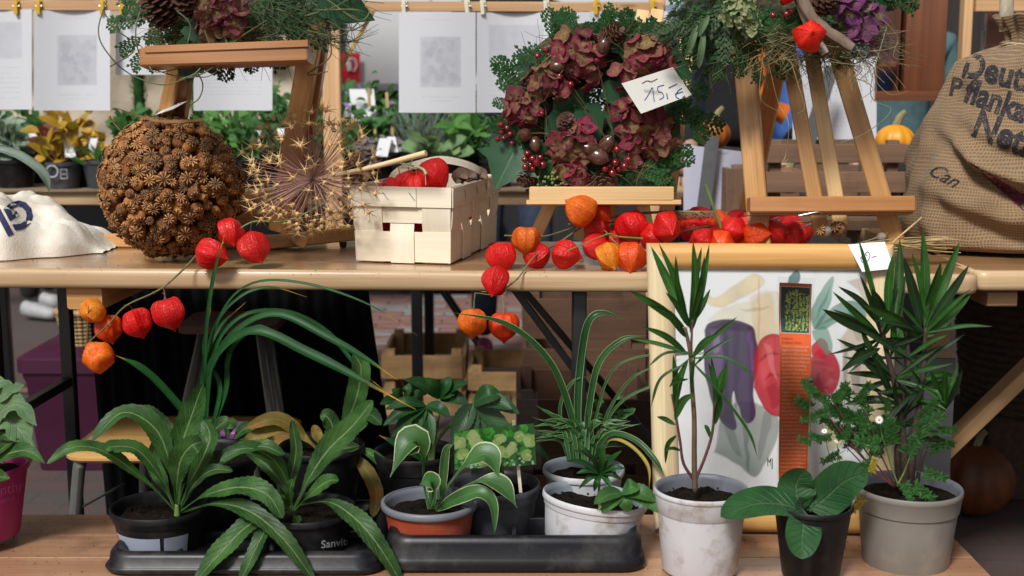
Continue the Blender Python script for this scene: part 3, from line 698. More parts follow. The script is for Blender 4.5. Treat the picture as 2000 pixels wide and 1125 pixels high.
for i in range(3): mb.tube([P(315 + i * 6, 216 - i * 3, 2.618), P(340 + i * 4, 206 - i * 2.4, 2.63)], .0003, 3, 3)
mb.build('print_line', INKW, tg)
rib = MB(); rib.blade([P(238, 258, 2.62), P(214, 228, 2.60), P(226, 212, 2.60), P(262, 224, 2.58), P(310, 236, 2.56), P(370, 236, 2.57), P(400, 232, 2.6)], .006, 'flat', (0, -.5, 1), 0, 2, 30, twist=2.5)
rib.build('raffia_ribbon', plain('raffia', (.50, .30, .12), .6, .2), ball)

# ------------------------------------------------------------ allium seed head
random.seed(4)
AC = P(612, 350, 2.60); al = thing('allium_seed_head', (AC.x, AC.y, TZ), 'straw coloured spiky dried allium globe beside the chip basket', 'dried flower')
m_ray = plain('allium_ray', (.40, .22, .18), .6, .2); m_cap = plain('allium_capsule', (.62, .40, .17), .65, .3, 200); m_stalk = plain('allium_stalk', (.74, .56, .32), .5, .12)
def star_mesh(k):
    rn = random.Random(k); mb = MB()
    for i in range(7):
        th = 2 * math.pi * i / 6 + rn.uniform(-.3, .3); d = Vector((math.cos(th), math.sin(th), rn.uniform(-.1, .7))).normalized() if i < 6 else Vector((.1, 0, 1))
        a = d.orthogonal().normalized() * .09; b2 = d.cross(a).normalized() * .07
        mb.add([a, -a * .5 + b2, -a * .5 - b2, d * rn.uniform(1.1, 1.7)], [[0, 1, 3], [1, 2, 3], [2, 0, 3]])
    mb.lathe([(.02, .32), (.22, .2), (.30, 0), (.2, -.22), (.02, -.3)], 7)
    return mb.mesh('seed_capsule', m_cap, True)
STAR = [star_mesh(k) for k in range(4)]
rays = MB()
for i in range(230):
    z = 1 - 2 * (i + .5) / 230; rr = math.sqrt(1 - z * z); th = i * 2.39996 + random.uniform(-.2, .2)
    d = Vector((rr * math.cos(th), rr * math.sin(th), z)); L = random.uniform(.105, .150)
    if d.z < -.6: L *= .80
    tip = AC + d * L; tip.z = max(tip.z, TZ + .012)
    mid = AC + d * L * .55 + jit(.004)
    rays.tube([AC, mid, tip], [.0008, .0006], 3, 4, cap=False)
    inst('seed_capsule', random.choice(STAR), al, place(tip, d + jit(.3), random.uniform(.012, .018), random.uniform(0, 6)))
rays.build('rays', m_ray, al, True, kind='stuff')
mb = MB(); mb.tube([AC, P(720, 328, 2.55), P(832, 299, 2.50)], [.0032, .0048, .0062], 10, 8); mb.build('stalk', m_stalk, al)
# ------------------------------------------------------------ chip basket
bk0 = PZ(697, 512, TZ); yaw = Matrix.Rotation(R(-13), 4, 'Z')
bas = thing('chip_basket', tuple(bk0), 'woven pale chip wood basket with curved handle, holding red physalis', 'basket')
BX, BY, BH, FL = .200, .385, .156, .045          # size at the base, flare
def bq(x, y, z):                                # x 0..1, y 0..1 over the base, z in metres
    k = 1 + FL * (z / BH); cx, cy = .5, .5
    v = Vector((((x - cx) * k * .75 + (x - cx) * .25 + cx) * BX, ((y - cy) * k * .6 + (y - cy) * .4 + cy) * BY, z))
    return bk0 + (yaw @ v)
def face_pt(side, s_, z, out):                  # side 0 front, 1 right, 2 back, 3 left
    p = [(s_, 0), (1, s_), (1 - s_, 1), (0, 1 - s_)][side]; nrm = yaw @ Vector([(0, -1, 0), (1, 0, 0), (0, 1, 0), (-1, 0, 0)][side])
    return bq(p[0], p[1], z) + nrm * out
def patch(side, s0, s1, z0, z1, outf, th=.0016, n=8, along='v', skew=0):
    mb = MB(); vs = []; us = []; rs = random.random() * 3
    nn = n
    for i in range(nn + 1):
        for j in range(2):
            if along == 'v': s_, z, q = (s0, s1)[j] + skew * i / nn, z0 + (z1 - z0) * i / nn, outf(z0 + (z1 - z0) * i / nn)
            else: s_, z = s0 + (s1 - s0) * i / nn, (z0, z1)[j]; q = outf(s_)
            vs.append(face_pt(side, s_, z, q)); us.append((i / nn * .15 + rs, j * .05))
    k = len(vs)
    for v in list(vs): vs.append(v - (yaw @ Vector([(0, -1, 0), (1, 0, 0), (0, 1, 0), (-1, 0, 0)][side])) * th)
    us += us
    fs = [[i * 2, i * 2 + 1, i * 2 + 3, i * 2 + 2] for i in range(nn)]
    if along == 'v': fs = [f[::-1] for f in fs]; 
    fs2 = [[a + k for a in f][::-1] for f in fs]
    rim = [[i * 2, i * 2 + 2, i * 2 + 2 + k, i * 2 + k] for i in range(nn)] + [[i * 2 + 1, i * 2 + 3, i * 2 + 3 + k, i * 2 + 1 + k] for i in range(nn)] + [[0, 1, 1 + k, k], [nn * 2, nn * 2 + 1, nn * 2 + 1 + k, nn * 2 + k]]
    mb.add(vs, fs + fs2 + rim, us); return mb.build('strip', W_CHIP, bas, smooth='auto')
H2, H3 = (.084, .116), (.018, .066)
random.seed(2)
for side in range(4):
    nst = 3 if side in (0, 2) else 5
    for i in range(nst):
        g_ = .042 if nst == 3 else .018
        s0 = i / nst + (g_ if i else .0); s1 = (i + 1) / nst - (g_ if i < nst - 1 else .0)
        ph = 0 if i % 2 == 0 else 1              # 0: over the upper band, under the lower one
        def of(z, ph=ph):
            a = ss(.066, .084, z); k = (a if ph == 0 else 1 - a); return -.0022 + .0062 * k
        patch(side, s0, s1, .002, .155, of, skew=random.uniform(-.006, .006))
    patch(side, -.004, 1.004, *H2, lambda s_: .0008, along='h'); patch(side, -.004, 1.004, H3[0] - .014, H3[1], lambda s_: .0008, along='h')
    patch(side, -.014, 1.014, .117, .157, lambda s_: .0066, along='h'); patch(side, .0, 1.0, .119, .157, lambda s_: -.0032, along='h', th=.001)
patch(0, -.014, .66, .1175, .1575, lambda s_: .0092, along='h')
for (sd_, s_) in ((0, .35), (0, .62), (1, .2), (1, .45), (1, .65), (1, .85)):
    a, b_ = face_pt(sd_, s_ - .03 * (sd_ == 0), .147, (.0103 if sd_ == 0 else .0076)), face_pt(sd_, s_ + .03, .131, (.0103 if sd_ == 0 else .0076))
    mb = MB(); mb.tube([a, b_], .0006, 5, 2); mb.build('staple', STEEL, bas)
mb = MB(); mb.add([bq(0, 0, .004), bq(1, 0, .004), bq(1, 1, .004), bq(0, 1, .004)], [[0, 1, 2, 3]], [(0, 0), (.2, 0), (.2, .3), (0, .3)]); mb.build('bottom', W_CHIP, bas)
hb = MB()
for off in (0, .0014):
    a, c_ = P(764, 356, 2.72), P(948, 356, 2.82)
    pts = [a + V(0, 0, -.03), a, P(776, 336, 2.71), P(808, 323, 2.70), P(860, 312, 2.70), P(908, 320, 2.74), P(940, 336, 2.79), c_, c_ + V(0, 0, -.03)]
    hb.blade([p + V(0, off, 0) for p in pts], .017, 'flat', (0, -1, .45), 0, 2, 40)
hb.build('handle', W_CHIP, bas)
bsp = thing('physalis_sprig', P(800, 350, 2.72), 'red physalis with green calyx stalk heaped inside the chip basket', 'physalis branch', 'physalis branches on the table')
for (px, py, r, Y, tip, k) in [(845, 343, 34, 2.70, (.5, -.3, -.5), 0), (795, 357, 26, 2.70, (-.5, -.4, -.6), 1), (815, 362, 22, 2.66, (.2, -.4, -.8), 2), (765, 372, 26, 2.70, (-.3, -.4, -.8), 3)]:
    lantern(bsp, px, py, r, Y=Y, tip=tip, col=RED, k=k)
random.seed(8)
for i in range(26):                                       # the basket is full of lanterns below the rim
    p = bq(random.uniform(.15, .85), (.135 if i < 12 else random.uniform(.2, .9)), .03 + .030 * (i % 3)) if i % 4 else bq(.86, random.uniform(.15, .85), .03 + .03 * (i % 3))
    inst('lantern', LANT[i % 4], bsp, place(p, jit(1), .026, i), RED)
mb = MB(); q = [P(776, 318, 2.70), P(800, 322, 2.69), P(825, 330, 2.67), P(833, 341, 2.66)]; mb.tube(q, [.0018, .0034], 8, 14)
for a_, b_ in (((800, 322), (806, 312)), ((812, 326), (800, 330)), ((826, 331), (842, 334)), ((790, 320), (780, 328)), ((780, 318), (775, 312))): mb.tube([P(*a_, 2.68), P(*b_, 2.67)], [.0022, .0008], 6, 4)
mb.build('stem', plain('pale_green_stem', (.38, .48, .24), .5, .25), bsp)
for a_, b_ in (((778, 324, 2.69), (782, 352, 2.69)), ((797, 326, 2.68), (800, 345, 2.68)), ((812, 330, 2.67), (816, 352, 2.67)), ((831, 342, 2.66), (832, 362, 2.65))):
    mb = MB(); mb.tube([P(*a_), P(*b_)], .0012, 5, 4); mb.build('lantern_stalk', plain('red_stalk', (.5, .06, .02), .5), bsp)
dl = MB()
for i in range(5): dl.blade([P(890 + i * 9, 358 - i * 2, 2.80), P(900 + i * 10, 340 + (i % 2) * 8, 2.79), P(915 + i * 9, 350, 2.78)], .03, 'ovate', (0, -1, .4), .6, 4, 9, ruffle=.1, seed=i)
dl.build('dry_leaf', plain('dry_brown_leaf', (.16, .10, .07), .7, .4), bsp)

# ------------------------------------------------------------ easels
def pbar(name, a, b_, w, h, mat, parent, up=(0, -1, .15)):
    mb = MB(); mb.bar(P(*a), P(*b_), M(w, a[2]), h, up, .1); return mb.build(name, mat, parent)
e1 = thing('table_easel', (P(440, 470, 2.84).x, 2.84, TZ), 'tall reddish wooden box easel behind the poppy ball holding a big wreath', 'easel')
pbar('ledge', (282, 116, 2.455), (606, 106, 2.43), 36, .052, W_EASEL_R, e1)
pbar('ledge_lip', (285, 98, 2.435), (603, 86, 2.41), 14, .016, W_EASEL_R, e1)
pbar('upright', (362, 40, 2.60), (318, 262, 2.68), 26, .035, W_EASEL, e1); pbar('upright', (379, 60, 2.62), (352, 250, 2.70), 18, .03, W_EASEL_R, e1)
pbar('upright', (620, 10, 2.585), (545, 448, 2.74), 40, .030, W_EASEL, e1); pbar('upright', (640, 10, 2.62), (572, 445, 2.78), 26, .03, W_EASEL_R, e1)
pbar('upright', (320, 250, 2.68), (290, 470, 2.80), 26, .035, W_EASEL, e1)
pbar('base_rail', (192, 470, 2.86), (560, 472, 2.84), 27, .026, W_EASEL, e1); pbar('base_rail', (520, 474, 2.82), (706, 455, 2.90), 27, .022, W_EASEL, e1)
pbar('base_rail', (560, 452, 2.93), (590, 472, 2.76), 20, .022, W_EASEL, e1)
pbar('crossbar', (372, 408, 2.86), (560, 402, 2.86), 62, .02, W_EASEL, e1)
for px in (212, 670):
    mb = MB(); p = P(px, 486, 2.85); mb.lathe([(.001, .012), (.009, .012), (.007, 0), (.001, 0)], 14, (p.x, p.y, TZ + .0008)); mb.build('rubber_foot', M_TRIM, e1)
e2 = thing('table_easel', (P(1180, 470, 2.7).x, 2.75, TZ), 'small pale pine easel in the middle holding the hydrangea wreath', 'easel')
pbar('ledge', (1036, 380, 2.60), (1316, 380, 2.565), 28, .045, W_EASEL_L, e2); pbar('ledge_lip', (1030, 396, 2.595), (1330, 396, 2.56), 9, .04, W_EASEL_L, e2)
pbar('leg', (1080, 388, 2.73), (1040, 474, 2.78), 26, .022, W_EASEL_L, e2); pbar('leg', (1345, 60, 2.86), (1295, 470, 2.80), 28, .022, W_EASEL_L, e2)
pbar('leg', (1198, 395, 2.74), (1186, 470, 2.76), 20, .02, W_EASEL_L, e2); pbar('leg', (1255, 395, 2.74), (1268, 468, 2.74), 24, .02, W_EASEL_L, e2)
pbar('upright', (1256, 22, 2.85), (1212, 400, 2.74), 24, .02, W_EASEL_L, e2); pbar('upright', (1284, 20, 2.85), (1240, 395, 2.76), 24, .02, W_EASEL_L, e2)
mb = MB(); mb.tube([P(1240, 62, 2.86), P(1292, 60, 2.86)], .0045, 10, 2); mb.build('dowel', W_EASEL_L, e2)
pbar('leg', (1224, 60, 2.86), (1130, 470, 2.80), 20, .02, W_EASEL_L, e2)
e3 = thing('table_easel', (P(1610, 470, 2.62).x, 2.65, TZ), 'large orange brown wooden easel on the right beside the burlap sack', 'easel')
pbar('leg', (1450, 60, 2.66), (1486, 482, 2.58), 40, .026, W_EASEL, e3, (-.35, -1, .1)); pbar('leg', (1618, 40, 2.66), (1752, 486, 2.58), 36, .026, W_EASEL, e3, (-.35, -1, .1))
pbar('upright', (1530, 50, 2.68), (1605, 458, 2.60), 29, .020, W_EASEL, e3, (-.3, -1, .1)); pbar('upright', (1576, 50, 2.69), (1642, 440, 2.61), 28, .020, W_EASEL_L, e3, (-.3, -1, .1))
pbar('rear_leg', (1528, 80, 2.70), (1448, 470, 2.93), 34, .022, W_EASEL, e3, (-.4, -1, .1))
pbar('ledge', (1462, 401, 2.545), (1782, 399, 2.545), 31, .040, W_EASEL_R, e3); pbar('ledge_lip', (1456, 418, 2.552), (1778, 416, 2.552), 6, .036, W_EASEL_R, e3)
pbar('crossbar', (1470, 60, 2.69), (1660, 60, 2.69), 34, .02, W_EASEL, e3)
mb = MB(); mb.tube([P(1560, 421, 2.53), P(1600, 414, 2.525), P(1608, 424, 2.53)], .0012, 5, 8); mb.build('wire_hook', M_STEEL, e3)

# ------------------------------------------------------------ poppy heads and straw by the right easel
for i, (px, py, r, d) in enumerate([(1612, 452, 13, (-.8, -.6, .3)), (1640, 449, 14, (-.7, -.6, .5)), (1722, 463, 9, (.9, -.3, .2))]):
    t = thing('dried_poppy', P(px, py, 2.56), ['smaller dried poppy head beside the last red lantern', 'larger grey dried poppy head behind the picture frame corner', 'lone dried poppy head at the foot of the right easel'][i], 'poppy head')
    dd = Vector(d).normalized(); rad = M(r, 2.56)
    mb = MB(); mb.lathe([(.001, 1.0), (.5, .95), (.9, .5), (1.0, 0), (.85, -.5), (.45, -.95), (.16, -1.15), (.14, -1.6)], 20, P(px, py, 2.56) - Vector((0, 0, 0)), place((0, 0, 0), dd, rad), fn=lambda th, q: 1 + .05 * abs(math.cos(4 * th)))
    mb.build('pod', plain('grey_poppy', (.21, .17, .14), .7, .35, 60, .3, 150), t)
    inst('crown', POP[i], t, place(P(px, py, 2.56) + dd * rad * 1.12, dd, rad * .8))
    mb = MB(); q = P(px, py, 2.56) - dd * rad; mb.tube([q, q - dd * .05 + V(0, 0, -.01), q + V(.09, .03, -.012) - dd * .05], .0016, 6, 8); mb.build('stalk', STEM_O, t)
st = MB(); random.seed(9)
for i in range(26):
    a = P(1720 + random.uniform(-30, 30), 484 + random.uniform(-12, 10), 2.50); b_ = P(1835 + random.uniform(-30, 45), 478 + random.uniform(-16, 16), 2.58)
    a.z = max(a.z, TZ + .003); b_.z = max(b_.z, TZ + .003)
    st.tube([a, (a + b_) / 2 + jit(.004), b_], .0012, 5, 5)
st.tube([P(1738, 478, 2.52), P(1800, 425, 2.55)], [.0016, .0022], 6, 3)
so_ = st.build('straw_bundle', plain('straw', (.46, .34, .16), .6, .3), None); tag(so_, 'bundle of dry straw stalks lying between the right easel and the burlap sack', 'straw')

# ------------------------------------------------------------ burlap sack round a root ball
def burlap(name, col, weave=900):
    m, t, b, o = newmat(name); n = T(t); uv = n.uv(); u, v, _ = n.sep(uv)
    wb = n.noise(n.mapp(uv, (6, 6, 1)), 1.0, 4)
    uu = n.math('ADD', n.math('MULTIPLY', u, weave * 1.0), n.math('MULTIPLY', wb, 5)); vv = n.math('ADD', n.math('MULTIPLY', v, weave * .45), n.math('MULTIPLY', wb, 4))
    a = n.math('PINGPONG', uu, .5); c_ = n.math('PINGPONG', vv, .5)
    h = n.math('MAXIMUM', n.math('MULTIPLY', a, 2), n.math('MULTIPLY', c_, 2))
    c = n.ramp(h, [(.45, g3(col, .28)), (.8, col)])
    c = n.mix(n.math('MULTIPLY', n.ramp(n.noise(n.obj(), 9, 5), [(.35, (0, 0, 0)), (.7, (1, 1, 1))]), .4), c, g3(col, .6))
    c = n.mix(n.math('MULTIPLY', n.noise(n.mapp(uv, (weave * 1.2, 12, 1)), 1.0, 2), .45), c, g3(col, 1.25))
    n.put(b.inputs['Base Color'], c); b.inputs['Roughness'].default_value = .9; b.inputs['Sheen Weight'].default_value = .1
    n.put(b.inputs['Normal'], n.bump(h, .9, .0015)); return m, n, b, c
BUR, n, b, c = burlap('burlap', (.285, .185, .098), 150)
SC = P(1985, 470, 2.83); prof = [(505, 120), (500, 182), (480, 208), (440, 222), (390, 226), (330, 216), (290, 200), (250, 182), (200, 162), (150, 146), (118, 126), (98, 84), (86, 48), (76, 44), (62, 46), (45, 58), (28, 70), (24, 62), (40, 50)]
zz = [PZ(1985, 505, TZ).z] ; sack = thing('burlap_sack', (SC.x, SC.y, TZ), 'knotted brown burlap root ball sack with black printed words at the right edge', 'sack')
sm = MB(); NS = 160; rows = []
zs = []; rs = []
for py, rp in prof:
    zs.append(P(1985, py, 2.72).z); rs.append(M(rp, 2.80))
zs[0] = TZ + .002; zs[1] = TZ + .010
NZ = 130; vs = []; us = []
for i in range(NZ + 1):
    t_ = i / NZ * (len(zs) - 1); k = min(int(t_), len(zs) - 2); f = t_ - k
    q = catmull([(rs[max(k - 1, 0)], zs[max(k - 1, 0)], 0), (rs[k], zs[k], 0), (rs[k + 1], zs[k + 1], 0), (rs[min(k + 2, len(rs) - 1)], zs[min(k + 2, len(rs) - 1)], 0)], 4) if 0 else None
    r_ = rs[k] + (rs[k + 1] - rs[k]) * f; z_ = zs[k] + (zs[k + 1] - zs[k]) * f
    hgt = (z_ - TZ) / .46
    for j in range(NS + 1):
        th = 2 * math.pi * (j % NS) / NS
        neck = ss(.62, .92, hgt)
        fold = .0
        fold += (.085 * neck * math.cos(13 * th + 3 * math.sin(2 * th)))
        fold += .11 * noise.noise(Vector((math.cos(th) * 2.0, math.sin(th) * 2.0, z_ * 9))) + .06 * noise.noise(Vector((math.cos(th) * 5, math.sin(th) * 5, z_ * 16)))
        sag = th * .13; base_a = 4.71
        dth = (th - base_a + math.pi) % (2 * math.pi) - math.pi           # 0 towards the camera, negative to the left
        for (z0, k0, amp, wd) in ((TZ + .155, -.085, .17, .020), (TZ + .235, -.050, .07, .022), (TZ + .075, -.05, .06, .018)):
            zc = z0 + k0 * dth + .012 * math.sin(dth * 4)
            x = (z_ - zc) / wd; fold += 1.35 * amp * math.exp(-x * x) * math.exp(-((dth + .05) / .95) ** 2) - amp * 1.5 * math.exp(-((x + 1.7) ** 2)) * math.exp(-((dth + .05) / .95) ** 2)
        rr = r_ * (1 + fold * (.25 + .75 * ss(.0, .06, hgt)))
        vs.append(Vector((SC.x + rr * math.cos(th), SC.y + rr * math.sin(th) * .80, z_ + .004 * math.sin(5 * th) * ss(.9, 1.0, hgt)))); us.append((j / NS * 1.6, z_ / .45))
fs = [[i * (NS + 1) + j, i * (NS + 1) + j + 1, (i + 1) * (NS + 1) + j + 1, (i + 1) * (NS + 1) + j] for i in range(NZ) for j in range(NS)]
sm.add(vs, fs, us); sm.build('sack_cloth', BUR, sack, True); SB = bvh_of(sm)
mb = MB(); tw = P(1985, 88, 2.72).z
for i in range(5):
    mb.tube([Vector((SC.x + (M(52, 2.8)) * math.cos(a_), SC.y + M(46, 2.8) * math.sin(a_), tw - .006 + i * .003 + .003 * math.sin(a_ * 3 + i))) for a_ in [k * 2 * math.pi / 24 for k in range(25)]], .0014, 5, 25)
mb.build('tie_string', plain('pale_string', (.45, .36, .22), .9), sack)
mb = MB(); mb.tube([P(1967, 60, 2.83), P(1966, 10, 2.83), P(1972, -160, 2.84)], [.017, .015, .013], 14, 10); mb.build('tree_stake', plain('pale_bark', (.42, .36, .26), .8, .35, 40, .5, 60), sack)
m, t, b, o = newmat('worn_sack_ink'); n = T(t)
wv_ = n.n('TexVoronoi'); n.put(wv_.inputs['Vector'], n.obj()); wv_.inputs['Scale'].default_value = 330
n.put(b.inputs['Base Color'], n.mix(n.math('MULTIPLY', n.ramp(n.math('ADD', n.math('MULTIPLY', wv_.outputs['Distance'], .6), n.math('MULTIPLY', n.noise(n.obj(), 40, 4), .6)), [(.62, (0, 0, 0)), (.84, (1, 1, 1))]), .6), (.012, .013, .022), (.21, .145, .085))); b.inputs['Roughness'].default_value = .9; INKS = m
def sack_text(txt, x0, y0, size, ang, sx=1, bold=.012, sub=2, shear=0.0):
    vs, fs = textmesh(txt, 1.0, sub, bold); ca, sa = math.cos(R(ang)), math.sin(R(ang))
    def fm(v):
        x, y = v.x * size * sx + v.y * size * shear, -v.y * size
        return x0 + x * ca - y * sa, y0 + x * sa + y * ca
    print_on('printed_letters', sack, SB, vs, fs, fm, INKS, .0012)
sack_text('Deutsche', 1876, 146, 70, 14, .84, .035); sack_text('P', 1852, 184, 50, 12, .9, .03); sack_text('flanka', 1880, 196, 68, 20, .8, .035); sack_text('Neth', 1894, 262, 76, 22, .86, .035)
sack_text('Can', 1808, 338, 40, 28, .95, .0, 2, .5)
vs, fs = textmesh('-', 1, 0)
ms_ = MB(); pts = [P(1898 + i * 13, 322 + i * 9 - .4 * i * i, 2.6) for i in range(9)]
vs2 = []; fs2 = []
for i in range(11):
    for j in range(3): vs2.append(Vector((i, j, 0)))
fs2 = [[i * 3 + j, i * 3 + j + 1, i * 3 + j + 4, i * 3 + j + 3] for i in range(10) for j in range(2)]
print_on('magenta_print', sack, SB, vs2, fs2, lambda v: (1896 + v.x * 11, 318 + v.x * 6.5 + v.y * 2.0 * (1 + v.x * .75)), plain('magenta_ink', (.12, .018, .045), .9, .4, 120), .001)

# ------------------------------------------------------------ cotton bag lying at the left
m, t, b, o = newmat('cotton'); n = T(t); 
n.put(b.inputs['Base Color'], n.ramp(n.noise(n.obj(), 12, 5), [(.3, (.60, .53, .42)), (.65, (.80, .76, .68))])); b.inputs['Roughness'].default_value = .85
n.put(b.inputs['Normal'], n.bump(n.math('ADD', n.noise(n.obj(), 35, 5, .6, 1.5), n.noise(n.obj(), 420, 2)), .35, .006)); COT = m
bagc = PZ(30, 478, TZ); bag = thing('cotton_bag', (bagc.x, 2.8, TZ), 'crumpled cream cotton bag with navy letters at the left edge of the table', 'bag')
cb = MB(); NX, NY = 120, 60; vs = []; us = []
xa, xb = P(-150, 450, 2.7).x, P(214, 450, 2.8).x
for i in range(NX + 1):
    u = i / NX; x = xa + (xb - xa) * u
    e0 = 2.635 + .10 * ss(.55, 1.0, u) + .012 * math.sin(u * 21); e1 = 2.96 - .02 * math.sin(u * 9)
    hmax = .090 * (1 - ss(.40, .98, u)) + .040 * (1 - ss(.86, 1.02, u)) + .006; hmax *= 1 + .06 * math.sin(u * 17)
    for j in range(NY + 1):
        v = j / NY; y = e0 + (e1 - e0) * v
        s_ = min(1, (math.sin(math.pi * min(1, max(0, v)) ** .8)) ** .5) if 0 < v < 1 else 0
        f_ = noise.noise(Vector((x * 9 + y * 4, y * 7, 1.3))) * .030 + abs(noise.noise(Vector((x * 14 - y * 9, y * 16 + x * 3, 4)))) * .030 + abs(noise.noise(Vector((x * 30, y * 28, 8)))) * .008
        z = TZ + .002 + max(0, hmax * s_ + f_ * s_ * (.5 + hmax * 5) - .010 * s_)
        yy = y - .030 * math.sin(math.pi * v) * s_ * (1 - v)
        vs.append(Vector((x, yy, z))); us.append((u, v))
fs = [[i * (NY + 1) + j, (i + 1) * (NY + 1) + j, (i + 1) * (NY + 1) + j + 1, i * (NY + 1) + j + 1] for i in range(NX) for j in range(NY)]
cb.add(vs, fs, us); cb.build('cloth', COT, bag, True); CBV = bvh_of(cb)
def bag_text(txt, x0, y0, size, ang, sx, bold=.03, mat=INKN, shear=0):
    vs, fs = textmesh(txt, 1.0, 2, bold); ca, sa = math.cos(R(ang)), math.sin(R(ang))
    def fm(v):
        x, y = v.x * size * sx + v.y * size * shear, -v.y * size
        return x0 + x * ca - y * sa, y0 + x * sa + y * ca
    print_on('printed_letters', bag, CBV, vs, fs, fm, mat, .0015)
bag_text('GL', 50, 384, 74, 152, .95, .035)
tgl = MB(); tgl.blade([P(-40, 285, 2.50), P(20, 298, 2.50), P(62, 320, 2.50), (P(88, 345, 2.50)), P(99, 382, 2.51)], .020, 'strap', (0, -1, 1), .5, 4, 22)
o = tgl.build('broad_blade', leafmat('grey_blade', (.05, .10, .07), (.16, .24, .18), (.4, .45, .4), .4, 0, trans=.1), None); tag(o, 'single long grey green leaf blade arching over the cotton bag', 'leaf')
# crumbs and bits of leaf on the table and bench
cm = MB(); random.seed(31)
for i in range(420):
    on = random.random() < .45
    if on: x, y, z = random.uniform(-1, .85), random.uniform(2.42, 2.75), TZ + .0012
    else: x, y, z = random.uniform(-.95, .75), random.uniform(2.02, 2.42), BZ + .0012
    if not on and random.random() < .6: x = random.choice((random.uniform(-.95, -.62), random.uniform(.15, .75)))
    s_ = random.uniform(.0008, .0028); a_ = random.uniform(0, 6)
    cm.add([(x, y, z), (x + s_ * math.cos(a_), y + s_ * math.sin(a_), z + s_ * .3), (x + s_ * math.cos(a_ + 1.8), y + s_ * math.sin(a_ + 1.8), z), (x, y, z + s_ * .8)], [[0, 1, 3], [1, 2, 3], [2, 0, 3]])
crumb = cm.build('soil_crumbs', plain('crumbs', (.05, .035, .02), .9, .5), None, kind='stuff')
# ------------------------------------------------------------ wreath pieces
def spray_mesh(k, mat, L=1.0, needles=8, wd=.036, flat=True):     # a flat cedar-like spray along +Y
    rn = random.Random(k); mb = MB()
    def twig(p, d, l, w_, depth):
        d = d.normalized(); q = p + d * l; nrm = Vector((0, 0, 1)); s_ = d.cross(nrm).normalized() * w_
        mid = (p + q) / 2 + Vector((0, 0, rn.uniform(-.02, .02)))
        mb.add([p - s_ * .6, p + s_ * .6, mid + s_, mid - s_, q + s_ * .2, q - s_ * .2], [[0, 1, 2, 3], [3, 2, 4, 5]], [(.2, 0), (.8, 0), (.8, .5), (.2, .5), (.6, 1), (.4, 1)])
        return q
    p = Vector((0, 0, 0)); d = Vector((0, 1, 0))
    for i in range(needles):
        l = L / needles; q = twig(p, d, l, wd * .6, 0); f = i / needles
        for sgn in (-1, 1):
            bl = L * .46 * math.sin(math.pi * min(1, .22 + f * .80)) * rn.uniform(.6, 1.15); bd = Vector((sgn * .8, 1.0, rn.uniform(-.25, .25)))
            a = q; nseg = 3 if bl > .2 else 2
            for s2 in range(nseg):
                a2 = twig(a, bd, bl / nseg, wd, 1)
                if s2 < nseg - 1:
                    for sg in (-1, 1): twig(a2, bd + Vector((bd.y * sg * .55, -bd.x * sg * .55, 0)), bl * .24, wd * .8, 2)
                a = a2; bd = (bd + Vector((0, .14, rn.uniform(-.1, .02)))).normalized()
        p = q; d = (d + Vector((rn.uniform(-.12, .12), 0, -.06))).normalized()
    return mb.mesh('conifer_spray', mat, True)
def needle_mesh(k, mat):                                        # a bushy needled twig along +Y
    rn = random.Random(k); mb = MB()
    for i in range(46):
        y = i / 46; a = i * 2.4; d = Vector((math.cos(a) * .6, .8, math.sin(a) * .6)).normalized(); p = Vector((0, y, 0)); s_ = d.orthogonal().normalized() * .012
        l = .22 * (1 - y * .4) * rn.uniform(.8, 1.2)
        mb.add([p - s_, p + s_, p + d * l], [[0, 1, 2]], [(.3, 0), (.7, 0), (.5, 1)])
    mb.tube([(0, 0, 0), (0, 1, 0)], .012, 4, 2)
    return mb.mesh('needle_twig', mat, True)
SPR = [spray_mesh(k, L_CON) for k in range(3)]; SPB = [spray_mesh(k + 10, L_CON_B, needles=7) for k in range(2)]; NDL = [needle_mesh(k, L_CON_B) for k in range(2)]
def leafmesh(name, mat, lobed):
    mb = MB()
    if lobed:                                                   # ivy: five lobes, folded along the midrib
        out = [(0, 0), (.22, -.10), (.48, .02), (.42, .26), (.62, .42), (.36, .50), (.26, .66), (.0, 1.0)]
        pts = out + [(-x, y) for x, y in reversed(out[1:-1])]
        vs = [Vector((0, .34, -.03))] + [Vector((x, y, .16 * abs(x) - .12 * y * y)) for x, y in pts]; N = len(pts)
        mb.add(vs, [[0, 1 + i, 1 + (i + 1) % N] for i in range(N)], [(.5, .34)] + [(.5 + x * .8, y) for x, y in pts])
        mb.add([v * .999 + Vector((0, 0, -.01)) for v in vs], [[0, 1 + (i + 1) % N, 1 + i] for i in range(N)], [(.5, .34)] + [(.5 + x * .8, y) for x, y in pts])
    else: mb.blade([(0, 0, 0), (0, .35, .06), (0, .7, .05), (0, 1, -.08)], .5, 'ovate', (0, 0, 1), .35, 6, 12)
    return mb.mesh(name, mat, True)
IVY = leafmesh('ivy_leaf', L_IVY, True)
m, t, b, o = newmat('hydrangea_petal'); n = T(t); u, v, _ = n.sep(n.uv()); oc = n.ocol(); r = n.rnd()
c = n.mix(n.math('MULTIPLY', n.ramp(n.math('ADD', v, n.math('MULTIPLY', n.noise(n.obj(), 2.2, 4), .9)), [(.55, (1, 1, 1)), (1.05, (0, 0, 0))]), n.math('MULTIPLY', r, .95)), oc, (.36, .30, .09))
c = n.mix(1.0, c, n.math('ADD', .6, n.math('MULTIPLY', n.noise(n.obj(), 3, 5), .8)), 'MULTIPLY')
n.put(b.inputs['Base Color'], c); b.inputs['Roughness'].default_value = .6; n.put(b.inputs['Normal'], n.bump(n.noise(n.mapp(n.uv(), (14, 2, 1)), 1.0, 4), .5, .08))
tr = n.n('BsdfTranslucent'); n.put(tr.inputs[0], c); ms = n.n('MixShader'); ms.inputs[0].default_value = .25
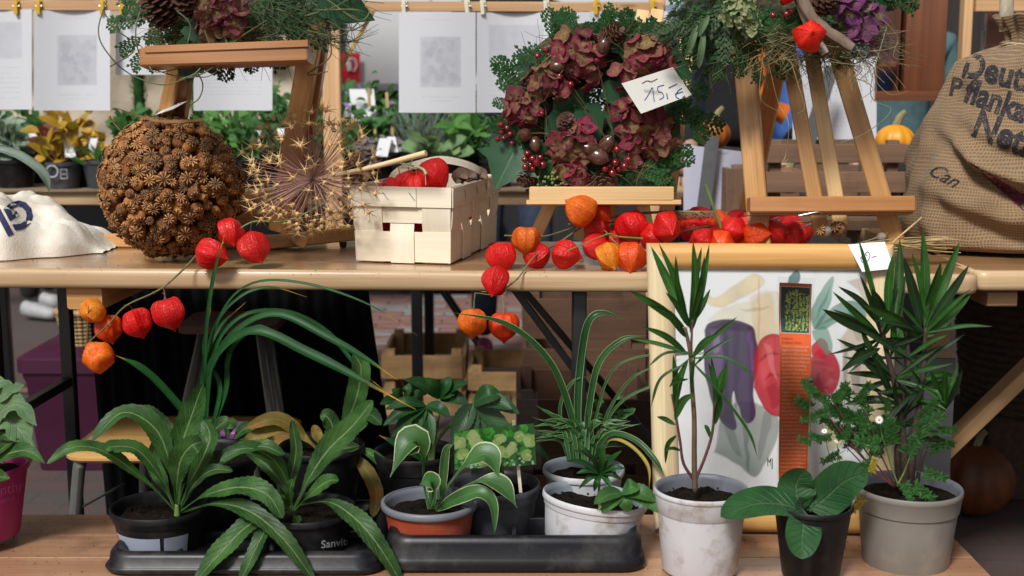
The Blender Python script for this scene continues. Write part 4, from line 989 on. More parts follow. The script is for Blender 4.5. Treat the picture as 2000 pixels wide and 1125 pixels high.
n.put(ms.inputs[1], b.outputs[0]); n.put(ms.inputs[2], tr.outputs[0]); n.put(o.inputs[0], ms.outputs[0]); HYD = m
def floret_mesh(k, np_=4):
    rn = random.Random(k); mb = MB()
    for i in range(np_):
        a = 2 * math.pi * i / np_ + rn.uniform(-.15, .15); NR, NA = 5, 6; vs = []; us = []
        for ir in range(NR + 1):
            rr = ir / NR
            for ia in range(NA + 1):
                x = -1 + 2 * ia / NA; w_ = .60 * math.sin(math.pi * min(1, .10 + rr * .74)) ** .8
                px_, py_ = x * w_, rr * (1.0 - .18 * x * x * rr)
                z = .22 * rr * rr + .10 * math.sin(x * 3 + k + i) * rr - .12 * x * x * rr + .03 * (i % 2)
                vs.append(Vector((px_ * math.cos(a) - py_ * math.sin(a), px_ * math.sin(a) + py_ * math.cos(a), z))); us.append(((x + 1) / 2, rr))
        mb.add(vs, [[p_ * (NA + 1) + q_, p_ * (NA + 1) + q_ + 1, (p_ + 1) * (NA + 1) + q_ + 1, (p_ + 1) * (NA + 1) + q_] for p_ in range(NR) for q_ in range(NA)], us)
    mb.lathe([(.001, .12), (.07, .08), (.07, -.02)], 6)
    return mb.mesh('floret', HYD, True)
FLO = [floret_mesh(k) for k in range(4)]
BERRY = plain('dark_red_berry', (.17, .004, .010), .18, .25, 2, .05, 4, coat=.5)
mb = MB(); mb.lathe([(.001, 1.0), (.5, .87), (.87, .5), (1, 0), (.87, -.5), (.5, -.87), (.16, -1.0), (.001, -1.02)], 14); BER = mb.mesh('berry', BERRY, True)
NUTM = plain('acorn_brown', (.085, .034, .022), .25, .45, 2, .15, 8, coat=.4)
mb = MB(); mb.lathe([(.001, 1.5), (.10, 1.40), (.45, 1.22), (.78, .85), (.98, .2), (1, -.35), (.85, -.95), (.5, -1.3), (.001, -1.42)], 20); NUT = mb.mesh('acorn', NUTM, True)
CONE = plain('cone_scale', (.065, .024, .013), .65, .4, 3, .3, 14); CONT = plain('cone_scale_edge', (.20, .085, .045), .7, .3, 3, .3, 14)
def cone_mesh(k, rows=10, fat=1.0, open_=.55):
    mb = MB(); rn = random.Random(k); N = rows * 7
    for i in range(N):
        f = i / N; a = i * 2.39996; z = 1.25 - 2.4 * f; rr = fat * (.25 + .72 * math.sin(math.pi * min(1, .06 + .86 * f)) ** .8)
        d = Vector((math.cos(a), math.sin(a), -open_ + (1 - f) * 1.1)).normalized(); s_ = Vector((-math.sin(a), math.cos(a), 0)); up = s_.cross(d)
        p = Vector((0, 0, z - .1)) + Vector((math.cos(a), math.sin(a), 0)) * rr * .35; w_ = .25 * (.6 + .6 * rr); L = rr * .72
        q = p + d * L; th = .05
        vs = [p - s_ * w_ * .5, p + s_ * w_ * .5, q + s_ * w_, q + d * .10 , q - s_ * w_]; vs += [v + up * -th for v in vs]
        mb.add(vs, [[0, 1, 2, 3, 4]], None, 0); mb.add(vs, [[9, 8, 7, 6, 5]], None, 0); mb.add(vs, [[2, 3, 8, 7], [3, 4, 9, 8]], None, 1); mb.add(vs, [[1, 2, 7, 6], [4, 0, 5, 9]], None, 0)
    mb.lathe([(.001, 1.1), (.2, .9), (.4, 0), (.3, -1), (.001, -1.2)], 10)
    return mb.mesh('pine_cone', [CONE, CONT], False)
PCN = [cone_mesh(1), cone_mesh(2, 8, 1.15, .35)]
HC = [(.25, .028, .055), (.18, .022, .042), (.32, .09, .085), (.28, .14, .075), (.36, .032, .08)]
HP = [(.17, .035, .15), (.24, .05, .18), (.20, .06, .14)]; HG = [(.34, .42, .20), (.40, .46, .24), (.28, .38, .16)]
def cluster(w_, px, py, R_, n_, Y, cols, s_=.017, dep=.6):       # a head of hydrangea florets
    c_ = P(px, py, Y)
    for i in range(n_):
        z = math.sqrt((i + .5) / n_); a = i * 2.39996; rad = M(R_, Y)
        d = Vector((z * math.cos(a), -math.sqrt(max(0, 1 - z * z * .9)), z * math.sin(a))); p = c_ + Vector((d.x * rad, d.y * rad * dep, d.z * rad)) + jit(.003)
        inst('floret', random.choice(FLO), w_, place(p, d + jit(.45), s_ * random.uniform(.8, 1.2), random.uniform(0, 6)), random.choice(cols))
def put_flat(name, me, w_, px, py, Y, ang, L, tilt=0.0, col=None, yaw=0.0, wide=1.0):  # a spray or leaf facing the viewer, its +Y axis at ang degrees in the picture plane
    a = R(ang); d = Vector((math.cos(a), 0, math.sin(a))); nrm = (Vector((yaw, -1, 0)) + jit(.25)).normalized(); d = (d + nrm * tilt); d = (d - nrm * d.dot(nrm)).normalized() if not tilt else d.normalized()
    x = d.cross(nrm).normalized(); nrm = x.cross(d)
    s_ = M(L, Y); mt = Matrix((x * s_ * wide, d * s_, nrm * s_)).transposed().to_4x4()
    return inst(name, me, w_, Matrix.Translation(P(px, py, Y)) @ mt, col)
def berries(w_, pts, Y, r=7, stemto=None):
    for (px, py) in pts:
        p = P(px, py, Y + random.uniform(-.008, .008)); inst('berry', BER, w_, place(p, jit(1), M(r, Y) * random.uniform(.85, 1.1)))
        if stemto:
            mb = MB(); q = P(*stemto, Y + .02); mb.tube([q, (p + q) / 2 + jit(.004), p], .0007, 4, 5); mb.build('berry_stalk', STEM_B, w_)
def wisps(w_, name, mat, spec, n_, Lr, rad=.0007, curve=.5, kind='stuff'):   # loose grass and twigs springing from a ring
    mb = MB()
    for i in range(n_):
        p, d = spec(i); L = random.uniform(*Lr); q = [p]; dd = Vector(d).normalized()
        for k in range(5):
            dd = (dd + jit(curve) * .45).normalized(); q.append(q[-1] + dd * L / 5)
        mb.tube(q, [rad, rad * .5], 3, 12, cap=False)
    return mb.build(name, mat, w_, True, kind=kind)
def ring_core(w_, cx, cy, R_, r_, Y, mat, a0=0, a1=360):
    mb = MB(); N = 60; q = []
    for i in range(N + 1):
        a = R(a0 + (a1 - a0) * i / N); q.append(P(cx + R_ * math.cos(a), cy - R_ * math.sin(a), Y))
    mb.tube(q, M(r_, Y), 14, N + 1); 
    for v in mb.v: v += noise.noise_vector(v * 30) * .008
    return mb.build('straw_ring', mat, w_, True)
MOSS = plain('moss_and_straw', (.035, .032, .014), .95, .7, 60, 1, 120, dirtcol=(.12, .09, .04), dirt=.7, dscale=60)

# ---- the middle wreath
random.seed(77)
WX, WY, WR, WYD = 1168, 208, 122, 2.68
w2 = thing('wreath', P(WX, WY + WR, WYD), 'round hydrangea wreath with acorns, red berries and a 15 euro card', 'wreath')
ring_core(w2, WX, WY, 102, 62, WYD + .03, MOSS)
def pol(r_, a): return WX + r_ * math.cos(R(a)), WY - r_ * math.sin(R(a))
for i in range(84):                                              # green sprays all round
    a = i * 360 / 84 + random.uniform(-4, 4); r_ = random.uniform(100, 165); px, py = pol(r_, a)
    if 125 < a % 360 < 160 and r_ > 150: r_ = 140
    if 215 < a % 360 < 325: r_ = min(r_, 118)
    outw = a + random.choice((-1, 1)) * random.uniform(20, 75)
    put_flat('conifer_spray', random.choice(SPR), w2, px, py, WYD - .055 + random.uniform(-.02, .015), outw, random.uniform(44, 68), tilt=random.uniform(-.05, .3))
for a in range(0, 360, 12):                                      # inner sprays
    px, py = pol(66, a); put_flat('conifer_spray', random.choice(SPR), w2, px, py, WYD - .04, a + 180 + random.uniform(-70, 70), 36)
for (px, py, ang, L) in [(1190, 60, 78, 40), (1120, 75, 100, 48), (1150, 66, 25, 50), (1230, 85, 60, 44), (1330, 210, -30, 90), (1340, 230, -50, 60), (1290, 300, -80, 80), (1270, 310, -95, 70), (1110, 210, 10, 80), (1085, 205, -20, 70), (1180, 190, -20, 50), (1000, 280, 190, 55), (1000, 300, 200, 50), (1030, 250, 170, 60), (1240, 320, -110, 66), (1090, 372, 200, 40), (1040, 150, 110, 40)]:
    put_flat('conifer_spray', random.choice(SPR), w2, px, py, WYD - .06, ang, L)
for (px, py, ang, L, wd) in [(1008, 285, -115, 92, 1.15), (1040, 250, 150, 66, 1.1), (1080, 215, -20, 95, 1.15), (1210, 105, 55, 60, 1), (1265, 78, 25, 60, 1.1), (1300, 120, -30, 62, 1.1), (1030, 150, 105, 52, .7), (1205, 160, -85, 60, 1.1), (1140, 215, -60, 70, 1.0), (1255, 330, -70, 60, 1.0), (1290, 318, -10, 55, .7), (1075, 300, -50, 70, 1.0), (1225, 250, 150, 50, 1), (1170, 300, -80, 60, 1)]:
    put_flat('ivy_leaf', IVY, w2, px, py, WYD - .066, ang, L, wide=wd)
for (px, py, R_, n_) in [(1125, 108, 48, 17), (1265, 115, 46, 17), (1065, 160, 36, 10), (1010, 205, 26, 8), (1030, 225, 22, 5), (1255, 235, 46, 15), (1285, 265, 34, 8), (1225, 215, 28, 6), (1115, 285, 38, 13), (1118, 335, 32, 10), (1130, 262, 24, 5), (1215, 150, 26, 4), (1095, 175, 22, 4), (1150, 150, 18, 3), (1235, 290, 20, 3)]:
    cluster(w2, px, py, R_, n_, WYD - .075, HC, .0195)
for (px, py, r, d) in [(1178, 92, 13, (.2, -.5, 1)), (1088, 130, 12, (1, -.4, 0)), (1185, 283, 15, (.3, -.5, .7)), (1167, 305, 17, (.8, -.5, -.3)), (1026, 264, 13, (-.3, -1, .2)), (1045, 282, 11, (.1, -.4, -1)), (1155, 292, 14, (-.6, -.5, .3))]:
    inst('acorn', NUT, w2, place(P(px, py, WYD - .092), d, M(r, WYD)))
berries(w2, [(1056, 100), (1064, 112), (1054, 118), (1066, 98), (1072, 108), (1058, 128), (1050, 110)], WYD - .07, 6, (1075, 140))
berries(w2, [(980, 258), (990, 250), (1000, 240), (984, 270), (996, 262), (978, 244), (1000, 280), (972, 272), (1045, 226), (1058, 222), (1035, 235)], WYD - .085, 6, (1020, 262))
berries(w2, [(1030, 300), (1040, 310), (1025, 312), (1036, 322), (1048, 318), (1060, 322), (1026, 326), (1040, 330), (1055, 308)], WYD - .095, 7, (1045, 290))
berries(w2, [(1190, 325), (1202, 318), (1208, 330), (1185, 312), (1196, 338), (1220, 325), (1205, 292), (1228, 312), (1182, 330), (1115, 165), (1094, 150), (1165, 118)], WYD - .095, 7, (1205, 305))
for (px, py, r, d, k) in [(1106, 238, 17, (.1, -1, .5), 0), (1196, 66, 18, (.5, -.8, .4), 1), (1182, 78, 14, (-.5, -.8, .4), 1), (1178, 362, 24, (0, -1, -.2), 1), (1030, 345, 18, (-.5, -.8, -.4), 0)]:
    inst('pine_cone', PCN[k], w2, place(P(px, py, WYD - .07), d, M(r, WYD), random.random() * 6))
gb = MB()
for i in range(26):
    p = P(1075 + random.uniform(-28, 30), 355 + random.uniform(-18, 18), WYD - .09); gb.lathe([(.001, .003), (.0028, .0015), (.003, -.001), (.001, -.003)], 7, p)
gb.build('green_buds', plain('green_bud', (.13, .19, .05), .5, .3), w2, True, kind='stuff')
def ringspec(cx, cy, r0, r1, Y, amin=0, amax=360, outw=1.0):
    def f(i):
        a = R(random.uniform(amin, amax)); rr = random.uniform(r0, r1); p = P(cx + rr * math.cos(a), cy - rr * math.sin(a), Y + random.uniform(-.03, .02))
        b_ = a + random.choice((-1, 1)) * random.uniform(.6, 1.9); return p, Vector((math.cos(b_) * outw, random.uniform(-.7, .2), math.sin(b_) * outw))
    return f
wisps(w2, 'dried_grass', GRASS_D, ringspec(WX, WY, 95, 150, WYD - .05), 260, (.03, .08), .0006)
wisps(w2, 'green_twigs', GRASS_G, ringspec(WX, WY, 110, 170, WYD - .04), 260, (.03, .07), .0007)
wisps(w2, 'straw_tuft', GRASS_D, lambda i: (P(1240 + random.uniform(-25, 25), 72 + random.uniform(-12, 12), WYD - .05), (random.uniform(-1, .6), -.4, random.uniform(-.3, .4))), 90, (.03, .06), .0006)
pc = card('price_card', 'cream card handwritten 15 euro pinned on the hydrangea wreath', 'price card', [P(1252, 222, WYD - .150), P(1351, 185, WYD - .118), P(1314, 131, WYD - .118), P(1214, 163, WYD - .150)], CARD, curl=-.004)
PCB = BVHTree.FromPolygons([tuple(v.co) for v in pc.data.vertices], [tuple(p.vertices) for p in pc.data.polygons])
def stroke(parent, bvh, pts, w=1.0, mat=INK, name='handwriting', off=.0006):
    q = catmull([Vector((x, y, 0)) for x, y in pts], len(pts) * 5); vs = []; fs = []
    for i, p in enumerate(q):
        tg_ = (q[min(i + 1, len(q) - 1)] - q[max(i - 1, 0)]).normalized(); nn = Vector((-tg_.y, tg_.x, 0)) * w
        vs += [p - nn, p + nn]
    fs = [[2 * i, 2 * i + 1, 2 * i + 3, 2 * i + 2] for i in range(len(q) - 1)]
    return print_on(name, parent, bvh, vs, fs, lambda v: (v.x, v.y), mat, off)
stroke(pc, PCB, [(1259, 196), (1267, 184), (1274, 171), (1276, 184), (1278, 199)], .8); stroke(pc, PCB, [(1297, 166), (1285, 170), (1286, 179), (1293, 181), (1296, 189), (1288, 195)], .8)
stroke(pc, PCB, [(1302, 182), (1304, 194)]); stroke(pc, PCB, [(1306, 172), (1322, 164)])
stroke(pc, PCB, [(1332, 172), (1324, 178), (1320, 188), (1328, 193), (1338, 187)]); stroke(pc, PCB, [(1318, 184), (1334, 179)])
mb = MB(); mb.tube([P(1254, 163, WYD - .15), P(1264, 158, WYD - .152), P(1272, 160, WYD - .15), P(1284, 154, WYD - .15)], .0014, 5, 8); mb.build('pin', STEM_B, pc)

# ---- the left wreath, cut by the top of the frame
random.seed(5)
LX, LY, LYD = 450, -100, 2.56
w1 = thing('wreath', P(LX, 100, LYD), 'wreath with big pine cones, pink hydrangea and long curling vine tendrils on the left easel', 'wreath')
ring_core(w1, LX, LY, 135, 54, LYD + .02, MOSS)
for i in range(70):
    a = random.uniform(190, 350) if i < 52 else random.uniform(-10, 190); r_ = random.uniform(120, 190)
    px, py = LX + r_ * math.cos(R(a)) * 1.15, LY - r_ * math.sin(R(a))
    put_flat('conifer_spray', random.choice(SPR + SPB if a > 200 else SPR), w1, px, py, LYD - .05 + random.uniform(-.01, .02), a + random.uniform(-60, 60), random.uniform(45, 72))
for (px, py, ang, L) in [(280, 70, 210, 62), (270, 40, 190, 62), (290, 90, 230, 55), (300, 20, 170, 70), (500, 20, 10, 90), (460, 40, 20, 80), (520, 40, -10, 80), (345, 60, -80, 60), (330, 100, 220, 50), (560, 60, -20, 80), (600, 30, 0, 70)]:
    put_flat('conifer_spray', random.choice(SPR), w1, px, py, LYD - .08, ang, L)
for i in range(26):
    px = random.uniform(480, 640); py = random.uniform(30, 90); put_flat('needle_twig', random.choice(NDL), w1, px, py, LYD - .07, random.uniform(-60, 0) + random.choice((0, 160)), random.uniform(40, 70))
for (px, py, ang, L, wd) in [(372, 50, -60, 42, 1.1), (345, 100, -30, 66, 1.0), (395, 90, -70, 60, 1.1), (380, 110, -110, 55, .9), (430, 95, -20, 56, .8), (640, -10, -28, 100, .9), (400, 60, 250, 50, 1)]:
    put_flat('ivy_leaf', IVY, w1, px, py, LYD - .10, ang, L, wide=wd)
for (px, py, R_, n_) in [(425, 5, 46, 16), (412, 45, 26, 7), (455, 45, 26, 5)]: cluster(w1, px, py, R_, n_, LYD - .10, [(.30, .06, .09), (.27, .10, .09), (.30, .17, .09), (.20, .04, .06)], .021)
for (px, py, r, d, k) in [(308, 10, 30, (-.25, -.6, .8), 0), (365, -4, 26, (.3, -.7, .7), 0)]: inst('pine_cone', PCN[0], w1, place(P(px, py, LYD - .11), d, M(r, LYD), k))
wisps(w1, 'dried_grass', GRASS_D, lambda i: (P(random.uniform(300, 640), random.uniform(20, 110), LYD - .06), (random.uniform(-1, 1), -.3, random.uniform(-.6, .3))), 230, (.03, .09), .0006)
wisps(w1, 'green_twigs', GRASS_G, lambda i: (P(random.uniform(470, 690), random.uniform(-10, 90), LYD - .07), (random.uniform(-.2, 1), -.3, random.uniform(-.5, .3))), 240, (.04, .11), .0008)
VINE = plain('grey_green_vine', (.12, .13, .06), .5, .3, 60, .1); VINE2 = plain('blue_green_vine', (.15, .20, .13), .5, .25)
for pts, mt in [([(215, -20), (192, 60), (215, 110), (255, 145), (310, 165), (350, 158), (410, 130), (460, 80), (520, 40)], VINE), ([(285, -10), (265, 60), (280, 120), (330, 145), (380, 150), (430, 120), (450, 90)], VINE),
        ([(345, 20), (372, 50), (362, 100), (355, 130), (300, 140), (290, 110)], VINE2), ([(380, 18), (410, 22), (425, 60), (442, 80), (440, 120), (410, 148), (380, 150)], VINE2), ([(400, 60), (410, 100), (385, 140), (350, 156)], VINE2),
        ([(200, 20), (230, 60), (275, 90), (300, 120)], VINE), ([(640, 0), (700, 40), (722, 20), (700, 0), (760, -30)], VINE), ([(620, 20), (700, 20), (715, 42), (680, 60), (640, 40)], VINE), ([(600, 60), (660, 70), (700, 40), (660, 20)], VINE),
        ([(600, 30), (650, 15), (690, -5), (772, -40)], VINE), ([(370, 120), (395, 160), (390, 190), (372, 205)], STEM_B), ([(640, 60), (645, 110), (600, 145), (640, 140)], STEM_B), ([(215, 130), (250, 110), (262, 100)], VINE)]:
    mb = MB(); random.shuffle; mb.tube([P(x, y, LYD - .12 + .015 * math.sin(i * 1.7 + x)) for i, (x, y) in enumerate(pts)], [.0015, .0010], 6, len(pts) * 6); mb.build('vine_tendril', mt, w1)

# ---- the right wreath
random.seed(15)
RX, RY, RYD = 1545, -108, 2.57
w3 = thing('wreath', P(RX, 100, RYD), 'wreath with driftwood, birch twig and one red lantern on the right easel', 'wreath')
ring_core(w3, RX, RY, 140, 52, RYD + .02, MOSS)
for i in range(84):
    a = random.uniform(185, 355) if i < 66 else random.uniform(0, 180); r_ = random.uniform(110, 195)
    px, py = RX + r_ * math.cos(R(a)) * 1.12, RY - r_ * math.sin(R(a))
    if px > 1600 and r_ > 170: continue
    put_flat('conifer_spray', random.choice(SPR), w3, px, py, RYD - .05 + random.uniform(-.01, .02), a + random.uniform(-60, 60), random.uniform(45, 75))
for (px, py, ang, L) in [(1400, 60, 215, 70), (1420, 80, 250, 80), (1455, 70, 200, 80), (1430, 40, 180, 80), (1500, 60, 240, 85), (1550, 20, 20, 60), (1440, 90, 280, 60), (1500, 40, 10, 60), (1720, 0, 20, 70), (1740, -10, -30, 60), (1480, 110, 270, 50), (1650, 90, 250, 40)]:
    put_flat('conifer_spray', random.choice(SPR), w3, px, py, RYD - .085, ang, L)
for i in range(60):
    px = random.uniform(1345, 1450); py = random.uniform(-20, 60); put_flat('needle_twig', random.choice(NDL), w3, px, py, RYD - .08, random.uniform(195, 270), random.uniform(50, 85))
for i in range(16):
    put_flat('conifer_spray', random.choice(SPB), w3, random.uniform(1340, 1420), random.uniform(0, 60), RYD - .085, random.uniform(190, 275), random.uniform(45, 75))
for (px, py, ang, L) in [(1375, 60, 262, 74), (1362, 50, 250, 60), (1385, 30, 240, 50)]:
    mb = MB(); a = R(ang); mb.blade([P(px, py, RYD - .10), P(px + L * .5 * math.cos(a), py - L * .5 * math.sin(a), RYD - .11), P(px + L * math.cos(a), py - L * math.sin(a), RYD - .10)], M(13, RYD), 'ellip', (0, -1, .2), .4, 4, 10); mb.build('lavender_leaf', L_SAGE, w3)
cluster(w3, 1445, 20, 36, 26, RYD - .11, HG, .0098); cluster(w3, 1462, 50, 20, 9, RYD - .11, HG, .0095)
cluster(w3, 1655, 5, 34, 7, RYD - .10, HP, .022); cluster(w3, 1680, 60, 18, 3, RYD - .11, HP, .024); cluster(w3, 1700, 30, 20, 3, RYD - .1, HP, .02)
mb = MB(); mb.tube([P(1555, -30, RYD - .11), P(1590, 40, RYD - .12), P(1665, 95, RYD - .13)], [.013, .012, .010], 12, 14)
for v in mb.v: v += noise.noise_vector(v * 60) * .0022
mb.build('driftwood', plain('driftwood', (.19, .135, .10), .8, .4, 30, .6, 60), w3)
mb = MB(); mb.tube([P(1550, -40, RYD - .09), P(1578, 40, RYD - .10), P(1612, 105, RYD - .11)], [.012, .011, .008], 12, 14); mb.build('birch_twig', plain('birch_bark', (.55, .50, .44), .8, .1, 20, .5, 60, dirtcol=(.05, .04, .035), dirt=.9, dscale=42), w3)
p = P(1580, 70, RYD - .155); inst('lantern', LANT[3], w3, place(p, (.05, 1, -.15), M(29, RYD - .1), .4), (.80, .02, .01))
inst('lantern', LANT[1], w3, place(P(1536, -6, RYD - .12), (0, 1, .1), M(15, RYD), 0), RED)
inst('pine_cone', PCN[1], w3, place(P(1610, 4, RYD - .12), (.2, -.8, .4), M(20, RYD)))
berries(w3, [(1530, 4), (1545, 22), (1510, 30), (1536, 28)], RYD - .12, 7)
wisps(w3, 'dried_grass', GRASS_D, lambda i: (P(random.uniform(1480, 1720), random.uniform(60, 120), RYD - .07), (random.uniform(-1, 1), -.4, random.uniform(-.7, .1))), 260, (.04, .10), .0007)
wisps(w3, 'green_twigs', plain('green_grass_twig', (.10, .11, .045), .6, .4), lambda i: (P(random.uniform(1380, 1740), random.uniform(40, 115), RYD - .06), (random.uniform(-1, 1), -.4, random.uniform(-1, .1))), 300, (.04, .10), .0007)
for pts in [[(1640, 110), (1700, 125), (1712, 160), (1740, 185), (1775, 178)], [(1700, 20), (1745, 60), (1750, 90), (1700, 100), (1640, 95)], [(1720, 10), (1752, 70), (1745, 110), (1768, 115), (1762, 100)], [(1610, 120), (1680, 130), (1670, 150), (1630, 160)], [(1500, 120), (1520, 200), (1540, 240), (1535, 300), (1528, 318), (1538, 312)], [(1545, 120), (1560, 170), (1572, 210), (1558, 222)], [(1490, 110), (1485, 190), (1520, 218)], [(1735, 40), (1700, 180), (1740, 215), (1690, 260), (1640, 280)], [(1660, 150), (1690, 160), (1705, 175), (1680, 195)]]:
    mb = MB(); mb.tube([P(x, y, RYD - .12 + .01 * math.sin(i * 2.1 + x)) for i, (x, y) in enumerate(pts)], [.0010, .0007], 5, len(pts) * 6); mb.build('grass_tendril', random.choice((GRASS_D, VINE2, STEM_O)), w3)
# ------------------------------------------------------------ painted pictures made of numbers (flat print)
class Cv:
    def __init__(s, w, h, bg=(1, 1, 1), seed=0):
        s.w, s.h = w, h; s.a = np.ones((h, w, 3), np.float32) * np.array(bg, np.float32); s.r = np.random.RandomState(seed)
        s.yy, s.xx = np.mgrid[0:h, 0:w].astype(np.float32)
    def noise(s, cells, seed=None):
        r = s.r; g = r.rand(cells + 2, cells + 2).astype(np.float32); x = s.xx / s.w * cells; y = s.yy / s.h * cells
        i, j = x.astype(int), y.astype(int); f, q = x - i, y - j; f = f * f * (3 - 2 * f); q = q * q * (3 - 2 * q)
        return (g[j, i] * (1 - f) + g[j, i + 1] * f) * (1 - q) + (g[j + 1, i] * (1 - f) + g[j + 1, i + 1] * f) * q
    def fbm(s, c=4): return (s.noise(c) + s.noise(c * 2) * .5 + s.noise(c * 4) * .25 + s.noise(c * 8) * .12) / 1.87
    def poly(s, pts, col, al=1.0, soft=1.5, var=.3, edge=.25, wob=2.0, cells=9, straight=False):
        nx = s.xx + (s.noise(24) - .5) * wob * 2; ny = s.yy + (s.noise(24) - .5) * wob * 2
        q = [(p.x * s.w, p.y * s.h) for p in (catmull([(x, y, 0) for x, y in list(pts) + [pts[0]]], len(pts) * 5) if not straight else [Vector((x, y, 0)) for x, y in list(pts) + [pts[0]]])]
        ins = np.zeros((s.h, s.w), bool); dmin = np.full((s.h, s.w), 1e9, np.float32)
        x0, y0 = min(p[0] for p in q), min(p[1] for p in q); x1, y1 = max(p[0] for p in q), max(p[1] for p in q)
        for (ax, ay), (bx, by) in zip(q[:-1], q[1:]):
            c = ((ay > ny) != (by > ny)); xi = (bx - ax) * (ny - ay) / ((by - ay) if abs(by - ay) > 1e-6 else 1e-6) + ax
            ins ^= (c & (nx < xi)); dx, dy = bx - ax, by - ay; t = np.clip(((nx - ax) * dx + (ny - ay) * dy) / (dx * dx + dy * dy + 1e-6), 0, 1)
            dmin = np.minimum(dmin, np.hypot(nx - ax - t * dx, ny - ay - t * dy))
        sd_ = np.where(ins, dmin, -dmin); m = np.clip(sd_ / soft * .5 + .5, 0, 1) * al
        v = 1 - var + 2 * var * s.fbm(cells); e = 1 - edge * np.exp(-np.clip(sd_, 0, 99) / 3.0)
        c = np.clip(np.array(col, np.float32)[None, None] * (v * e)[..., None], 0, 1); m = m[..., None] * (1 - .25 * s.noise(6)[..., None] * (al < .9))
        s.a = s.a * (1 - m) + c * m; return s
    def dots(s, n, box, rad, cols, al=1.0):
        for i in range(n):
            cx, cy = (box[0] + s.r.rand() * (box[2] - box[0])) * s.w, (box[1] + s.r.rand() * (box[3] - box[1])) * s.h; r_ = rad * (0.6 + .8 * s.r.rand())
            a, b_, c, d = max(0, int(cx - r_ - 1)), min(s.w, int(cx + r_ + 2)), max(0, int(cy - r_ - 1)), min(s.h, int(cy + r_ + 2))
            if b_ <= a or d <= c: continue
            m = (np.hypot(s.xx[c:d, a:b_] - cx, s.yy[c:d, a:b_] - cy) < r_).astype(np.float32)[..., None] * al
            s.a[c:d, a:b_] = s.a[c:d, a:b_] * (1 - m) + np.array(cols[s.r.randint(len(cols))], np.float32) * m
        return s
def lin(c): return tuple(((x / 255) ** 2.2) for x in c)

# the watercolour of vegetables
pc_ = Cv(440, 560, (.80, .82, .83), 3)
pc_.a *= (1 - .05 * pc_.fbm(3))[..., None]
P_ = pc_.poly
P_([(.17, .10), (.22, .12), (.32, .07), (.42, .02), (.47, .06), (.36, .12), (.26, .16), (.18, .15)], lin((214, 190, 120)), .75, 3)
P_([(.18, .22), (.27, .16), (.40, .14), (.55, .10), (.60, .30), (.52, .48), (.42, .44), (.40, .30), (.25, .24)], lin((205, 198, 160)), .6, 4)
P_([(.40, .12), (.50, .10), (.53, .28), (.50, .42), (.43, .42)], lin((205, 170, 95)), .45, 5)
P_([(.60, .03), (.64, .0), (.66, .03), (.62, .10), (.58, .12)], lin((70, 120, 110)), .9)
P_([(.19, .78), (.25, .60), (.38, .56), (.52, .62), (.53, .70), (.45, .84), (.40, .88), (.30, .82)], lin((88, 108, 100)), .75, 3, .4)
P_([(.155, .26), (.18, .23), (.28, .215), (.38, .23), (.42, .27), (.43, .40), (.40, .50), (.41, .62), (.36, .65), (.32, .58), (.30, .52), (.29, .56), (.31, .66), (.28, .68), (.21, .62), (.165, .50), (.15, .38)], lin((52, 26, 76)), .95, 2, .55, .4)
P_([(.18, .26), (.24, .28), (.25, .40), (.22, .50), (.18, .42)], lin((128, 96, 150)), .5, 6)
P_([(.40, .50), (.42, .34), (.48, .28), (.56, .28), (.62, .34), (.64, .44), (.60, .58), (.55, .62), (.47, .60)], lin((186, 28, 52)), .95, 2, .3, .3)
P_([(.46, .30), (.52, .29), (.50, .40), (.46, .50), (.43, .42)], lin((225, 110, 115)), .5, 7)
P_([(.70, .38), (.76, .33), (.83, .36), (.86, .44), (.82, .52), (.74, .54), (.69, .48)], lin((184, 34, 58)), .95, 2, .3, .3)
P_([(.71, .32), (.75, .29), (.79, .31), (.79, .36), (.75, .38), (.71, .36)], lin((196, 40, 62)), .95)
for q in ([(.70, .20), (.74, .12), (.80, .05), (.83, .03), (.82, .10), (.79, .18), (.73, .25)], [(.72, .25), (.80, .17), (.92, .13), (.99, .17), (1.0, .26), (.95, .25), (.90, .20), (.78, .25)], [(.71, .26), (.78, .24), (.82, .32), (.79, .36), (.73, .30)], [(.90, .17), (.97, .20), (.99, .28), (.95, .30), (.92, .24)]):
    P_(q, lin((84, 142, 124)), .85, 2, .3)
P_([(.86, .30), (.92, .24), (1.0, .28), (1.02, .42), (.96, .56), (.98, .64), (.90, .60), (.86, .50), (.88, .40)], lin((186, 168, 146)), .8, 4, .4)
P_([(.90, .05), (.98, .04), (1.02, .10), (1.0, .14), (.96, .09)], lin((170, 140, 110)), .6, 3)
P_([(.78, .60), (.90, .56), (.99, .62), (.98, .74), (.88, .76), (.80, .70)], lin((130, 148, 142)), .6, 4, .4); P_([(.76, .66), (.84, .64), (.88, .72), (.80, .76)], lin((216, 206, 130)), .7, 4)
P_([(.80, .82), (.88, .80), (.94, .86), (.86, .90)], lin((200, 150, 70)), .4, 5); P_([(.18, .90), (.23, .92), (.28, .98), (.25, .98), (.20, .93)], lin((90, 128, 115)), .8, 1)
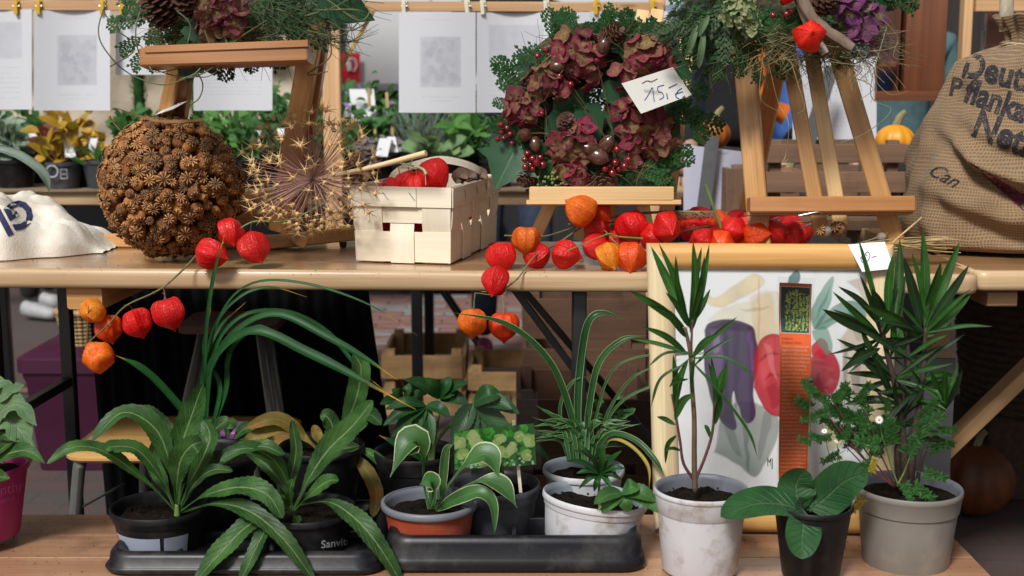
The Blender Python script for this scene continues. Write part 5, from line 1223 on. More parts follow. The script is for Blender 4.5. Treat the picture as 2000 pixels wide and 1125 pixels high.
for q, col, al in (([(.25, .24), (.27, .24), (.275, .40), (.26, .60), (.25, .40)], (40, 18, 62), .6), ([(.31, .23), (.34, .25), (.33, .45), (.31, .60), (.30, .40)], (48, 22, 70), .55), ([(.20, .30), (.23, .27), (.235, .33), (.20, .36)], (170, 150, 190), .5), ([(.38, .28), (.40, .27), (.405, .42), (.39, .42)], (120, 92, 150), .5),
    ([(.18, .245), (.30, .22), (.41, .255), (.30, .262)], (38, 24, 52), .7), ([(.42, .40), (.48, .355), (.56, .36), (.48, .37)], (120, 12, 34), .8), ([(.45, .47), (.50, .44), (.57, .46), (.50, .455)], (130, 14, 36), .8), ([(.46, .31), (.50, .34), (.52, .46), (.49, .42)], (236, 150, 150), .5), ([(.47, .50), (.53, .48), (.56, .56), (.50, .59)], (150, 16, 42), .5),
    ([(.33, .60), (.36, .62), (.38, .84), (.36, .82)], (50, 70, 66), .5), ([(.24, .64), (.30, .70), (.33, .80), (.27, .74)], (60, 80, 74), .45), ([(.46, .60), (.50, .62), (.44, .80), (.42, .76)], (64, 88, 80), .45), ([(.74, .42), (.80, .44), (.81, .50), (.76, .48)], (226, 110, 120), .45),
    ([(.44, .05), (.45, .05), (.44, .30), (.43, .30)], (150, 130, 80), .4), ([(.33, .17), (.50, .16), (.42, .18)], (140, 125, 90), .4), ([(.88, .30), (.90, .34), (.89, .50), (.875, .44)], (110, 84, 62), .5), ([(.92, .44), (.95, .40), (.96, .54), (.93, .56)], (126, 96, 72), .5), ([(.95, .36), (.97, .34), (.97, .42), (.955, .44)], (190, 60, 60), .6),
    ([(.74, .24), (.86, .19), (.98, .20), (.86, .205)], (44, 96, 84), .6), ([(.72, .22), (.77, .14), (.81, .07), (.78, .15)], (44, 96, 84), .6)): P_(q, lin(col), al, 2, .3, .1, 3)
M_PIC = imgmat('watercolour_print', pc_.a, .35, coat=.9)
lb = Cv(60, 400, (.96, .13, .004), 5)
M_LAB = imgmat('orange_label_print', lb.a * (1 - .12 * lb.fbm(8))[..., None], .35)
fp = Cv(80, 120, (.010, .030, .018), 8); fp.dots(260, (0, .3, 1, 1), 4, [(.02, .10, .07), (.01, .05, .04), (.03, .13, .09)], .7)
for x in (.2, .32, .45, .55, .68, .8, .92): fp.dots(70, (x - .04, .04 + abs(x - .5) * .3, x + .04, .95), 1.8, [(.42, .50, .05), (.30, .40, .04), (.60, .62, .12)])
M_VERB = imgmat('mullein_photo', fp.a, .3)
hp = Cv(200, 110, (.03, .14, .02), 2); hp.dots(160, (0, 0, 1, 1), 9, [(.05, .34, .03), (.02, .14, .02), (.10, .46, .05), (.01, .06, .02)], .75)
for cx, cy in [(.12, .62), (.28, .38), (.35, .85), (.55, .30), (.60, .62), (.72, .55), (.80, .28), (.22, .2), (.9, .75), (.48, .8), (.93, .4), (.06, .3)]:
    hp.dots(14, (cx - .05, cy - .09, cx + .05, cy + .09), 8, [(.42, .55, .18), (.55, .66, .28), (.34, .50, .12)], .8); hp.dots(3, (cx - .01, cy - .02, cx + .01, cy + .02), 4, [(.62, .62, .30)])
hp.dots(30, (0, .8, 1, 1), 3, [(.7, .72, .74)], .8)
M_HELL = imgmat('hellebore_photo', hp.a * np.array([1.25, 1.35, 1.2], np.float32), .25)
pl_ = Cv(220, 90, (.30, .34, .42), 4); pl_.dots(16, (.02, .5, .10, .85), 7, [(.03, .18, .05)]); pl_.dots(30, (.10, .62, .30, .95), 8, [(.25, .01, .03), (.16, .01, .03)]); pl_.dots(60, (.25, .78, .62, 1), 6, [(.06, .015, .16), (.10, .02, .2)]); pl_.dots(8, (.0, .1, .06, .5), 6, [(.5, .08, .06)])
M_POTL = imgmat('pot_label_print', pl_.a, .4)

# ------------------------------------------------------------ framed picture leaning on the table
def fmix(u, v, w_=0.0):                                        # u,v 0..1 over the frame, w_ metres towards the viewer
    tl, tr_, bl, br_ = P(1262, 473, 2.445), P(1742, 480, 2.425), P(1277, 1040, 2.355), P(1744, 1046, 2.335)
    tl.z = tr_.z = (tl.z + tr_.z) / 2; bl.z = br_.z = BZ + .004
    p = (bl.lerp(br_, u)).lerp(tl.lerp(tr_, u), v); nn = (br_ - bl).cross(tl - bl).normalized()
    return p + nn * w_
fr = thing('picture_frame', tuple(fmix(.5, 0)), 'large wooden picture frame with a vegetable watercolour leaning on the table edge', 'picture frame')
FW, FH = (fmix(1, 0) - fmix(0, 0)).length, (fmix(0, 1) - fmix(0, 0)).length; BW = .050
def frail(a, b_, side, mat, mitre=True):
    """a moulding with a rounded face, mitred at both ends"""
    mb = MB(); prof = [(0, 0), (0, .016), (.004, .022), (.012, .0255), (.024, .026), (.036, .023), (.044, .016), (.048, .010), (.050, .004), (.050, .0)]
    L = FW if side in ('t', 'b') else FH; vs = []; us = []
    for k in range(2):
        for (d, w_) in prof:
            s_ = d if k == 0 else L - d
            if side == 't': u, v = s_ / FW, 1 - d / FH
            elif side == 'b': u, v = s_ / FW, d / FH
            elif side == 'l': u, v = d / FW, s_ / FH
            else: u, v = 1 - d / FW, s_ / FH
            vs.append(fmix(u, v, w_ * 1.0)); us.append((s_, d))
    n_ = len(prof); fs = [[i, i + 1, n_ + i + 1, n_ + i] for i in range(n_ - 1)]
    if side in ('b', 'r'): pass
    mb.add(vs, fs, us); mb.build('frame_rail', mat, fr, smooth=True)
frail(0, 0, 't', W_FRAME_T); frail(0, 0, 'b', W_FRAME_T); frail(0, 0, 'l', W_FRAME); frail(0, 0, 'r', W_FRAME)
def fquad(u0, u1, v0, v1, w_): return [fmix(u0, v0, w_), fmix(u1, v0, w_), fmix(u1, v1, w_), fmix(u0, v1, w_)]
bu, bv = .048 / FW, .048 / FH
mb = MB(); mb.add(fquad(.002, .998, .002, .998, -.002), [[0, 1, 2, 3]], [(0, 0), (1, 0), (1, 1), (0, 1)]); mb.build('backing', W_CRATE, fr)
mb = MB(); mb.add(fquad(bu, 1 - bu, bv, 1 - bv, .003), [[0, 1, 2, 3]], [(0, 0), (1, 0), (1, 1), (0, 1)]); mb.build('watercolour', M_PIC, fr)
m, t, b, o = newmat('glass_pane'); n = T(t)
gl = n.n('BsdfGlossy'); gl.inputs['Roughness'].default_value = .03; gl.inputs[0].default_value = (1, 1, 1, 1); tp = n.n('BsdfTransparent'); fz = n.n('Fresnel'); fz.inputs[0].default_value = 1.33
ms = n.n('MixShader'); n.put(ms.inputs[0], fz.outputs[0]); n.put(ms.inputs[1], tp.outputs[0]); n.put(ms.inputs[2], gl.outputs[0]); n.put(o.inputs[0], ms.outputs[0]); GLASS = m
mb = MB(); mb.add(fquad(bu, 1 - bu, bv, 1 - bv, .006), [[0, 1, 2, 3]], [(0, 0), (1, 0), (1, 1), (0, 1)]); mb.build('glass', GLASS, fr)
def ftext(txt, u, v, size, mat, parent, fm, bold=0.0, name='printed_text', shear=0):
    vs, fs = textmesh(txt, size, 0, bold); mb = MB(); mb.add([fm(x.x + x.y * shear, x.y) for x in vs], fs); return mb.build(name, mat, parent, smooth=False)
ftext('MJ', 0, 0, .014, INKD, fr, lambda x, y: fmix(.478 + x * .8 / FW, .225 + y * 1.6 / FH, .0042), 0, 'signature')
ftext('2..', 0, 0, .012, INKD, fr, lambda x, y: fmix(.535 + x / FW, .220 + y / FH, .0042), 0, 'signature')
pt = card('price_tag', 'white price slip stuck on the top right corner of the picture frame', 'price tag', [P(1684, 531, 2.385), P(1746, 525, 2.375), P(1728, 472, 2.395), P(1656, 478, 2.405)], PAPER, curl=.003)
PTB = BVHTree.FromPolygons([tuple(v.co) for v in pt.data.vertices], [tuple(p.vertices) for p in pt.data.polygons])
for pts in ([(1680, 506), (1684, 500), (1683, 510), (1688, 514)], [(1694, 500), (1690, 496), (1695, 492), (1699, 498), (1696, 508), (1692, 510)], [(1702, 503), (1712, 500)]): stroke(pt, PTB, pts, .7, INK)

# ------------------------------------------------------------ pots
def pot(name, label, px, py, rp, Y, h, mats, rb=.74, lip=.013, group=None, tilt=None, soil=.022, z0=None, cat='potted plant', collar=.0, feet=False):
    """px,py: centre of the rim in the photo, rp its half width, h the height"""
    c = P(px, py, Y); r_ = M(rp, Y)
    base = Vector((c.x, c.y, c.z - h))
    t = thing(name, tuple(base), label, cat, group); mt = Matrix.Identity(4)
    if tilt: mt = Matrix.Rotation(tilt[0], 4, 'Y') @ Matrix.Rotation(tilt[1], 4, 'X')
    rbm = r_ * rb
    q = lambda f: rbm + (r_ * .955 - rbm) * f
    prof = [(.001, .004), (rbm * .55, .004), (rbm * .6, .0), (rbm * .97, .0), (rbm, .004), (q(.45), h * .45), (q(.72), h * .70)]
    if collar: prof += [(q(.73), h * .72), (q(.73) + collar, h * .735)]
    prof += [(q(.97) + collar, h - lip), (r_ - .001, h - lip + .001), (r_, h - lip + .003), (r_, h - .003), (r_ - .0015, h)]
    fn = None
    if feet: fn = lambda th, k: 1
    mb = MB(); mb.lathe(prof, 64, base, mt); pb = mb; mb.build('pot', mats[0], t, smooth='auto')
    mi = MB(); mi.lathe([(r_ - .0015, h), (r_ - .005, h - .001), (r_ - .007, h - .010), (q(.8) - .004, h * .6), (q(.4) - .004, h * .3)], 64, base, mt); mi.build('pot_inside', mats[1], t, True)
    ms_ = MB(); rs_ = q(1 - soil / h * .9) - .003; NR = 10; vs = []; us = []
    for i in range(NR + 1):
        for j in range(40):
            rr = rs_ * i / NR; th = 2 * math.pi * j / 40; p = Vector((rr * math.cos(th), rr * math.sin(th), 0))
            p.z = h - soil + noise.noise(p * 90 + c) * .006 + noise.noise(p * 260) * .003 + (random.random() - .5) * .0016
            vs.append((mt @ p) + base); us.append((0, 0))
    fs = [[i * 40 + j, i * 40 + (j + 1) % 40, (i + 1) * 40 + (j + 1) % 40, (i + 1) * 40 + j] for i in range(NR) for j in range(40)]
    ms_.add(vs, fs, us)
    for i in range(70):
        a, rr = random.uniform(0, 6.28), rs_ * math.sqrt(random.random()); p = Vector((rr * math.cos(a), rr * math.sin(a), h - soil + .002)); s_ = random.uniform(.001, .0035)
        pp = [(mt @ (p + Vector(d) * s_)) + base for d in ((1, 0, 0), (-.6, .9, 0), (-.5, -.8, .1), (0, 0, 1.2))]; ms_.add(pp, [[0, 1, 3], [1, 2, 3], [2, 0, 3]])
    ms_.build('soil', SOIL, t, True)
    return t, bvh_of(pb), base, r_, h
def leafp(t, pts, wpx, Y, mat, prof='rosette', face=(0, -1, .8), fold=.3, ruffle=0, serr=0, n_=22, nx=6, name='leaf', twist=0, lobes=0, rf=7):
    q = [P(p[0], p[1], Y + (p[2] if len(p) > 2 else 0)) for p in pts]
    mb = MB(); mb.blade(q, M(wpx, Y), prof, face, fold, nx, n_, ruffle, serr, lobes, twist, seed=int(abs(pts[-1][0] * 7 + pts[-1][1])), rf=rf)
    return mb.build(name, mat, t, True)
def stem(t, pts, Y, r0, r1, mat, name='stem'):
    mb = MB(); mb.tube([P(p[0], p[1], Y + (p[2] if len(p) > 2 else 0)) for p in pts], [r0, r1], 8, max(8, len(pts) * 5)); return mb.build(name, mat, t, True)
BK = (K_BLACK, K_BLACK)
random.seed(50)
# trays
def tray(label, x0, x1, yf, yb, ztop, group='black nursery trays on the bench'):
    a = PZ(x0, yf, BZ); b_ = PZ(x1, yf, BZ); zt = ztop; xa, xb, ya, yb = a.x, b_.x, a.y, yb
    t = thing('plant_tray', ((xa + xb) / 2, ya, BZ), label, 'plant tray', group)
    def ring(inset, z, rad):
        out = []; X0, X1, Y0, Y1 = xa + inset, xb - inset, ya + inset, yb - inset
        for (cx, cy, a0) in ((X1 - rad, Y0 + rad, -90), (X1 - rad, Y1 - rad, 0), (X0 + rad, Y1 - rad, 90), (X0 + rad, Y0 + rad, 180)):
            for k in range(9): th = R(a0 + k * 90 / 8); out.append(Vector((cx + rad * math.cos(th), cy + rad * math.sin(th), z)))
        return out
    H = zt - BZ
    rs_ = [ring(.012, .001 + BZ, .035), ring(.003, BZ + .004, .042), ring(.0, BZ + .010, .045), ring(.004, BZ + H * .38, .045), ring(.006, BZ + H * .42, .045), ring(.008, BZ + H * .80, .045), ring(.012, zt - .003, .042), ring(.018, zt, .038), ring(.026, zt - .001, .032), ring(.033, zt - .010, .03), ring(.040, BZ + .012, .03)]
    vs = [p for r_ in rs_ for p in r_]; N = len(rs_[0]); us = [(0, 0)] * len(vs)
    fs = [[i * N + j, i * N + (j + 1) % N, (i + 1) * N + (j + 1) % N, (i + 1) * N + j] for i in range(len(rs_) - 1) for j in range(N)]; fs.append([(len(rs_) - 1) * N + j for j in range(N)])
    mb = MB(); mb.add(vs, fs, us); mb.build('tray_shell', K_TRAY, t, True)
    nc = 4
    for i in range(1, nc):
        x = xa + (xb - xa) * i / nc
        mb = MB(); mb.box((x - .004, ya + .042, BZ + .013), (x + .004, yb - .042, zt - .015), .2); mb.build('cell_wall', K_TRAY, t)
    mb = MB(); mb.box((xa + .042, (ya + yb) / 2 - .004, BZ + .013), (xb - .042, (ya + yb) / 2 + .004, zt - .014), .2); mb.build('cell_wall', K_TRAY, t)
    return t
tray('black plastic nursery tray at the left with two leafy rosette pots', 192, 748, 1128, 2.44, BZ + .040)
tray('black plastic nursery tray in the middle with the terracotta and white pots', 742, 1266, 1122, 2.44, BZ + .064)

# ---- rosette in the labelled pot
tA, bvA, bA, rA, hA = pot('potted_plant', 'leafy rosette in a black pot with a pale printed label, front left', 312, 985, 98, 2.25, .083, BK, .80, collar=.003)
stem(tA, [(346, 1008), (346, 985)], 2.245, .006, .004, STEM_G)
rp = plain('root_collar', (.30, .14, .05), .7)
for pts, wd, kw in [
    ([(346, 1002), (290, 945, -.02), (215, 888, -.06), (150, 872, -.09), (92, 906, -.11)], 44, dict(face=(.1, -1, 1.3))),
    ([(345, 1000), (318, 940, -.02), (270, 880, -.04), (222, 872, -.06), (206, 880, -.07)], 42, dict(face=(.3, -1, .8))),
    ([(346, 998), (335, 920, 0), (305, 840, .0), (240, 806, -.01), (180, 862, -.03)], 62, dict(face=(-.2, -.8, 1.2), prof='rosette')),
    ([(346, 996), (340, 930, .03), (330, 850, .05), (290, 808, .06), (262, 806, .06)], 50, dict()),
    ([(348, 996), (352, 930, 0), (358, 860, .01), (378, 800, .01), (396, 750, 0)], 74, dict(prof='rosette', face=(.1, -1, .1))),
    ([(347, 1000), (345, 950, -.03), (352, 900, -.05), (372, 872, -.06), (395, 862, -.05)], 66, dict(face=(0, -1, .2))),
    ([(348, 1000), (372, 940, -.01), (398, 890, -.02), (410, 850, -.01), (398, 820, .01)], 60, dict(face=(-.3, -1, .2), prof='rosette')),
    ([(350, 998), (395, 935, -.01), (450, 890, -.02), (510, 872, -.03), (556, 888, -.03)], 50, dict(face=(0, -.7, 1))),
    ([(350, 1000), (380, 945, -.03), (415, 918, -.04), (455, 920, -.05)], 34, dict()),
    ([(350, 1000), (400, 968, -.05), (465, 952, -.08), (520, 965, -.10), (552, 1012, -.11)], 62, dict(face=(.1, -1, 1.1))),
    ([(352, 1002), (420, 984, -.06), (490, 1000, -.10), (555, 1055, -.13), (615, 1135, -.15)], 52, dict(face=(.4, -1, .8))),
    ([(344, 1000), (322, 950, .03), (300, 900, .05), (310, 850, .06)], 44, dict()),
    ([(346, 1000), (360, 940, .05), (382, 880, .07), (430, 830, .08), (450, 820, .08)], 46, dict())]:
    kw.setdefault('prof', 'rosette'); leafp(tA, pts, wd * .72, 2.25, L_ROS, ruffle=.09, serr=.09, n_=44, rf=9, **kw)
def cyl_print(t, base, r_at, h0, h1, a0, a1, mat, name, off=.0008):
    mb = MB(); N = 16; vs = []; us = []
    for i in range(N + 1):
        th = R(a0 + (a1 - a0) * i / N)
        for k, z in enumerate((h0, h1)):
            rr = r_at(z) + off; vs.append(base + Vector((rr * math.sin(th), -rr * math.cos(th), z))); us.append((i / N, k))
    mb.add(vs, [[i * 2, i * 2 + 2, i * 2 + 3, i * 2 + 1] for i in range(N)], us); return mb.build(name, mat, t, True)
rad_at = lambda r_, rb, h, col=0: (lambda z: r_ * rb + (r_ * .955 - r_ * rb) * (z / h))
cyl_print(tA, bA, rad_at(rA, .80, hA), .006, .045, -58, 14, M_POTL, 'pot_label')
cyl_print(tA, bA, rad_at(rA, .80, hA), .006, .045, 19, 52, plain('label_grey', (.22, .24, .29), .5), 'pot_label')
# ---- rosette in the lettered pot
tB, bvB, bB, rB, hB = pot('potted_plant', 'leafy rosette in a black pot with white lettering in the left tray', 598, 990, 100, 2.25, .083, BK, .80)
for pts, wd, kw in [
    ([(572, 998), (600, 940, 0), (640, 880, 0), (690, 830, -.01), (728, 782, -.01)], 66, dict(face=(-.4, -1, .3))),
    ([(572, 998), (568, 940, .01), (578, 880, .02), (570, 820, .03)], 36, dict(face=(.4, -1, .2))),
    ([(572, 998), (560, 940, .0), (530, 895, -.02), (480, 875, -.04), (430, 900, -.05)], 44, dict()),
    ([(574, 998), (610, 962, -.04), (640, 940, -.05), (662, 938, -.06)], 40, dict()),
    ([(578, 988), (640, 980, -.05), (690, 1010, -.09), (735, 1060, -.12), (785, 1140, -.13)], 56, dict(face=(.4, -1, .7))),
    ([(574, 996), (610, 930, .04), (650, 885, .05), (702, 870, .06)], 42, dict()),
    ([(570, 998), (555, 950, .03), (510, 900, .05), (468, 870, .06)], 34, dict()),
    ([(566, 1000), (530, 1005, -.06), (480, 1030, -.10), (430, 1080, -.13), (378, 1140, -.15)], 60, dict(face=(-.4, -1, .6))),
    ([(568, 1002), (535, 1010, -.07), (505, 1060, -.12), (468, 1140, -.15)], 42, dict(face=(-.3, -1, .5))),
    ([(570, 1000), (566, 960, -.03), (572, 935, -.04)], 26, dict()), ([(570, 1000), (556, 985, -.04), (545, 965, -.05)], 30, dict()),
    ([(572, 1002), (580, 1015, -.05), (584, 1022, -.07)], 26, dict())]:
    kw.setdefault('prof', 'rosette'); leafp(tB, pts, wd * .76, 2.25, L_ROS, ruffle=.08, serr=.09, n_=44, rf=9, **kw)
vs, fs = textmesh('Sanvitalia', 1, 1, .012)
print_on('printed_letters', tB, bvB, vs, fs, lambda v: (627 + v.x * 21, 1071 - v.y * 21 - v.x * 2.8), INKW, .001)
mb_v = [Vector((math.cos(k * math.pi / 8) * (1 if k % 2 == 0 else .35), math.sin(k * math.pi / 8) * (1 if k % 2 == 0 else .35), 0)) for k in range(16)]
print_on('printed_star', tB, bvB, [Vector((0, 0, 0))] + mb_v, [[0, 1 + k, 1 + (k + 1) % 16] for k in range(16)], lambda v: (530 + v.x * 6, 1072 - v.y * 12), INKW, .001)
# ---- pots of the back row, left
tG, _, bG, rG, hG = pot('potted_plant', 'black pot of long arching strap leaves behind the labelled rosette pot', 395, 885, 112, 2.40, .125, BK, .78, collar=.003)
for pts, wd, kw in [
    ([(402, 872), (400, 740), (404, 640, -.02), (418, 540, -.03), (440, 452, -.03)], 11, dict(mat=L_STRAP)),
    ([(398, 872), (408, 700), (440, 600, -.02), (500, 552, -.04), (600, 555, -.06), (720, 595, -.08), (815, 655, -.09)], 8, dict()),
    ([(400, 872), (412, 730), (460, 650, -.02), (540, 615, -.04), (640, 660, -.07), (720, 705, -.08), (776, 742, -.09)], 20, dict()),
    ([(400, 872), (405, 760), (430, 690, -.03), (500, 648, -.06), (600, 690, -.08), (700, 740, -.10), (812, 800, -.12)], 27, dict()),
    ([(402, 872), (415, 700), (470, 620), (560, 610, .02), (640, 650, .03), (700, 720, .02), (760, 770, .0)], 13, dict()),
    ([(398, 872), (395, 760), (420, 640), (470, 580, .02), (530, 562, .03), (600, 580, .04)], 10, dict()),
    ([(396, 872), (370, 820), (310, 750, -.03), (268, 715, -.05), (226, 694, -.06)], 20, dict()),
    ([(404, 872), (430, 760), (400, 690), (412, 600)], 12, dict()), ([(400, 872), (440, 770), (450, 690), (500, 640), (545, 650)], 14, dict()),
    ([(405, 872), (390, 800), (405, 700), (430, 640, .02), (480, 590, .02)], 14, dict())]:
    kw.pop('mat', 0); leafp(tG, pts, wd * .78, 2.40, L_STRAP, 'strap', (0, -.9, 1), .55, n_=34, nx=4, **kw)
tH, _, _, _, _ = pot('potted_plant', 'black pot of yellowing lance leaves at the back of the left tray', 628, 868, 86, 2.41, .11, BK, .78)
for pts, wd, mat in [([(640, 880), (672, 830), (695, 780), (705, 720), (690, 690)], 44, L_ROS), ([(630, 885), (590, 850), (540, 818, -.02), (480, 836, -.04)], 30, L_BROWN), ([(625, 885), (600, 860), (560, 832), (505, 850, -.03), (470, 872, -.04)], 30, L_BROWN),
    ([(640, 880), (650, 840), (640, 815), (625, 812)], 34, L_ROS), ([(628, 880), (620, 850), (612, 830)], 22, L_BROWN), ([(640, 885), (690, 840), (720, 810), (745, 830, -.02)], 34, L_ROS), ([(650, 890), (700, 900, -.02), (735, 960, -.04), (728, 1010, -.05)], 30, L_BROWN), ([(650, 890), (710, 880), (770, 920, -.03), (800, 915, -.03)], 22, L_ROS), ([(630, 880), (640, 850), (660, 845), (690, 870)], 26, L_ROS)]:
    leafp(tH, pts, wd, 2.41, mat, 'rosette', (0, -1, .6), .35, ruffle=.06, serr=.04)
# ---- hosta
tC, _, bC_, rC_, hC_ = pot('potted_plant', 'terracotta coloured pot with a small white edged hosta in the middle tray', 839, 977, 95, 2.25, .079, (K_RED, K_GREYIN), .84)
mb = MB(); mb.lathe([(rC_ + .0006, hC_ - .012), (rC_ + .0022, hC_ - .010), (rC_ + .0022, hC_ - .001), (rC_ - .001, hC_ + .0012), (rC_ - .004, hC_ + .0005)], 64, bC_); mb.build('pot_rim', K_GREYIN, tC, True)
cyl_print(tC, bC_, rad_at(rC_, .84, hC_), .014, .030, 33, 54, PAPER, 'sticker', .001)
for pts, wd, kw in [([(838, 994), (828, 940), (826, 880, -.02), (800, 862, -.04), (762, 932, -.06)], 60, dict(face=(-.5, -.9, .6))), ([(840, 995), (846, 965, -.02), (842, 942, -.04), (820, 946, -.05)], 40, dict()),
    ([(850, 994), (878, 945, -.02), (918, 900, -.04), (955, 890, -.05), (976, 936, -.06)], 50, dict(face=(.1, -.8, 1))), ([(850, 996), (900, 955, -.04), (945, 938, -.06), (982, 952, -.07), (1010, 992, -.08)], 42, dict(face=(.2, -.7, 1))),
    ([(850, 998), (890, 975, -.04), (935, 962, -.06), (962, 985, -.07), (966, 1042, -.08)], 30, dict(face=(.5, -.8, .6))), ([(862, 990), (866, 930), (872, 880), (885, 868)], 18, dict()), ([(846, 995), (845, 960), (848, 940)], 16, dict())]:
    leafp(tC, pts, wd, 2.25, L_HOST, 'hosta' if wd > 35 else 'lance', fold=.35, n_=26, nx=8, **kw)
# ---- hellebore in the back black pot
def whorl(t, px, py, Y, tips, wd, mat, prof='lance', serr=.08, drop=.0):
    for k, (tx, ty) in enumerate(tips):
        mx, my = (px + tx) / 2, (py + ty) / 2 - abs(tx - px) * .12
        leafp(t, [(px, py), (mx, my, -.02), (tx, ty, -.035 + (k % 3) * .012)], wd * random.uniform(.85, 1.1), Y, mat, prof, (random.uniform(-.3, .3), -.9, .9), .35, serr=serr, n_=20, nx=6)
tI, _, _, _, _ = pot('potted_plant', 'black pot with a dark green hellebore behind the terracotta pot', 812, 878, 84, 2.42, .125, BK, .78, collar=.003)
for pts in ([(838, 905), (838, 860), (830, 800)], [(842, 905), (848, 870), (880, 830), (925, 795)], [(840, 905), (836, 860), (800, 800), (790, 785)], [(845, 905), (850, 850), (862, 790)]): stem(tI, pts, 2.41, .0045, .002, STEM_G)
whorl(tI, 832, 792, 2.38, [(748, 832), (765, 855), (800, 870), (845, 870), (880, 815), (752, 800)], 28, L_HELL)
whorl(tI, 860, 778, 2.40, [(790, 742), (830, 738), (880, 735), (915, 748), (915, 790), (890, 760)], 32, L_HELL)
whorl(tI, 925, 788, 2.37, [(882, 870), (905, 900), (945, 905), (1012, 880), (1015, 808), (980, 770), (1000, 800)], 44, L_HELL)
whorl(tI, 790, 785, 2.42, [(742, 790), (765, 760), (800, 748), (835, 770)], 26, L_HELL)
leafp(tI, [(840, 905), (800, 880, -.03), (740, 850, -.05)], 18, 2.41, L_STRAP, 'strap')
# ---- dark grey pot with the flower photo
tD, _, bD, rD, hD = pot('potted_plant', 'dark grey pot with a hellebore photo card in the middle tray', 968, 942, 90, 2.32, .10, (K_DGREY, K_DGREY), .80, collar=.003)
for pts in ([(962, 960), (960, 920), (955, 900)], [(975, 960), (985, 900), (1000, 860)]): stem(tD, pts, 2.33, .003, .002, STEM_G)
whorl(tD, 1000, 856, 2.36, [(1040, 880), (1060, 850), (1075, 900), (1030, 835)], 24, L_HELL); whorl(tD, 955, 905, 2.35, [(920, 925), (930, 900), (985, 925)], 20, L_HELL)
hl = card('flower_photo_card', 'plastic sleeve card with a photo of pale green hellebore flowers', 'plant label', [P(888, 917, 2.262), P(1047, 908, 2.262), P(1043, 827, 2.268), P(887, 842, 2.268)], M_HELL)
m, t, b, o = newmat('clear_sleeve'); n = T(t)
gl = n.n('BsdfGlossy'); gl.inputs['Roughness'].default_value = .12; tp = n.n('BsdfTransparent'); tp.inputs[0].default_value = (.93, .95, .95, 1); fz = n.n('Fresnel'); fz.inputs[0].default_value = 1.4
ms = n.n('MixShader'); n.put(ms.inputs[0], n.math('ADD', fz.outputs[0], .02)); n.put(ms.inputs[1], tp.outputs[0]); n.put(ms.inputs[2], gl.outputs[0]); n.put(o.inputs[0], ms.outputs[0]); SLEEVE = m
mb = MB(); mb.add([P(880, 926, 2.258), P(1058, 916, 2.258), P(1050, 765, 2.272), P(878, 778, 2.272)], [[0, 1, 2, 3]]); mb.build('sleeve', SLEEVE, hl)
mb = MB(); mb.bar(P(1017, 962, 2.272), P(1003, 820, 2.278), .006, .002, (0, -1, 0)); mb.build('stick', W_CHIP, hl)
# ---- white tilted pot
tE, _, bE, rE, hE = pot('potted_plant', 'tilted white pot with a small young hellebore in the middle tray', 1152, 968, 106, 2.25, .085, (K_WHITE, K_INNER), .86, tilt=(R(7), R(-3)), collar=.002)
stem(tE, [(1172, 1000), (1170, 960), (1172, 925)], 2.24, .003, .002, STEM_G); stem(tE, [(1165, 1000), (1180, 985), (1205, 968)], 2.22, .002, .0015, STEM_G)
whorl(tE, 1172, 925, 2.22, [(1105, 900), (1125, 925), (1130, 955), (1215, 880), (1222, 915), (1215, 938), (1150, 885), (1180, 870), (1160, 960), (1195, 955)], 13, L_HELL, drop=.01)
whorl(tE, 1160, 900, 2.24, [(1120, 880), (1130, 870), (1190, 862), (1205, 895)], 12, L_HELL)
whorl(tE, 1215, 962, 2.18, [(1160, 985), (1175, 1002), (1228, 1000), (1292, 1004), (1285, 980), (1248, 950)], 34, L_HELL_L)
# ---- striped grass in a white pot behind
tF, _, _, _, _ = pot('potted_plant', 'white pot with striped grassy blades behind the tilted white pot', 1140, 912, 82, 2.405, .115, (K_WHITE, K_INNER), .78)
random.seed(12)
for pts, wd in [([(1135, 900), (1128, 800), (1135, 700), (1150, 630, -.02), (1180, 612, -.02), (1228, 628, -.01)], 15), ([(1130, 900), (1118, 820), (1075, 710, -.02), (990, 635, -.05), (870, 608, -.09)], 14), ([(1140, 900), (1150, 800), (1170, 710), (1215, 665), (1262, 655)], 13),
    ([(1150, 900), (1175, 850), (1190, 800), (1240, 735), (1330, 700)], 6), ([(1150, 900), (1200, 800), (1260, 760), (1330, 745), (1390, 770), (1440, 840)], 6), ([(1125, 900), (1100, 850), (1095, 790), (1120, 745), (1150, 735)], 7), ([(1145, 900), (1160, 830), (1200, 720), (1300, 690), (1420, 690)], 5),
    ([(1150, 900), (1190, 850, -.02), (1240, 860, -.05), (1280, 900, -.08), (1300, 935, -.09)], 12), ([(1155, 900), (1190, 860, -.02), (1230, 870, -.05), (1265, 910, -.08), (1268, 960, -.09)], 8)]:
    leafp(tF, pts, wd, 2.40, L_CAREX_Y if wd == 8 else L_CAREX, 'strap', (0, -.9, .9), .5, n_=30, nx=6)
for i in range(44):
    a = random.uniform(-1, 1); bx = 1140 + a * 30; L = random.uniform(50, 130); dx = a * 70 + random.uniform(-30, 30)
    leafp(tF, [(bx, 902, random.uniform(-.03, .03)), (bx + dx * .3, 902 - L * .6, -.01), (bx + dx * 1.1, 902 - L * random.uniform(.5, .9), -.02)], random.uniform(5, 9), 2.40, L_CAREX, 'strap', n_=10, nx=2, fold=.4)
for i in range(24):
    a = random.uniform(-.3, 1); bx = 1165 + a * 60; by = 900 - random.uniform(10, 110); leafp(tF, [(bx, by), (bx + random.uniform(-16, 16), by - 14), (bx + random.uniform(-22, 26), by - 10)], 9, 2.42, L_HELL_L, 'lance', n_=7, nx=2)
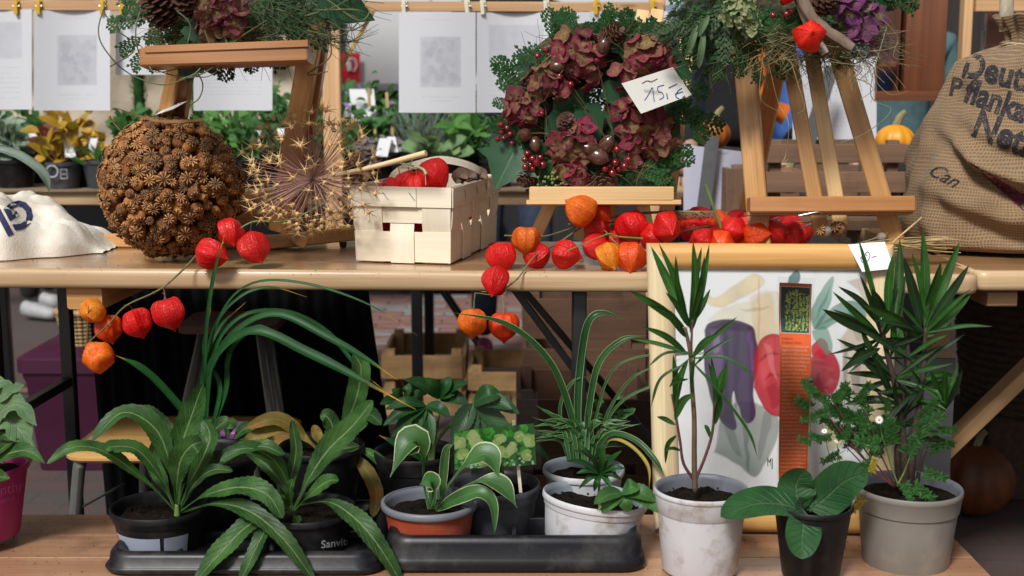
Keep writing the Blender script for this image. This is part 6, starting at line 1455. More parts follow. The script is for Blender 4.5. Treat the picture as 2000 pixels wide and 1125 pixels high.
# ---- oleander in the big white pot
tJ, _, bJ, rJ, hJ = pot('potted_plant', 'stained white pot with a slender oleander before the picture frame', 1370, 951, 95, 2.15, .148, (K_WHITE, K_GREYIN), .80, collar=.002, lip=.010, soil=.025)
for pts, r0, r1, mt in [([(1358, 962), (1356, 900), (1356, 820), (1352, 760), (1348, 690), (1338, 640)], .0052, .003, STEM_B), ([(1356, 938), (1335, 905), (1328, 860), (1318, 800), (1312, 770)], .003, .0018, STEM_P), ([(1358, 938), (1378, 890), (1392, 840), (1396, 770), (1398, 740)], .003, .0018, STEM_P), ([(1352, 760), (1350, 700), (1352, 620)], .003, .0018, STEM_P)]: stem(tJ, pts, 2.15, r0, r1, mt)
OL = [((1338, 640), (1235, 555), 24), ((1345, 640), (1262, 480), 26), ((1345, 640), (1288, 470), 22), ((1348, 650), (1345, 470), 26), ((1350, 650), (1392, 480), 26), ((1350, 630), (1378, 490), 20), ((1348, 640), (1322, 500), 24), ((1352, 650), (1366, 470), 22),
      ((1340, 660), (1258, 590), 22), ((1342, 690), (1255, 640), 20), ((1345, 690), (1235, 672), 14), ((1345, 700), (1310, 740), 20), ((1350, 700), (1430, 620), 16), ((1352, 700), (1400, 660), 18), ((1350, 720), (1440, 660), 8),
      ((1318, 800), (1305, 700), 20), ((1318, 800), (1345, 700), 20), ((1320, 830), (1275, 800), 16), ((1322, 850), (1298, 900), 16), ((1318, 820), (1355, 770), 26), ((1395, 800), (1382, 705), 16), ((1395, 800), (1420, 700), 20), ((1396, 790), (1428, 690), 18), ((1397, 800), (1400, 700), 16),
      ((1396, 830), (1408, 770), 24), ((1390, 860), (1368, 838), 12), ((1392, 850), (1404, 830), 12), ((1330, 880), (1310, 870), 12), ((1345, 740), (1300, 760), 12), ((1350, 770), (1365, 690), 12), ((1350, 640), (1300, 560), 20), ((1345, 640), (1395, 560), 16)]
for k, (a, b_, wd) in enumerate(OL):
    b_ = (b_[0] + random.uniform(-12, 12), b_[1] + random.uniform(-10, 14)); wd *= random.uniform(.8, 1.1)
    s_ = 1 if b_[0] > a[0] else -1; mx = (a[0] + b_[0]) / 2 + s_ * random.uniform(-6, 9); my = (a[1] + b_[1]) / 2 - random.uniform(-2, 12); dz = random.uniform(-.05, .05)
    leafp(tJ, [a, (mx, my, dz * .6), (b_[0], b_[1], dz)], wd * .70, 2.15, L_OLE, 'lance', (random.uniform(-.8, .8), -1, random.uniform(-.2, .6)), .35, n_=14, nx=4)
for pts in ([(1350, 700), (1420, 700, -.02), (1480, 740, -.03)], [(1345, 700), (1400, 760, -.02), (1460, 840, -.03), (1482, 900, -.03)], [(1340, 710), (1290, 740), (1270, 800)], [(1350, 690), (1300, 690), (1262, 720)]): leafp(tJ, pts, 6, 2.14, L_OLE, 'strap', n_=20, nx=2)
# ---- downy four-leaved plant
tK, _, _, _, _ = pot('potted_plant', 'small black pot with four broad downy leaves at the lower right', 1588, 982, 80, 2.13, .13, BK, .72, lip=.010)
for pts, wd, kw in [([(1572, 1000), (1530, 985, -.02), (1470, 985, -.05), (1408, 1010, -.08)], 72, dict(face=(0, -.8, 1))), ([(1570, 998), (1558, 975, .0), (1555, 945, .01), (1572, 915, .0)], 78, dict(face=(0, -1, .25))), ([(1580, 998), (1610, 975, 0), (1650, 940, -.02), (1696, 922, -.04)], 84, dict(face=(-.2, -1, .5))),
    ([(1572, 1000), (1570, 1025, -.05), (1566, 1055, -.08), (1566, 1092, -.10)], 70, dict(face=(0, -1, .6))), ([(1574, 1000), (1566, 990, -.03), (1562, 972, -.04)], 34, dict()), ([(1576, 998), (1590, 970, .03), (1612, 945, .05)], 50, dict())]:
    leafp(tK, pts, wd, 2.12, L_ROUND, 'ellip', fold=.22, ruffle=.02, n_=26, nx=8, **kw)
# ---- dark oleander with feathery herb in the big grey pot
tL, bvL, bL, rL, hL = pot('potted_plant', 'large grey pot with a dark oleander and feathery daisy foliage at the right', 1775, 948, 105, 2.20, .148, (K_GREY, K_GREYIN), .80, collar=.003, lip=.012, soil=.02)
for pts, r0, r1 in [([(1768, 960), (1764, 860), (1750, 760), (1735, 700), (1722, 640)], .008, .004), ([(1778, 960), (1785, 860), (1800, 760), (1805, 700), (1808, 640)], .007, .003), ([(1760, 960), (1752, 880), (1768, 800), (1775, 720), (1770, 640)], .006, .003), ([(1790, 955), (1800, 900), (1830, 830), (1845, 800)], .004, .002)]: stem(tL, pts, 2.20, r0, r1, plain('dark_stem', (.045, .025, .018), .75, .4, 60, .5))
OD = [((1722, 640), (1628, 548), 20), ((1725, 660), (1612, 600), 26), ((1722, 640), (1676, 472), 26), ((1730, 620), (1710, 560), 24), ((1735, 640), (1735, 500), 24), ((1745, 640), (1752, 470), 26), ((1800, 640), (1768, 495), 24), ((1805, 640), (1808, 455), 28), ((1808, 640), (1870, 470), 26), ((1810, 640), (1892, 512), 28), ((1808, 660), (1905, 575), 26),
      ((1800, 660), (1690, 590), 30), ((1730, 700), (1625, 670), 14), ((1735, 720), (1660, 690), 26), ((1740, 730), (1672, 640), 24), ((1760, 740), (1650, 690), 16), ((1740, 700), (1780, 540), 22), ((1770, 700), (1730, 560), 26), ((1800, 720), (1880, 650), 18), ((1805, 740), (1865, 745), 24), ((1845, 800), (1852, 720), 24), ((1845, 800), (1885, 720), 20), ((1845, 810), (1815, 730), 20), ((1848, 800), (1868, 700), 20),
      ((1750, 780), (1655, 745), 12), ((1755, 790), (1660, 780), 22), ((1745, 780), (1700, 700), 20), ((1765, 800), (1720, 790), 14), ((1775, 850), (1870, 845), 12), ((1790, 860), (1850, 860), 18), ((1720, 680), (1640, 720), 20), ((1808, 600), (1840, 500), 22), ((1808, 620), (1786, 480), 22), ((1722, 660), (1690, 540), 24)]
for k in range(58):
    a = random.choice(((1722, 660), (1806, 650), (1770, 700), (1745, 740), (1800, 760), (1758, 820), (1765, 860), (1780, 780))); an = random.uniform(-.9, 4.0); L = random.uniform(50, 130)
    OD.append((a, (a[0] + L * math.cos(an), a[1] - L * math.sin(an) * .9), random.choice((12, 15, 18))))
for k, (a, b_, wd) in enumerate(OD):
    b_ = (b_[0] + random.uniform(-12, 12), b_[1] + random.uniform(-10, 14)); wd *= random.uniform(.75, 1.1)
    s_ = 1 if b_[0] > a[0] else -1; mx = (a[0] + b_[0]) / 2 + s_ * random.uniform(-6, 9); my = (a[1] + b_[1]) / 2 - random.uniform(-2, 12); dz = random.uniform(-.06, .05)
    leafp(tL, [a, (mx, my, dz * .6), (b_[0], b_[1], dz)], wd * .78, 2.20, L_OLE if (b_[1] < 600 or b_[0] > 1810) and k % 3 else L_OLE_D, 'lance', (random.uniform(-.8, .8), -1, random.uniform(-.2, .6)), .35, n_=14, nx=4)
def frond_mesh(k, mat):
    rn = random.Random(k); mb = MB()
    mb.tube([(0, 0, 0), (0, .5, .03), (0, .9, 0)], .012, 4, 5, cap=False)
    def leaflet(c, ang, L):
        for da in (-.75, 0, .75):
            d = Vector((math.sin(ang + da), math.cos(ang + da), rn.uniform(-.2, .3))); mb.blade([c, c + d * L * .55 + V(0, 0, .02), c + d * L], L * .30, 'ovate', (0, 0, 1), .3, 2, 6, lobes=0)
            for sd_ in (-1, 1): mb.blade([c + d * L * .5, c + d * L * .62 + Vector((d.y, -d.x, 0)) * sd_ * L * .3], L * .2, 'ovate', (0, 0, 1), .2, 2, 4)
    for f in (.35, .6, .82):
        for sd_ in (-1, 1): leaflet(Vector((0, f * .95, 0)), sd_ * 1.15, .30 * (1.2 - f * .5)); 
    leaflet(Vector((0, .88, 0)), 0, .30)
    return mb.mesh('feathery_leaf', mat, True)
FRO = [frond_mesh(k, L_PARS) for k in range(3)]; FROY = frond_mesh(9, L_PARS_Y)
random.seed(44)
for i in range(46):
    px, py = random.uniform(1592, 1735), random.uniform(770, 890)
    if py < 800 and px > 1680: continue
    put_flat('feathery_leaf', random.choice(FRO), tL, px, py, 2.20 + random.uniform(-.06, .04), random.uniform(40, 200), random.uniform(34, 56), tilt=random.uniform(0, .4))
for (px, py, a, L) in [(1760, 900, 60, 70), (1745, 880, 100, 66), (1780, 850, 40, 70), (1735, 870, 170, 70), (1800, 880, 20, 60), (1770, 940, -30, 60), (1790, 920, -10, 56), (1760, 930, -70, 50), (1715, 900, 200, 60), (1700, 850, 120, 60), (1820, 840, 10, 44), (1690, 930, 230, 44), (1650, 880, 200, 50), (1640, 900, 240, 40), (1790, 830, 60, 60)]:
    put_flat('feathery_leaf', random.choice(FRO), tL, px, py, 2.13, a, L, tilt=.2)
for (px, py, a, L) in [(1690, 965, 240, 44), (1695, 940, 160, 30), (1700, 930, 80, 36)]: put_flat('feathery_leaf', FROY, tL, px, py, 2.11, a, L)
for a, b_ in (((1750, 950), (1650, 870)), ((1745, 950), (1640, 830)), ((1750, 950), (1690, 800)), ((1752, 950), (1790, 850)), ((1755, 950), (1720, 830)), ((1745, 952), (1600, 790)), ((1748, 952), (1612, 760))): stem(tL, [a, ((a[0] + b_[0]) / 2, (a[1] + b_[1]) / 2 + 10), b_], 2.16, .0016, .001, STEM_P if b_[0] < 1700 else STEM_G)
mb = MB(); mb.blade([(0, 0, 0), (0, .6, .06), (0, 1, 0)], .34, 'ellip', (0, 0, 1), .1, 2, 5); PET = mb.mesh('petal', plain('white_petal', (.72, .72, .66), .6), True)
mb = MB(); mb.lathe([(.001, .3), (.2, .25), (.34, .05), (.3, -.1)], 12); EYE = mb.mesh('flower_eye', plain('yellow_eye', (.45, .42, .04), .7), True)
for (px, py, r, d) in [(1717, 820, 7, (0, -1, .3)), (1610, 842, 5, (-.2, -.6, .8)), (1633, 862, 4, (.3, -.4, .9))]:
    c = P(px, py, 2.12); mt = place(c, d, M(r, 2.12)); inst('flower_eye', EYE, tL, mt)
    for k in range(13): inst('petal', PET, tL, mt @ Matrix.Rotation(k * 2 * math.pi / 13, 4, 'Z') @ Matrix.Translation((0, .22, 0)))
    stem(tL, [(px + 2, py + 6), (px + 8, py + 40), (px + 30, py + 90)], 2.135, .0009, .0009, STEM_G)
stem(tL, [(1583, 870), (1582, 800), (1583, 745)], 2.16, .0012, .001, STEM_B); mb = MB(); c = P(1583, 742, 2.16); mb.lathe([(.001, .006), (.005, .004), (.007, 0), (.004, -.004)], 12, c); mb.build('faded_bud', plain('faded_bud', (.05, .035, .02), .8), tL)
# ---- magenta pot at the left edge
tM, bvM, _, _, _ = pot('potted_plant', 'magenta pot with lobed grey green leaves cut by the left edge', -45, 905, 100, 2.28, .135, (K_MAG, K_MAG), .74, lip=.012)
for pts, wd, kw in [([(-60, 900), (-20, 830, -.02), (30, 790, -.04), (72, 832, -.06)], 66, dict(lobes=4)), ([(-60, 860), (-20, 790), (20, 765, -.02), (48, 752, -.03)], 52, dict(lobes=4)), ([(-60, 890), (0, 820, -.03), (45, 850, -.05), (62, 905, -.06)], 62, dict(lobes=4)), ([(-40, 910), (0, 892, -.05), (50, 880, -.07), (88, 905, -.08)], 38, dict()),
    ([(-30, 920), (0, 880, -.05), (35, 855, -.06)], 28, dict()), ([(-30, 920), (-5, 930, -.07), (20, 935, -.08)], 30, dict()), ([(-60, 900), (-30, 840), (10, 850, -.05), (30, 862, -.06)], 34, dict()), ([(-50, 915), (-20, 895), (10, 900, -.06)], 30, dict()), ([(-60, 840), (-30, 770), (0, 750), (30, 758)], 44, dict(lobes=4))]:
    leafp(tM, pts, wd, 2.28, L_SAGE if kw.get('lobes') else L_ROS, 'ovate', (0, -.9, .8), .3, n_=34, ruffle=.03, **kw)
vs, fs = textmesh('inthr', 1, 2, .0); print_on('printed_letters', tM, bvM, vs, fs, lambda v: (-6 + v.x * 27, 968 - v.y * 30 - v.x * 5), plain('magenta_print_text', (.50, .06, .26), .5), .001)
vs, fs = textmesh('Scarlet', 1, 1, .0); print_on('printed_letters', tM, bvM, vs, fs, lambda v: (-10 + v.x * 14, 985 - v.y * 14 - v.x * 3), plain('magenta_print_text', (.50, .06, .26), .5), .001)

# ------------------------------------------------------------ the tall orange plant label
def lab(u, v):                                                 # u 0..1 across, v 0..1 from the bottom, gently waved
    wv = .0035 * math.sin(v * 9) + (.006 * ss(.70, .80, v)); xl = P(1521, 952, 2.19).lerp(P(1524, 553, 2.215), v); xr = P(1577, 952, 2.19).lerp(P(1588, 556, 2.215), v)
    p = xl.lerp(xr, u); p.x += -.004 * (1 - v) * 0 + (.0045 * (ss(.76, .84, v) - ss(.68, .76, v)) if False else 0); p.y += wv + .002 * math.sin(u * 3); return p
ol = thing('plant_label', tuple(lab(.5, 0)), 'tall orange printed plant label with a photo of yellow flower spikes', 'plant label')
def lsheet(u0, u1, v0, v1, off, mat, name, n_=26, uvd=True):
    mb = MB(); vs = []; us = []
    for i in range(n_ + 1):
        for j in range(4):
            u, v = u0 + (u1 - u0) * j / 3, v0 + (v1 - v0) * i / n_; vs.append(lab(u, v) + V(0, -off, 0)); us.append((j / 3, i / n_))
    mb.add(vs, [[i * 4 + j, i * 4 + j + 1, (i + 1) * 4 + j + 1, (i + 1) * 4 + j] for i in range(n_) for j in range(3)], us); return mb.build(name, mat, ol, True)
lsheet(0, 1, 0, 1, 0, M_LAB, 'label_card'); lsheet(.03, .97, .755, .985, .0007, plain('label_pale', (.75, .5, .42), .5), 'photo_border', 10); lsheet(.06, .94, .76, .98, .0012, M_VERB, 'photo', 10)
lsheet(-.08, 1.08, -.03, 1.03, .0018, SLEEVE, 'sleeve')
LT = plain('label_text', (.85, .62, .45), .6); LH = plain('label_heading', (.22, .01, .09), .6)
txt = ['Königskerze', '(Verbascum in Arten)', 'Königskerzen gehören zu den', 'Giganten im Kiesgarten. Mit', 'Höhen bis zu 200 cm überragen', 'sie jede Pflanzung und kommen', 'dennoch mit armen Böden aus.', 'Die Stauden sind kurzlebig,', 'mitunter nur zweijährig. Sie', 'bilden im ersten Jahr nur eine', 'grundständige Rosette aus', 'riesigen, breit ovalen Blättern.',
       'Blüte: Meistens im zweiten', 'Jahr, mitunter auch erst in den', 'Folgejahren, erhebt sich aus', 'der Blattrosette ein Blütenstängel.', 'Von Juni bis August trägt er', 'meist gelbe Blütenstände.', 'Pflege: Schneidet man die', 'Stängel gleich nach der Blüte ab,', 'verlängert dies in der Regel die', 'Lebensdauer der Pflanze und ver-', 'hindert zudem die Versamung.', 'Gute Partner: Ton in Ton chan-', 'gieren sie mit den ebenfalls gelb', 'blühenden Gold-Garben, dem', 'Heiligenkraut oder der Färber-', 'kamille. Einen lebhaften Kontrast', 'stellen Blaublüher wie Lavendel,', 'Bartblumen oder Katzenminze', 'dar. Den Steppencharakter unter-', 'streichen Gräser wie Blaustrahl-', 'Wiesenhafer und Riesen-Federgras.', 'Arten/Verwandte: Verbascum', 'bombyciferum ziert silbergraues', 'Laub, V. nigrum kandelaber-', 'artig verzweigte Blütenstände.']
for i, s_ in enumerate(txt):
    v0 = .728 - i * .0186; hd = i < 2; size = .0175 if hd else .0165
    vs, fs = textmesh(s_, 1.0, 0, -.004); wmax = max(v.x for v in vs); k = min(.88 / wmax, .072)
    key = s_.split(':')[0] if ':' in s_ else None
    mb = MB(); mb.add([lab(.06 + v.x * k, v0 + v.y * .0155) + V(0, -.0012, 0) for v in vs], fs); mb.build('text_line', LH if hd else LT, ol, False)
# ------------------------------------------------------------ under the table
random.seed(101)
def boxmesh(lo, hi, ch=.05): 
    mb = MB(); mb.box(lo, hi, ch); return mb
# low stool
st = thing('wooden_stool', (P(310, 870, 2.78).x, 2.8, 0), 'small stool with a glossy orange wood seat and grey tube legs', 'stool')
sz = P(310, 880, 2.70).z; sx0, sx1 = P(145, 870, 2.75).x, P(560, 870, 2.75).x
mb = MB(); N = 28; vs = []; us = []
def rrect(x0, x1, y0, y1, r_, z):
    o = []
    for (cx, cy, a0) in ((x1 - r_, y0 + r_, -90), (x1 - r_, y1 - r_, 0), (x0 + r_, y1 - r_, 90), (x0 + r_, y0 + r_, 180)):
        for k in range(8): th = R(a0 + k * 90 / 7); o.append(Vector((cx + r_ * math.cos(th), cy + r_ * math.sin(th), z)))
    return o
def slab(rings, mat, name, parent, uvk=1.0):
    mb = MB(); N = len(rings[0]); vs = [p for r_ in rings for p in r_]; us = [(p.x * uvk, p.y * uvk) for p in vs]
    fs = [[i * N + j, i * N + (j + 1) % N, (i + 1) * N + (j + 1) % N, (i + 1) * N + j] for i in range(len(rings) - 1) for j in range(N)]
    fs.append([(len(rings) - 1) * N + j for j in range(N)]); fs.append([j for j in range(N - 1, -1, -1)])
    mb.add(vs, fs, us); return mb.build(name, mat, parent, smooth='auto')
slab([rrect(sx0 + .004, sx1, 2.66, 3.0, .05, sz - .016), rrect(sx0, sx1, 2.655, 3.0, .05, sz - .010), rrect(sx0, sx1, 2.655, 3.0, .05, sz - .004), rrect(sx0 + .005, sx1 - .005, 2.662, 2.995, .05, sz + .001), rrect(sx0 + .03, sx1 - .03, 2.69, 2.97, .04, sz + .004)], W_SEAT, 'seat', st)
for (xt, xb, y) in ((.03, -.005, 2.68), (.10, .085, 2.95), ((sx1 - sx0) - .06, (sx1 - sx0) - .03, 2.68), ((sx1 - sx0) - .12, (sx1 - sx0) - .09, 2.95)):
    mb = MB(); mb.tube([(sx0 + xt + .01, y, sz - .017), (sx0 + xt, y, sz - .05), (sx0 + xb, y - .01, .003)], .0135, 12, 8); mb.build('leg', M_GREY, st, True)
mb = MB(); mb.tube([(sx0 + .01, 2.68, .16), (sx1 - .04, 2.68, .16)], .008, 8, 2); mb.build('crossbar', M_GREY, st, True)
mb = MB(); mb.tube([(sx0 + .06, 2.9, .215), (sx0 - .03, 2.76, .185), (sx0 - .045, 2.72, .182), (sx0 - .02, 2.68, .180), (sx0 + .06, 2.67, .178)], .003, 6, 20); mb.build('wire_rung', M_STEEL, st, True)
# purple pot on the stool
tN, _, _, _, _ = pot('potted_plant', 'purple pot with grey inside holding a dark leafy plant, on the stool', 432, 845, 92, 2.74, P(432, 845, 2.74).z - sz - .005, (K_PURP, K_GREYIN), .78, soil=.04)
for i in range(9):
    a = i * .7; leafp(tN, [(440, 880), (440 + 50 * math.cos(a), 850 - 20 * math.sin(a)), (440 + 95 * math.cos(a), 868 - 30 * math.sin(a))], 26, 2.74, L_ROS, 'rosette')
# a second board lying on the stool side
bd = boxmesh((P(395, 830, 2.9).x, 2.80, .275), (P(600, 830, 2.9).x, 3.05, .300)).build('wooden_board', W_CRATE, None); tag(bd, 'flat brown wooden board lying behind the back row pots', 'board')
# plum crate with basket
pcx = P(52, 800, 3.72).x; pcx1 = P(315, 800, 3.72).x
cr = thing('plastic_storage_box', ((pcx + pcx1) / 2, 3.8, 0), 'plum coloured lidded plastic box standing on the paving at the left', 'storage box')
slab([rrect(pcx + .03, pcx1, 3.70, 4.05, .03, .002), rrect(pcx + .008, pcx1 + .01, 3.68, 4.07, .035, .27), rrect(pcx, pcx1 + .01, 3.675, 4.08, .035, .29), rrect(pcx, pcx1 + .01, 3.675, 4.08, .035, .305)], K_CRATE, 'box_body', cr)
slab([rrect(pcx - .012, pcx1 + .02, 3.665, 4.09, .04, .3055), rrect(pcx - .012, pcx1 + .02, 3.665, 4.09, .04, .345), rrect(pcx + .004, pcx1 + .004, 3.68, 4.07, .035, .355)], K_CRATE, 'lid', cr)
wkm = plain('wicker', (.34, .22, .10), .8, .3, 60, .4)
wb = thing('wicker_basket', (P(160, 680, 3.85).x, 3.85, .3555), 'small round wicker basket on top of the plum storage box', 'basket')
c0 = Vector((P(160, 680, 3.85).x, 3.86, .3555))
for k in range(9):
    z = .004 + k * .0125; r_ = .045 + .026 * k / 8; mb = MB(); mb.tube([c0 + Vector((r_ * (1 + .03 * math.cos(24 * a)) * math.cos(a), r_ * (1 + .03 * math.cos(24 * a)) * math.sin(a), z)) for a in [i * 2 * math.pi / 96 for i in range(97)]], .0072 if k < 8 else .010, 6, 97, cap=False); mb.build('woven_row', wkm, wb, True)
mb = MB(); mb.lathe([(.001, .003), (.045, .003)], 30, c0); mb.build('bottom', wkm, wb)
# black cloth hanging from the table, draped over a chair
m, t, b, o = newmat('black_fabric'); n = T(t); b.inputs['Base Color'].default_value = (.0045, .0045, .006, 1); b.inputs['Roughness'].default_value = 1; b.inputs['Specular IOR Level'].default_value = .15; BF = m
ch = thing('black_cloth', (P(450, 700, 3.15).x, 3.15, 0), 'black cloth hanging in folds under the left half of the table', 'cloth')
mb = MB(); NX, NZ = 90, 24; vs = []
for i in range(NX + 1):
    for j in range(NZ + 1):
        v = j / NZ; xl = P(168 + 20 * v, 600, 3.15).x; xr = P(712 + 78 * v ** 1.2, 600, 3.15).x; x = xl + (xr - xl) * i / NX; z = .775 - v * .76
        vs.append(Vector((x, 3.14 + .02 * math.sin(i * .55) * (.3 + v) + .012 * math.sin(i * 1.3 + 2), z)))
fs = [[i * (NZ + 1) + j, i * (NZ + 1) + j + 1, (i + 1) * (NZ + 1) + j + 1, (i + 1) * (NZ + 1) + j] for i in range(NX) for j in range(NZ)]; k = len(vs); vs += [v + V(0, .004, 0) for v in vs]; fs += [[a + k for a in f][::-1] for f in fs]
mb.add(vs, fs); mb.build('cloth_fall', BF, ch, True)
sc_ = thing('tube_chair', (P(450, 700, 3.02).x, 3.02, 0), 'chair with slanted grey tube legs in front of the black cloth', 'chair')
for (a, b_) in (((398, 640), (362, 800)), ((508, 650), (532, 820))):
    mb = MB(); q = P(*a, 2.98); e = P(*b_, 2.93); d = (e - q).normalized(); e2_ = q + d * ((.003 - q.z) / d.z); mb.tube([q, e2_], .012, 12, 2); mb.build('leg', M_GREY, sc_, True)
    mb = MB(); mb.tube([q + V(0, .09, 0), e2_ + V(0, .16, 0) * 0 + V(0, .10, 0)], .012, 12, 2); mb.build('leg', M_GREY, sc_, True)
zt = P(398, 640, 2.98).z
slab([rrect(P(360, 640, 2.98).x, P(548, 640, 2.98).x, 2.90, 3.10, .03, zt), rrect(P(360, 640, 2.98).x, P(548, 640, 2.98).x, 2.90, 3.10, .03, zt + .018)], wood('dark_seat', (.05, .02, .015), (.09, .035, .02), .5), 'seat', sc_)
# crates on the paving
def crate(label, x0, x1, y0, y1, z0, h, nsl, mat, posts=.03, gap=.02, group='wooden crates under the tables', name='wooden_crate', sides=True):
    t = thing(name, ((x0 + x1) / 2, (y0 + y1) / 2, z0), label, 'crate', group)
    sh = (h - gap * (nsl - 1)) / nsl
    for (x, y) in ((x0, y0), (x1 - posts, y0), (x0, y1 - posts), (x1 - posts, y1 - posts)): boxmesh((x + .0, y, z0 + .001), (x + posts, y + posts, z0 + h + .02)).build('corner_post', mat, t)
    for i in range(nsl):
        z = z0 + i * (sh + gap) + .002
        boxmesh((x0 - .003, y0 - .0125, z), (x1 + .003, y0 - .0005, z + sh)).build('slat', mat, t); boxmesh((x0 - .003, y1 + .0005, z), (x1 + .003, y1 + .0125, z + sh)).build('slat', mat, t)
        boxmesh((x0 - .0125, y0, z), (x0 - .0005, y1, z + sh)).build('slat', mat, t); boxmesh((x1 + .0005, y0, z), (x1 + .0125, y1, z + sh)).build('slat', mat, t)
    nb = 5
    for i in range(nb):
        w_ = (x1 - x0 - .07) / nb; boxmesh((x0 + .035 + i * w_, y0 + .001, z0 + .004), (x0 + .03 + (i + .9) * w_, y1 - .001, z0 + .012)).build('slat', mat, t)
    return t
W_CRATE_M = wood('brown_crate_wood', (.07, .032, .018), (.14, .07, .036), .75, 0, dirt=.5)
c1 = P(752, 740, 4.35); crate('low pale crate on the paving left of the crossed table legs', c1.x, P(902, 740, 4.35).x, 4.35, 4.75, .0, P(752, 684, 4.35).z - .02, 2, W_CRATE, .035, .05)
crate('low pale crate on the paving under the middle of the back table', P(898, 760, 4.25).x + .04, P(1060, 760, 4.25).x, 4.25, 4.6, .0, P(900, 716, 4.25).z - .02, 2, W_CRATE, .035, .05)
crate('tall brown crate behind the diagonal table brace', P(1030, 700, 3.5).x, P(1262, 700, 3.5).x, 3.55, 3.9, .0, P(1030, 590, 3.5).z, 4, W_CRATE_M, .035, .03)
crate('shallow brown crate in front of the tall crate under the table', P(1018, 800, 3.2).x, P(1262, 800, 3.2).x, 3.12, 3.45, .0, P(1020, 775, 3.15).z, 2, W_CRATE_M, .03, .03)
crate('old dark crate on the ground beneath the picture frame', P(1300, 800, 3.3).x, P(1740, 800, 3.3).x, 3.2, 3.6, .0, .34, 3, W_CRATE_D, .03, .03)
boxmesh((P(600, 800, 3.4).x, 3.3, .0), (P(775, 800, 3.4).x, 3.5, .20)).build('wooden_block', W_CRATE_D, None)
tag(bpy.data.objects['wooden_block'], 'dark wooden block standing on the paving behind the hellebore', 'wooden block')
# grey panel behind the grey pot
gp = boxmesh((P(1752, 900, 2.62).x, 2.60, .30), (P(1850, 900, 2.62).x, 2.606, .58), .02).build('grey_sheet', plain('grey_sheet', (.06, .06, .065), .4), None); tag(gp, 'thin dark grey sheet standing behind the large grey pot', 'panel')
boxmesh((P(1752, 900, 2.62).x, 2.56, .001), (P(1850, 900, 2.62).x, 2.66, .2995)).build('support_block', W_CRATE_D, gp)
# big wicker basket and pumpkins under the right table
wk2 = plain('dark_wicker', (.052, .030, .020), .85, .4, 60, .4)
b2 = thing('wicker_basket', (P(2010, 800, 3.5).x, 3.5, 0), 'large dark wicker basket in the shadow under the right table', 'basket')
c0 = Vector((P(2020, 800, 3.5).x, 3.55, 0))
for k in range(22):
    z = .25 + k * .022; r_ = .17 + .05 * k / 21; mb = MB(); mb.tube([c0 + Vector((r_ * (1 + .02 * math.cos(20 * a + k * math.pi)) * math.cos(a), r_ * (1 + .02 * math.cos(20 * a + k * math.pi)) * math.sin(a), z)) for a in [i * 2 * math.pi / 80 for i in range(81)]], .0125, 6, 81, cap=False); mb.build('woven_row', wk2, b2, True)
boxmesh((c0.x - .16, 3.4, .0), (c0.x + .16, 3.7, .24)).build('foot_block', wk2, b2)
PUMP = plain('pumpkin_orange', (.34, .085, .008), .45, .3, 6, .2, 20, dirtcol=(.25, .09, .02), dirt=.5, dscale=14); PUMY = plain('pumpkin_yellow', (.72, .30, .012), .45, .3, 6, .2, 20, dirtcol=(.7, .2, .01), dirt=.6, dscale=10); PSTEM = plain('pumpkin_stem', (.22, .20, .10), .8, .3)
def pumpkin(label, c, r_, mat, flat=.78, group='pumpkins on and under the stall'):
    t = thing('pumpkin', tuple(c - V(0, 0, r_ * flat)), label, 'pumpkin', group)
    mb = MB(); mb.lathe([(max(.001, r_ * math.sin(math.pi * i / 20)), -r_ * flat * math.cos(math.pi * i / 20) - (r_ * .10 if i in (0, 20) else 0) * (1 if i == 20 else -1)) for i in range(21)], 48, c, fn=lambda th, q: 1 - .10 * abs(math.cos(5 * th)) ** 4); mb.build('body', mat, t, True)
    mb = MB(); mb.tube([c + V(0, 0, r_ * flat * .85), c + V(.01, 0, r_ * flat + .02), c + V(.025, 0, r_ * flat + .035)], [.012, .008], 7, 6); mb.build('stalk', PSTEM, t)
PUMP_SHADE = plain('shade_toned_pumpkin', (.13, .034, .005), .6, .4, 6, .2, 20, dirtcol=(.03, .02, .01), dirt=.6, dscale=14); cg = P(1900, 850, 3.3); pumpkin('large orange pumpkin darkened as in shade on the floor under the right table', Vector((cg.x + .01, 3.3, .10)), .105, PUMP_SHADE, .92)  # base colour lowered to stand for shade under the right table
wedge = boxmesh((P(1862, 1000, 2.75).x, 2.75, .02), (P(1905, 1000, 2.75).x, 2.9, .05)).build('wood_offcut', W_POST, None); tag(wedge, 'small wood offcut on the floor right of the large grey pot', 'wood piece'); wedge.location.z = -.019

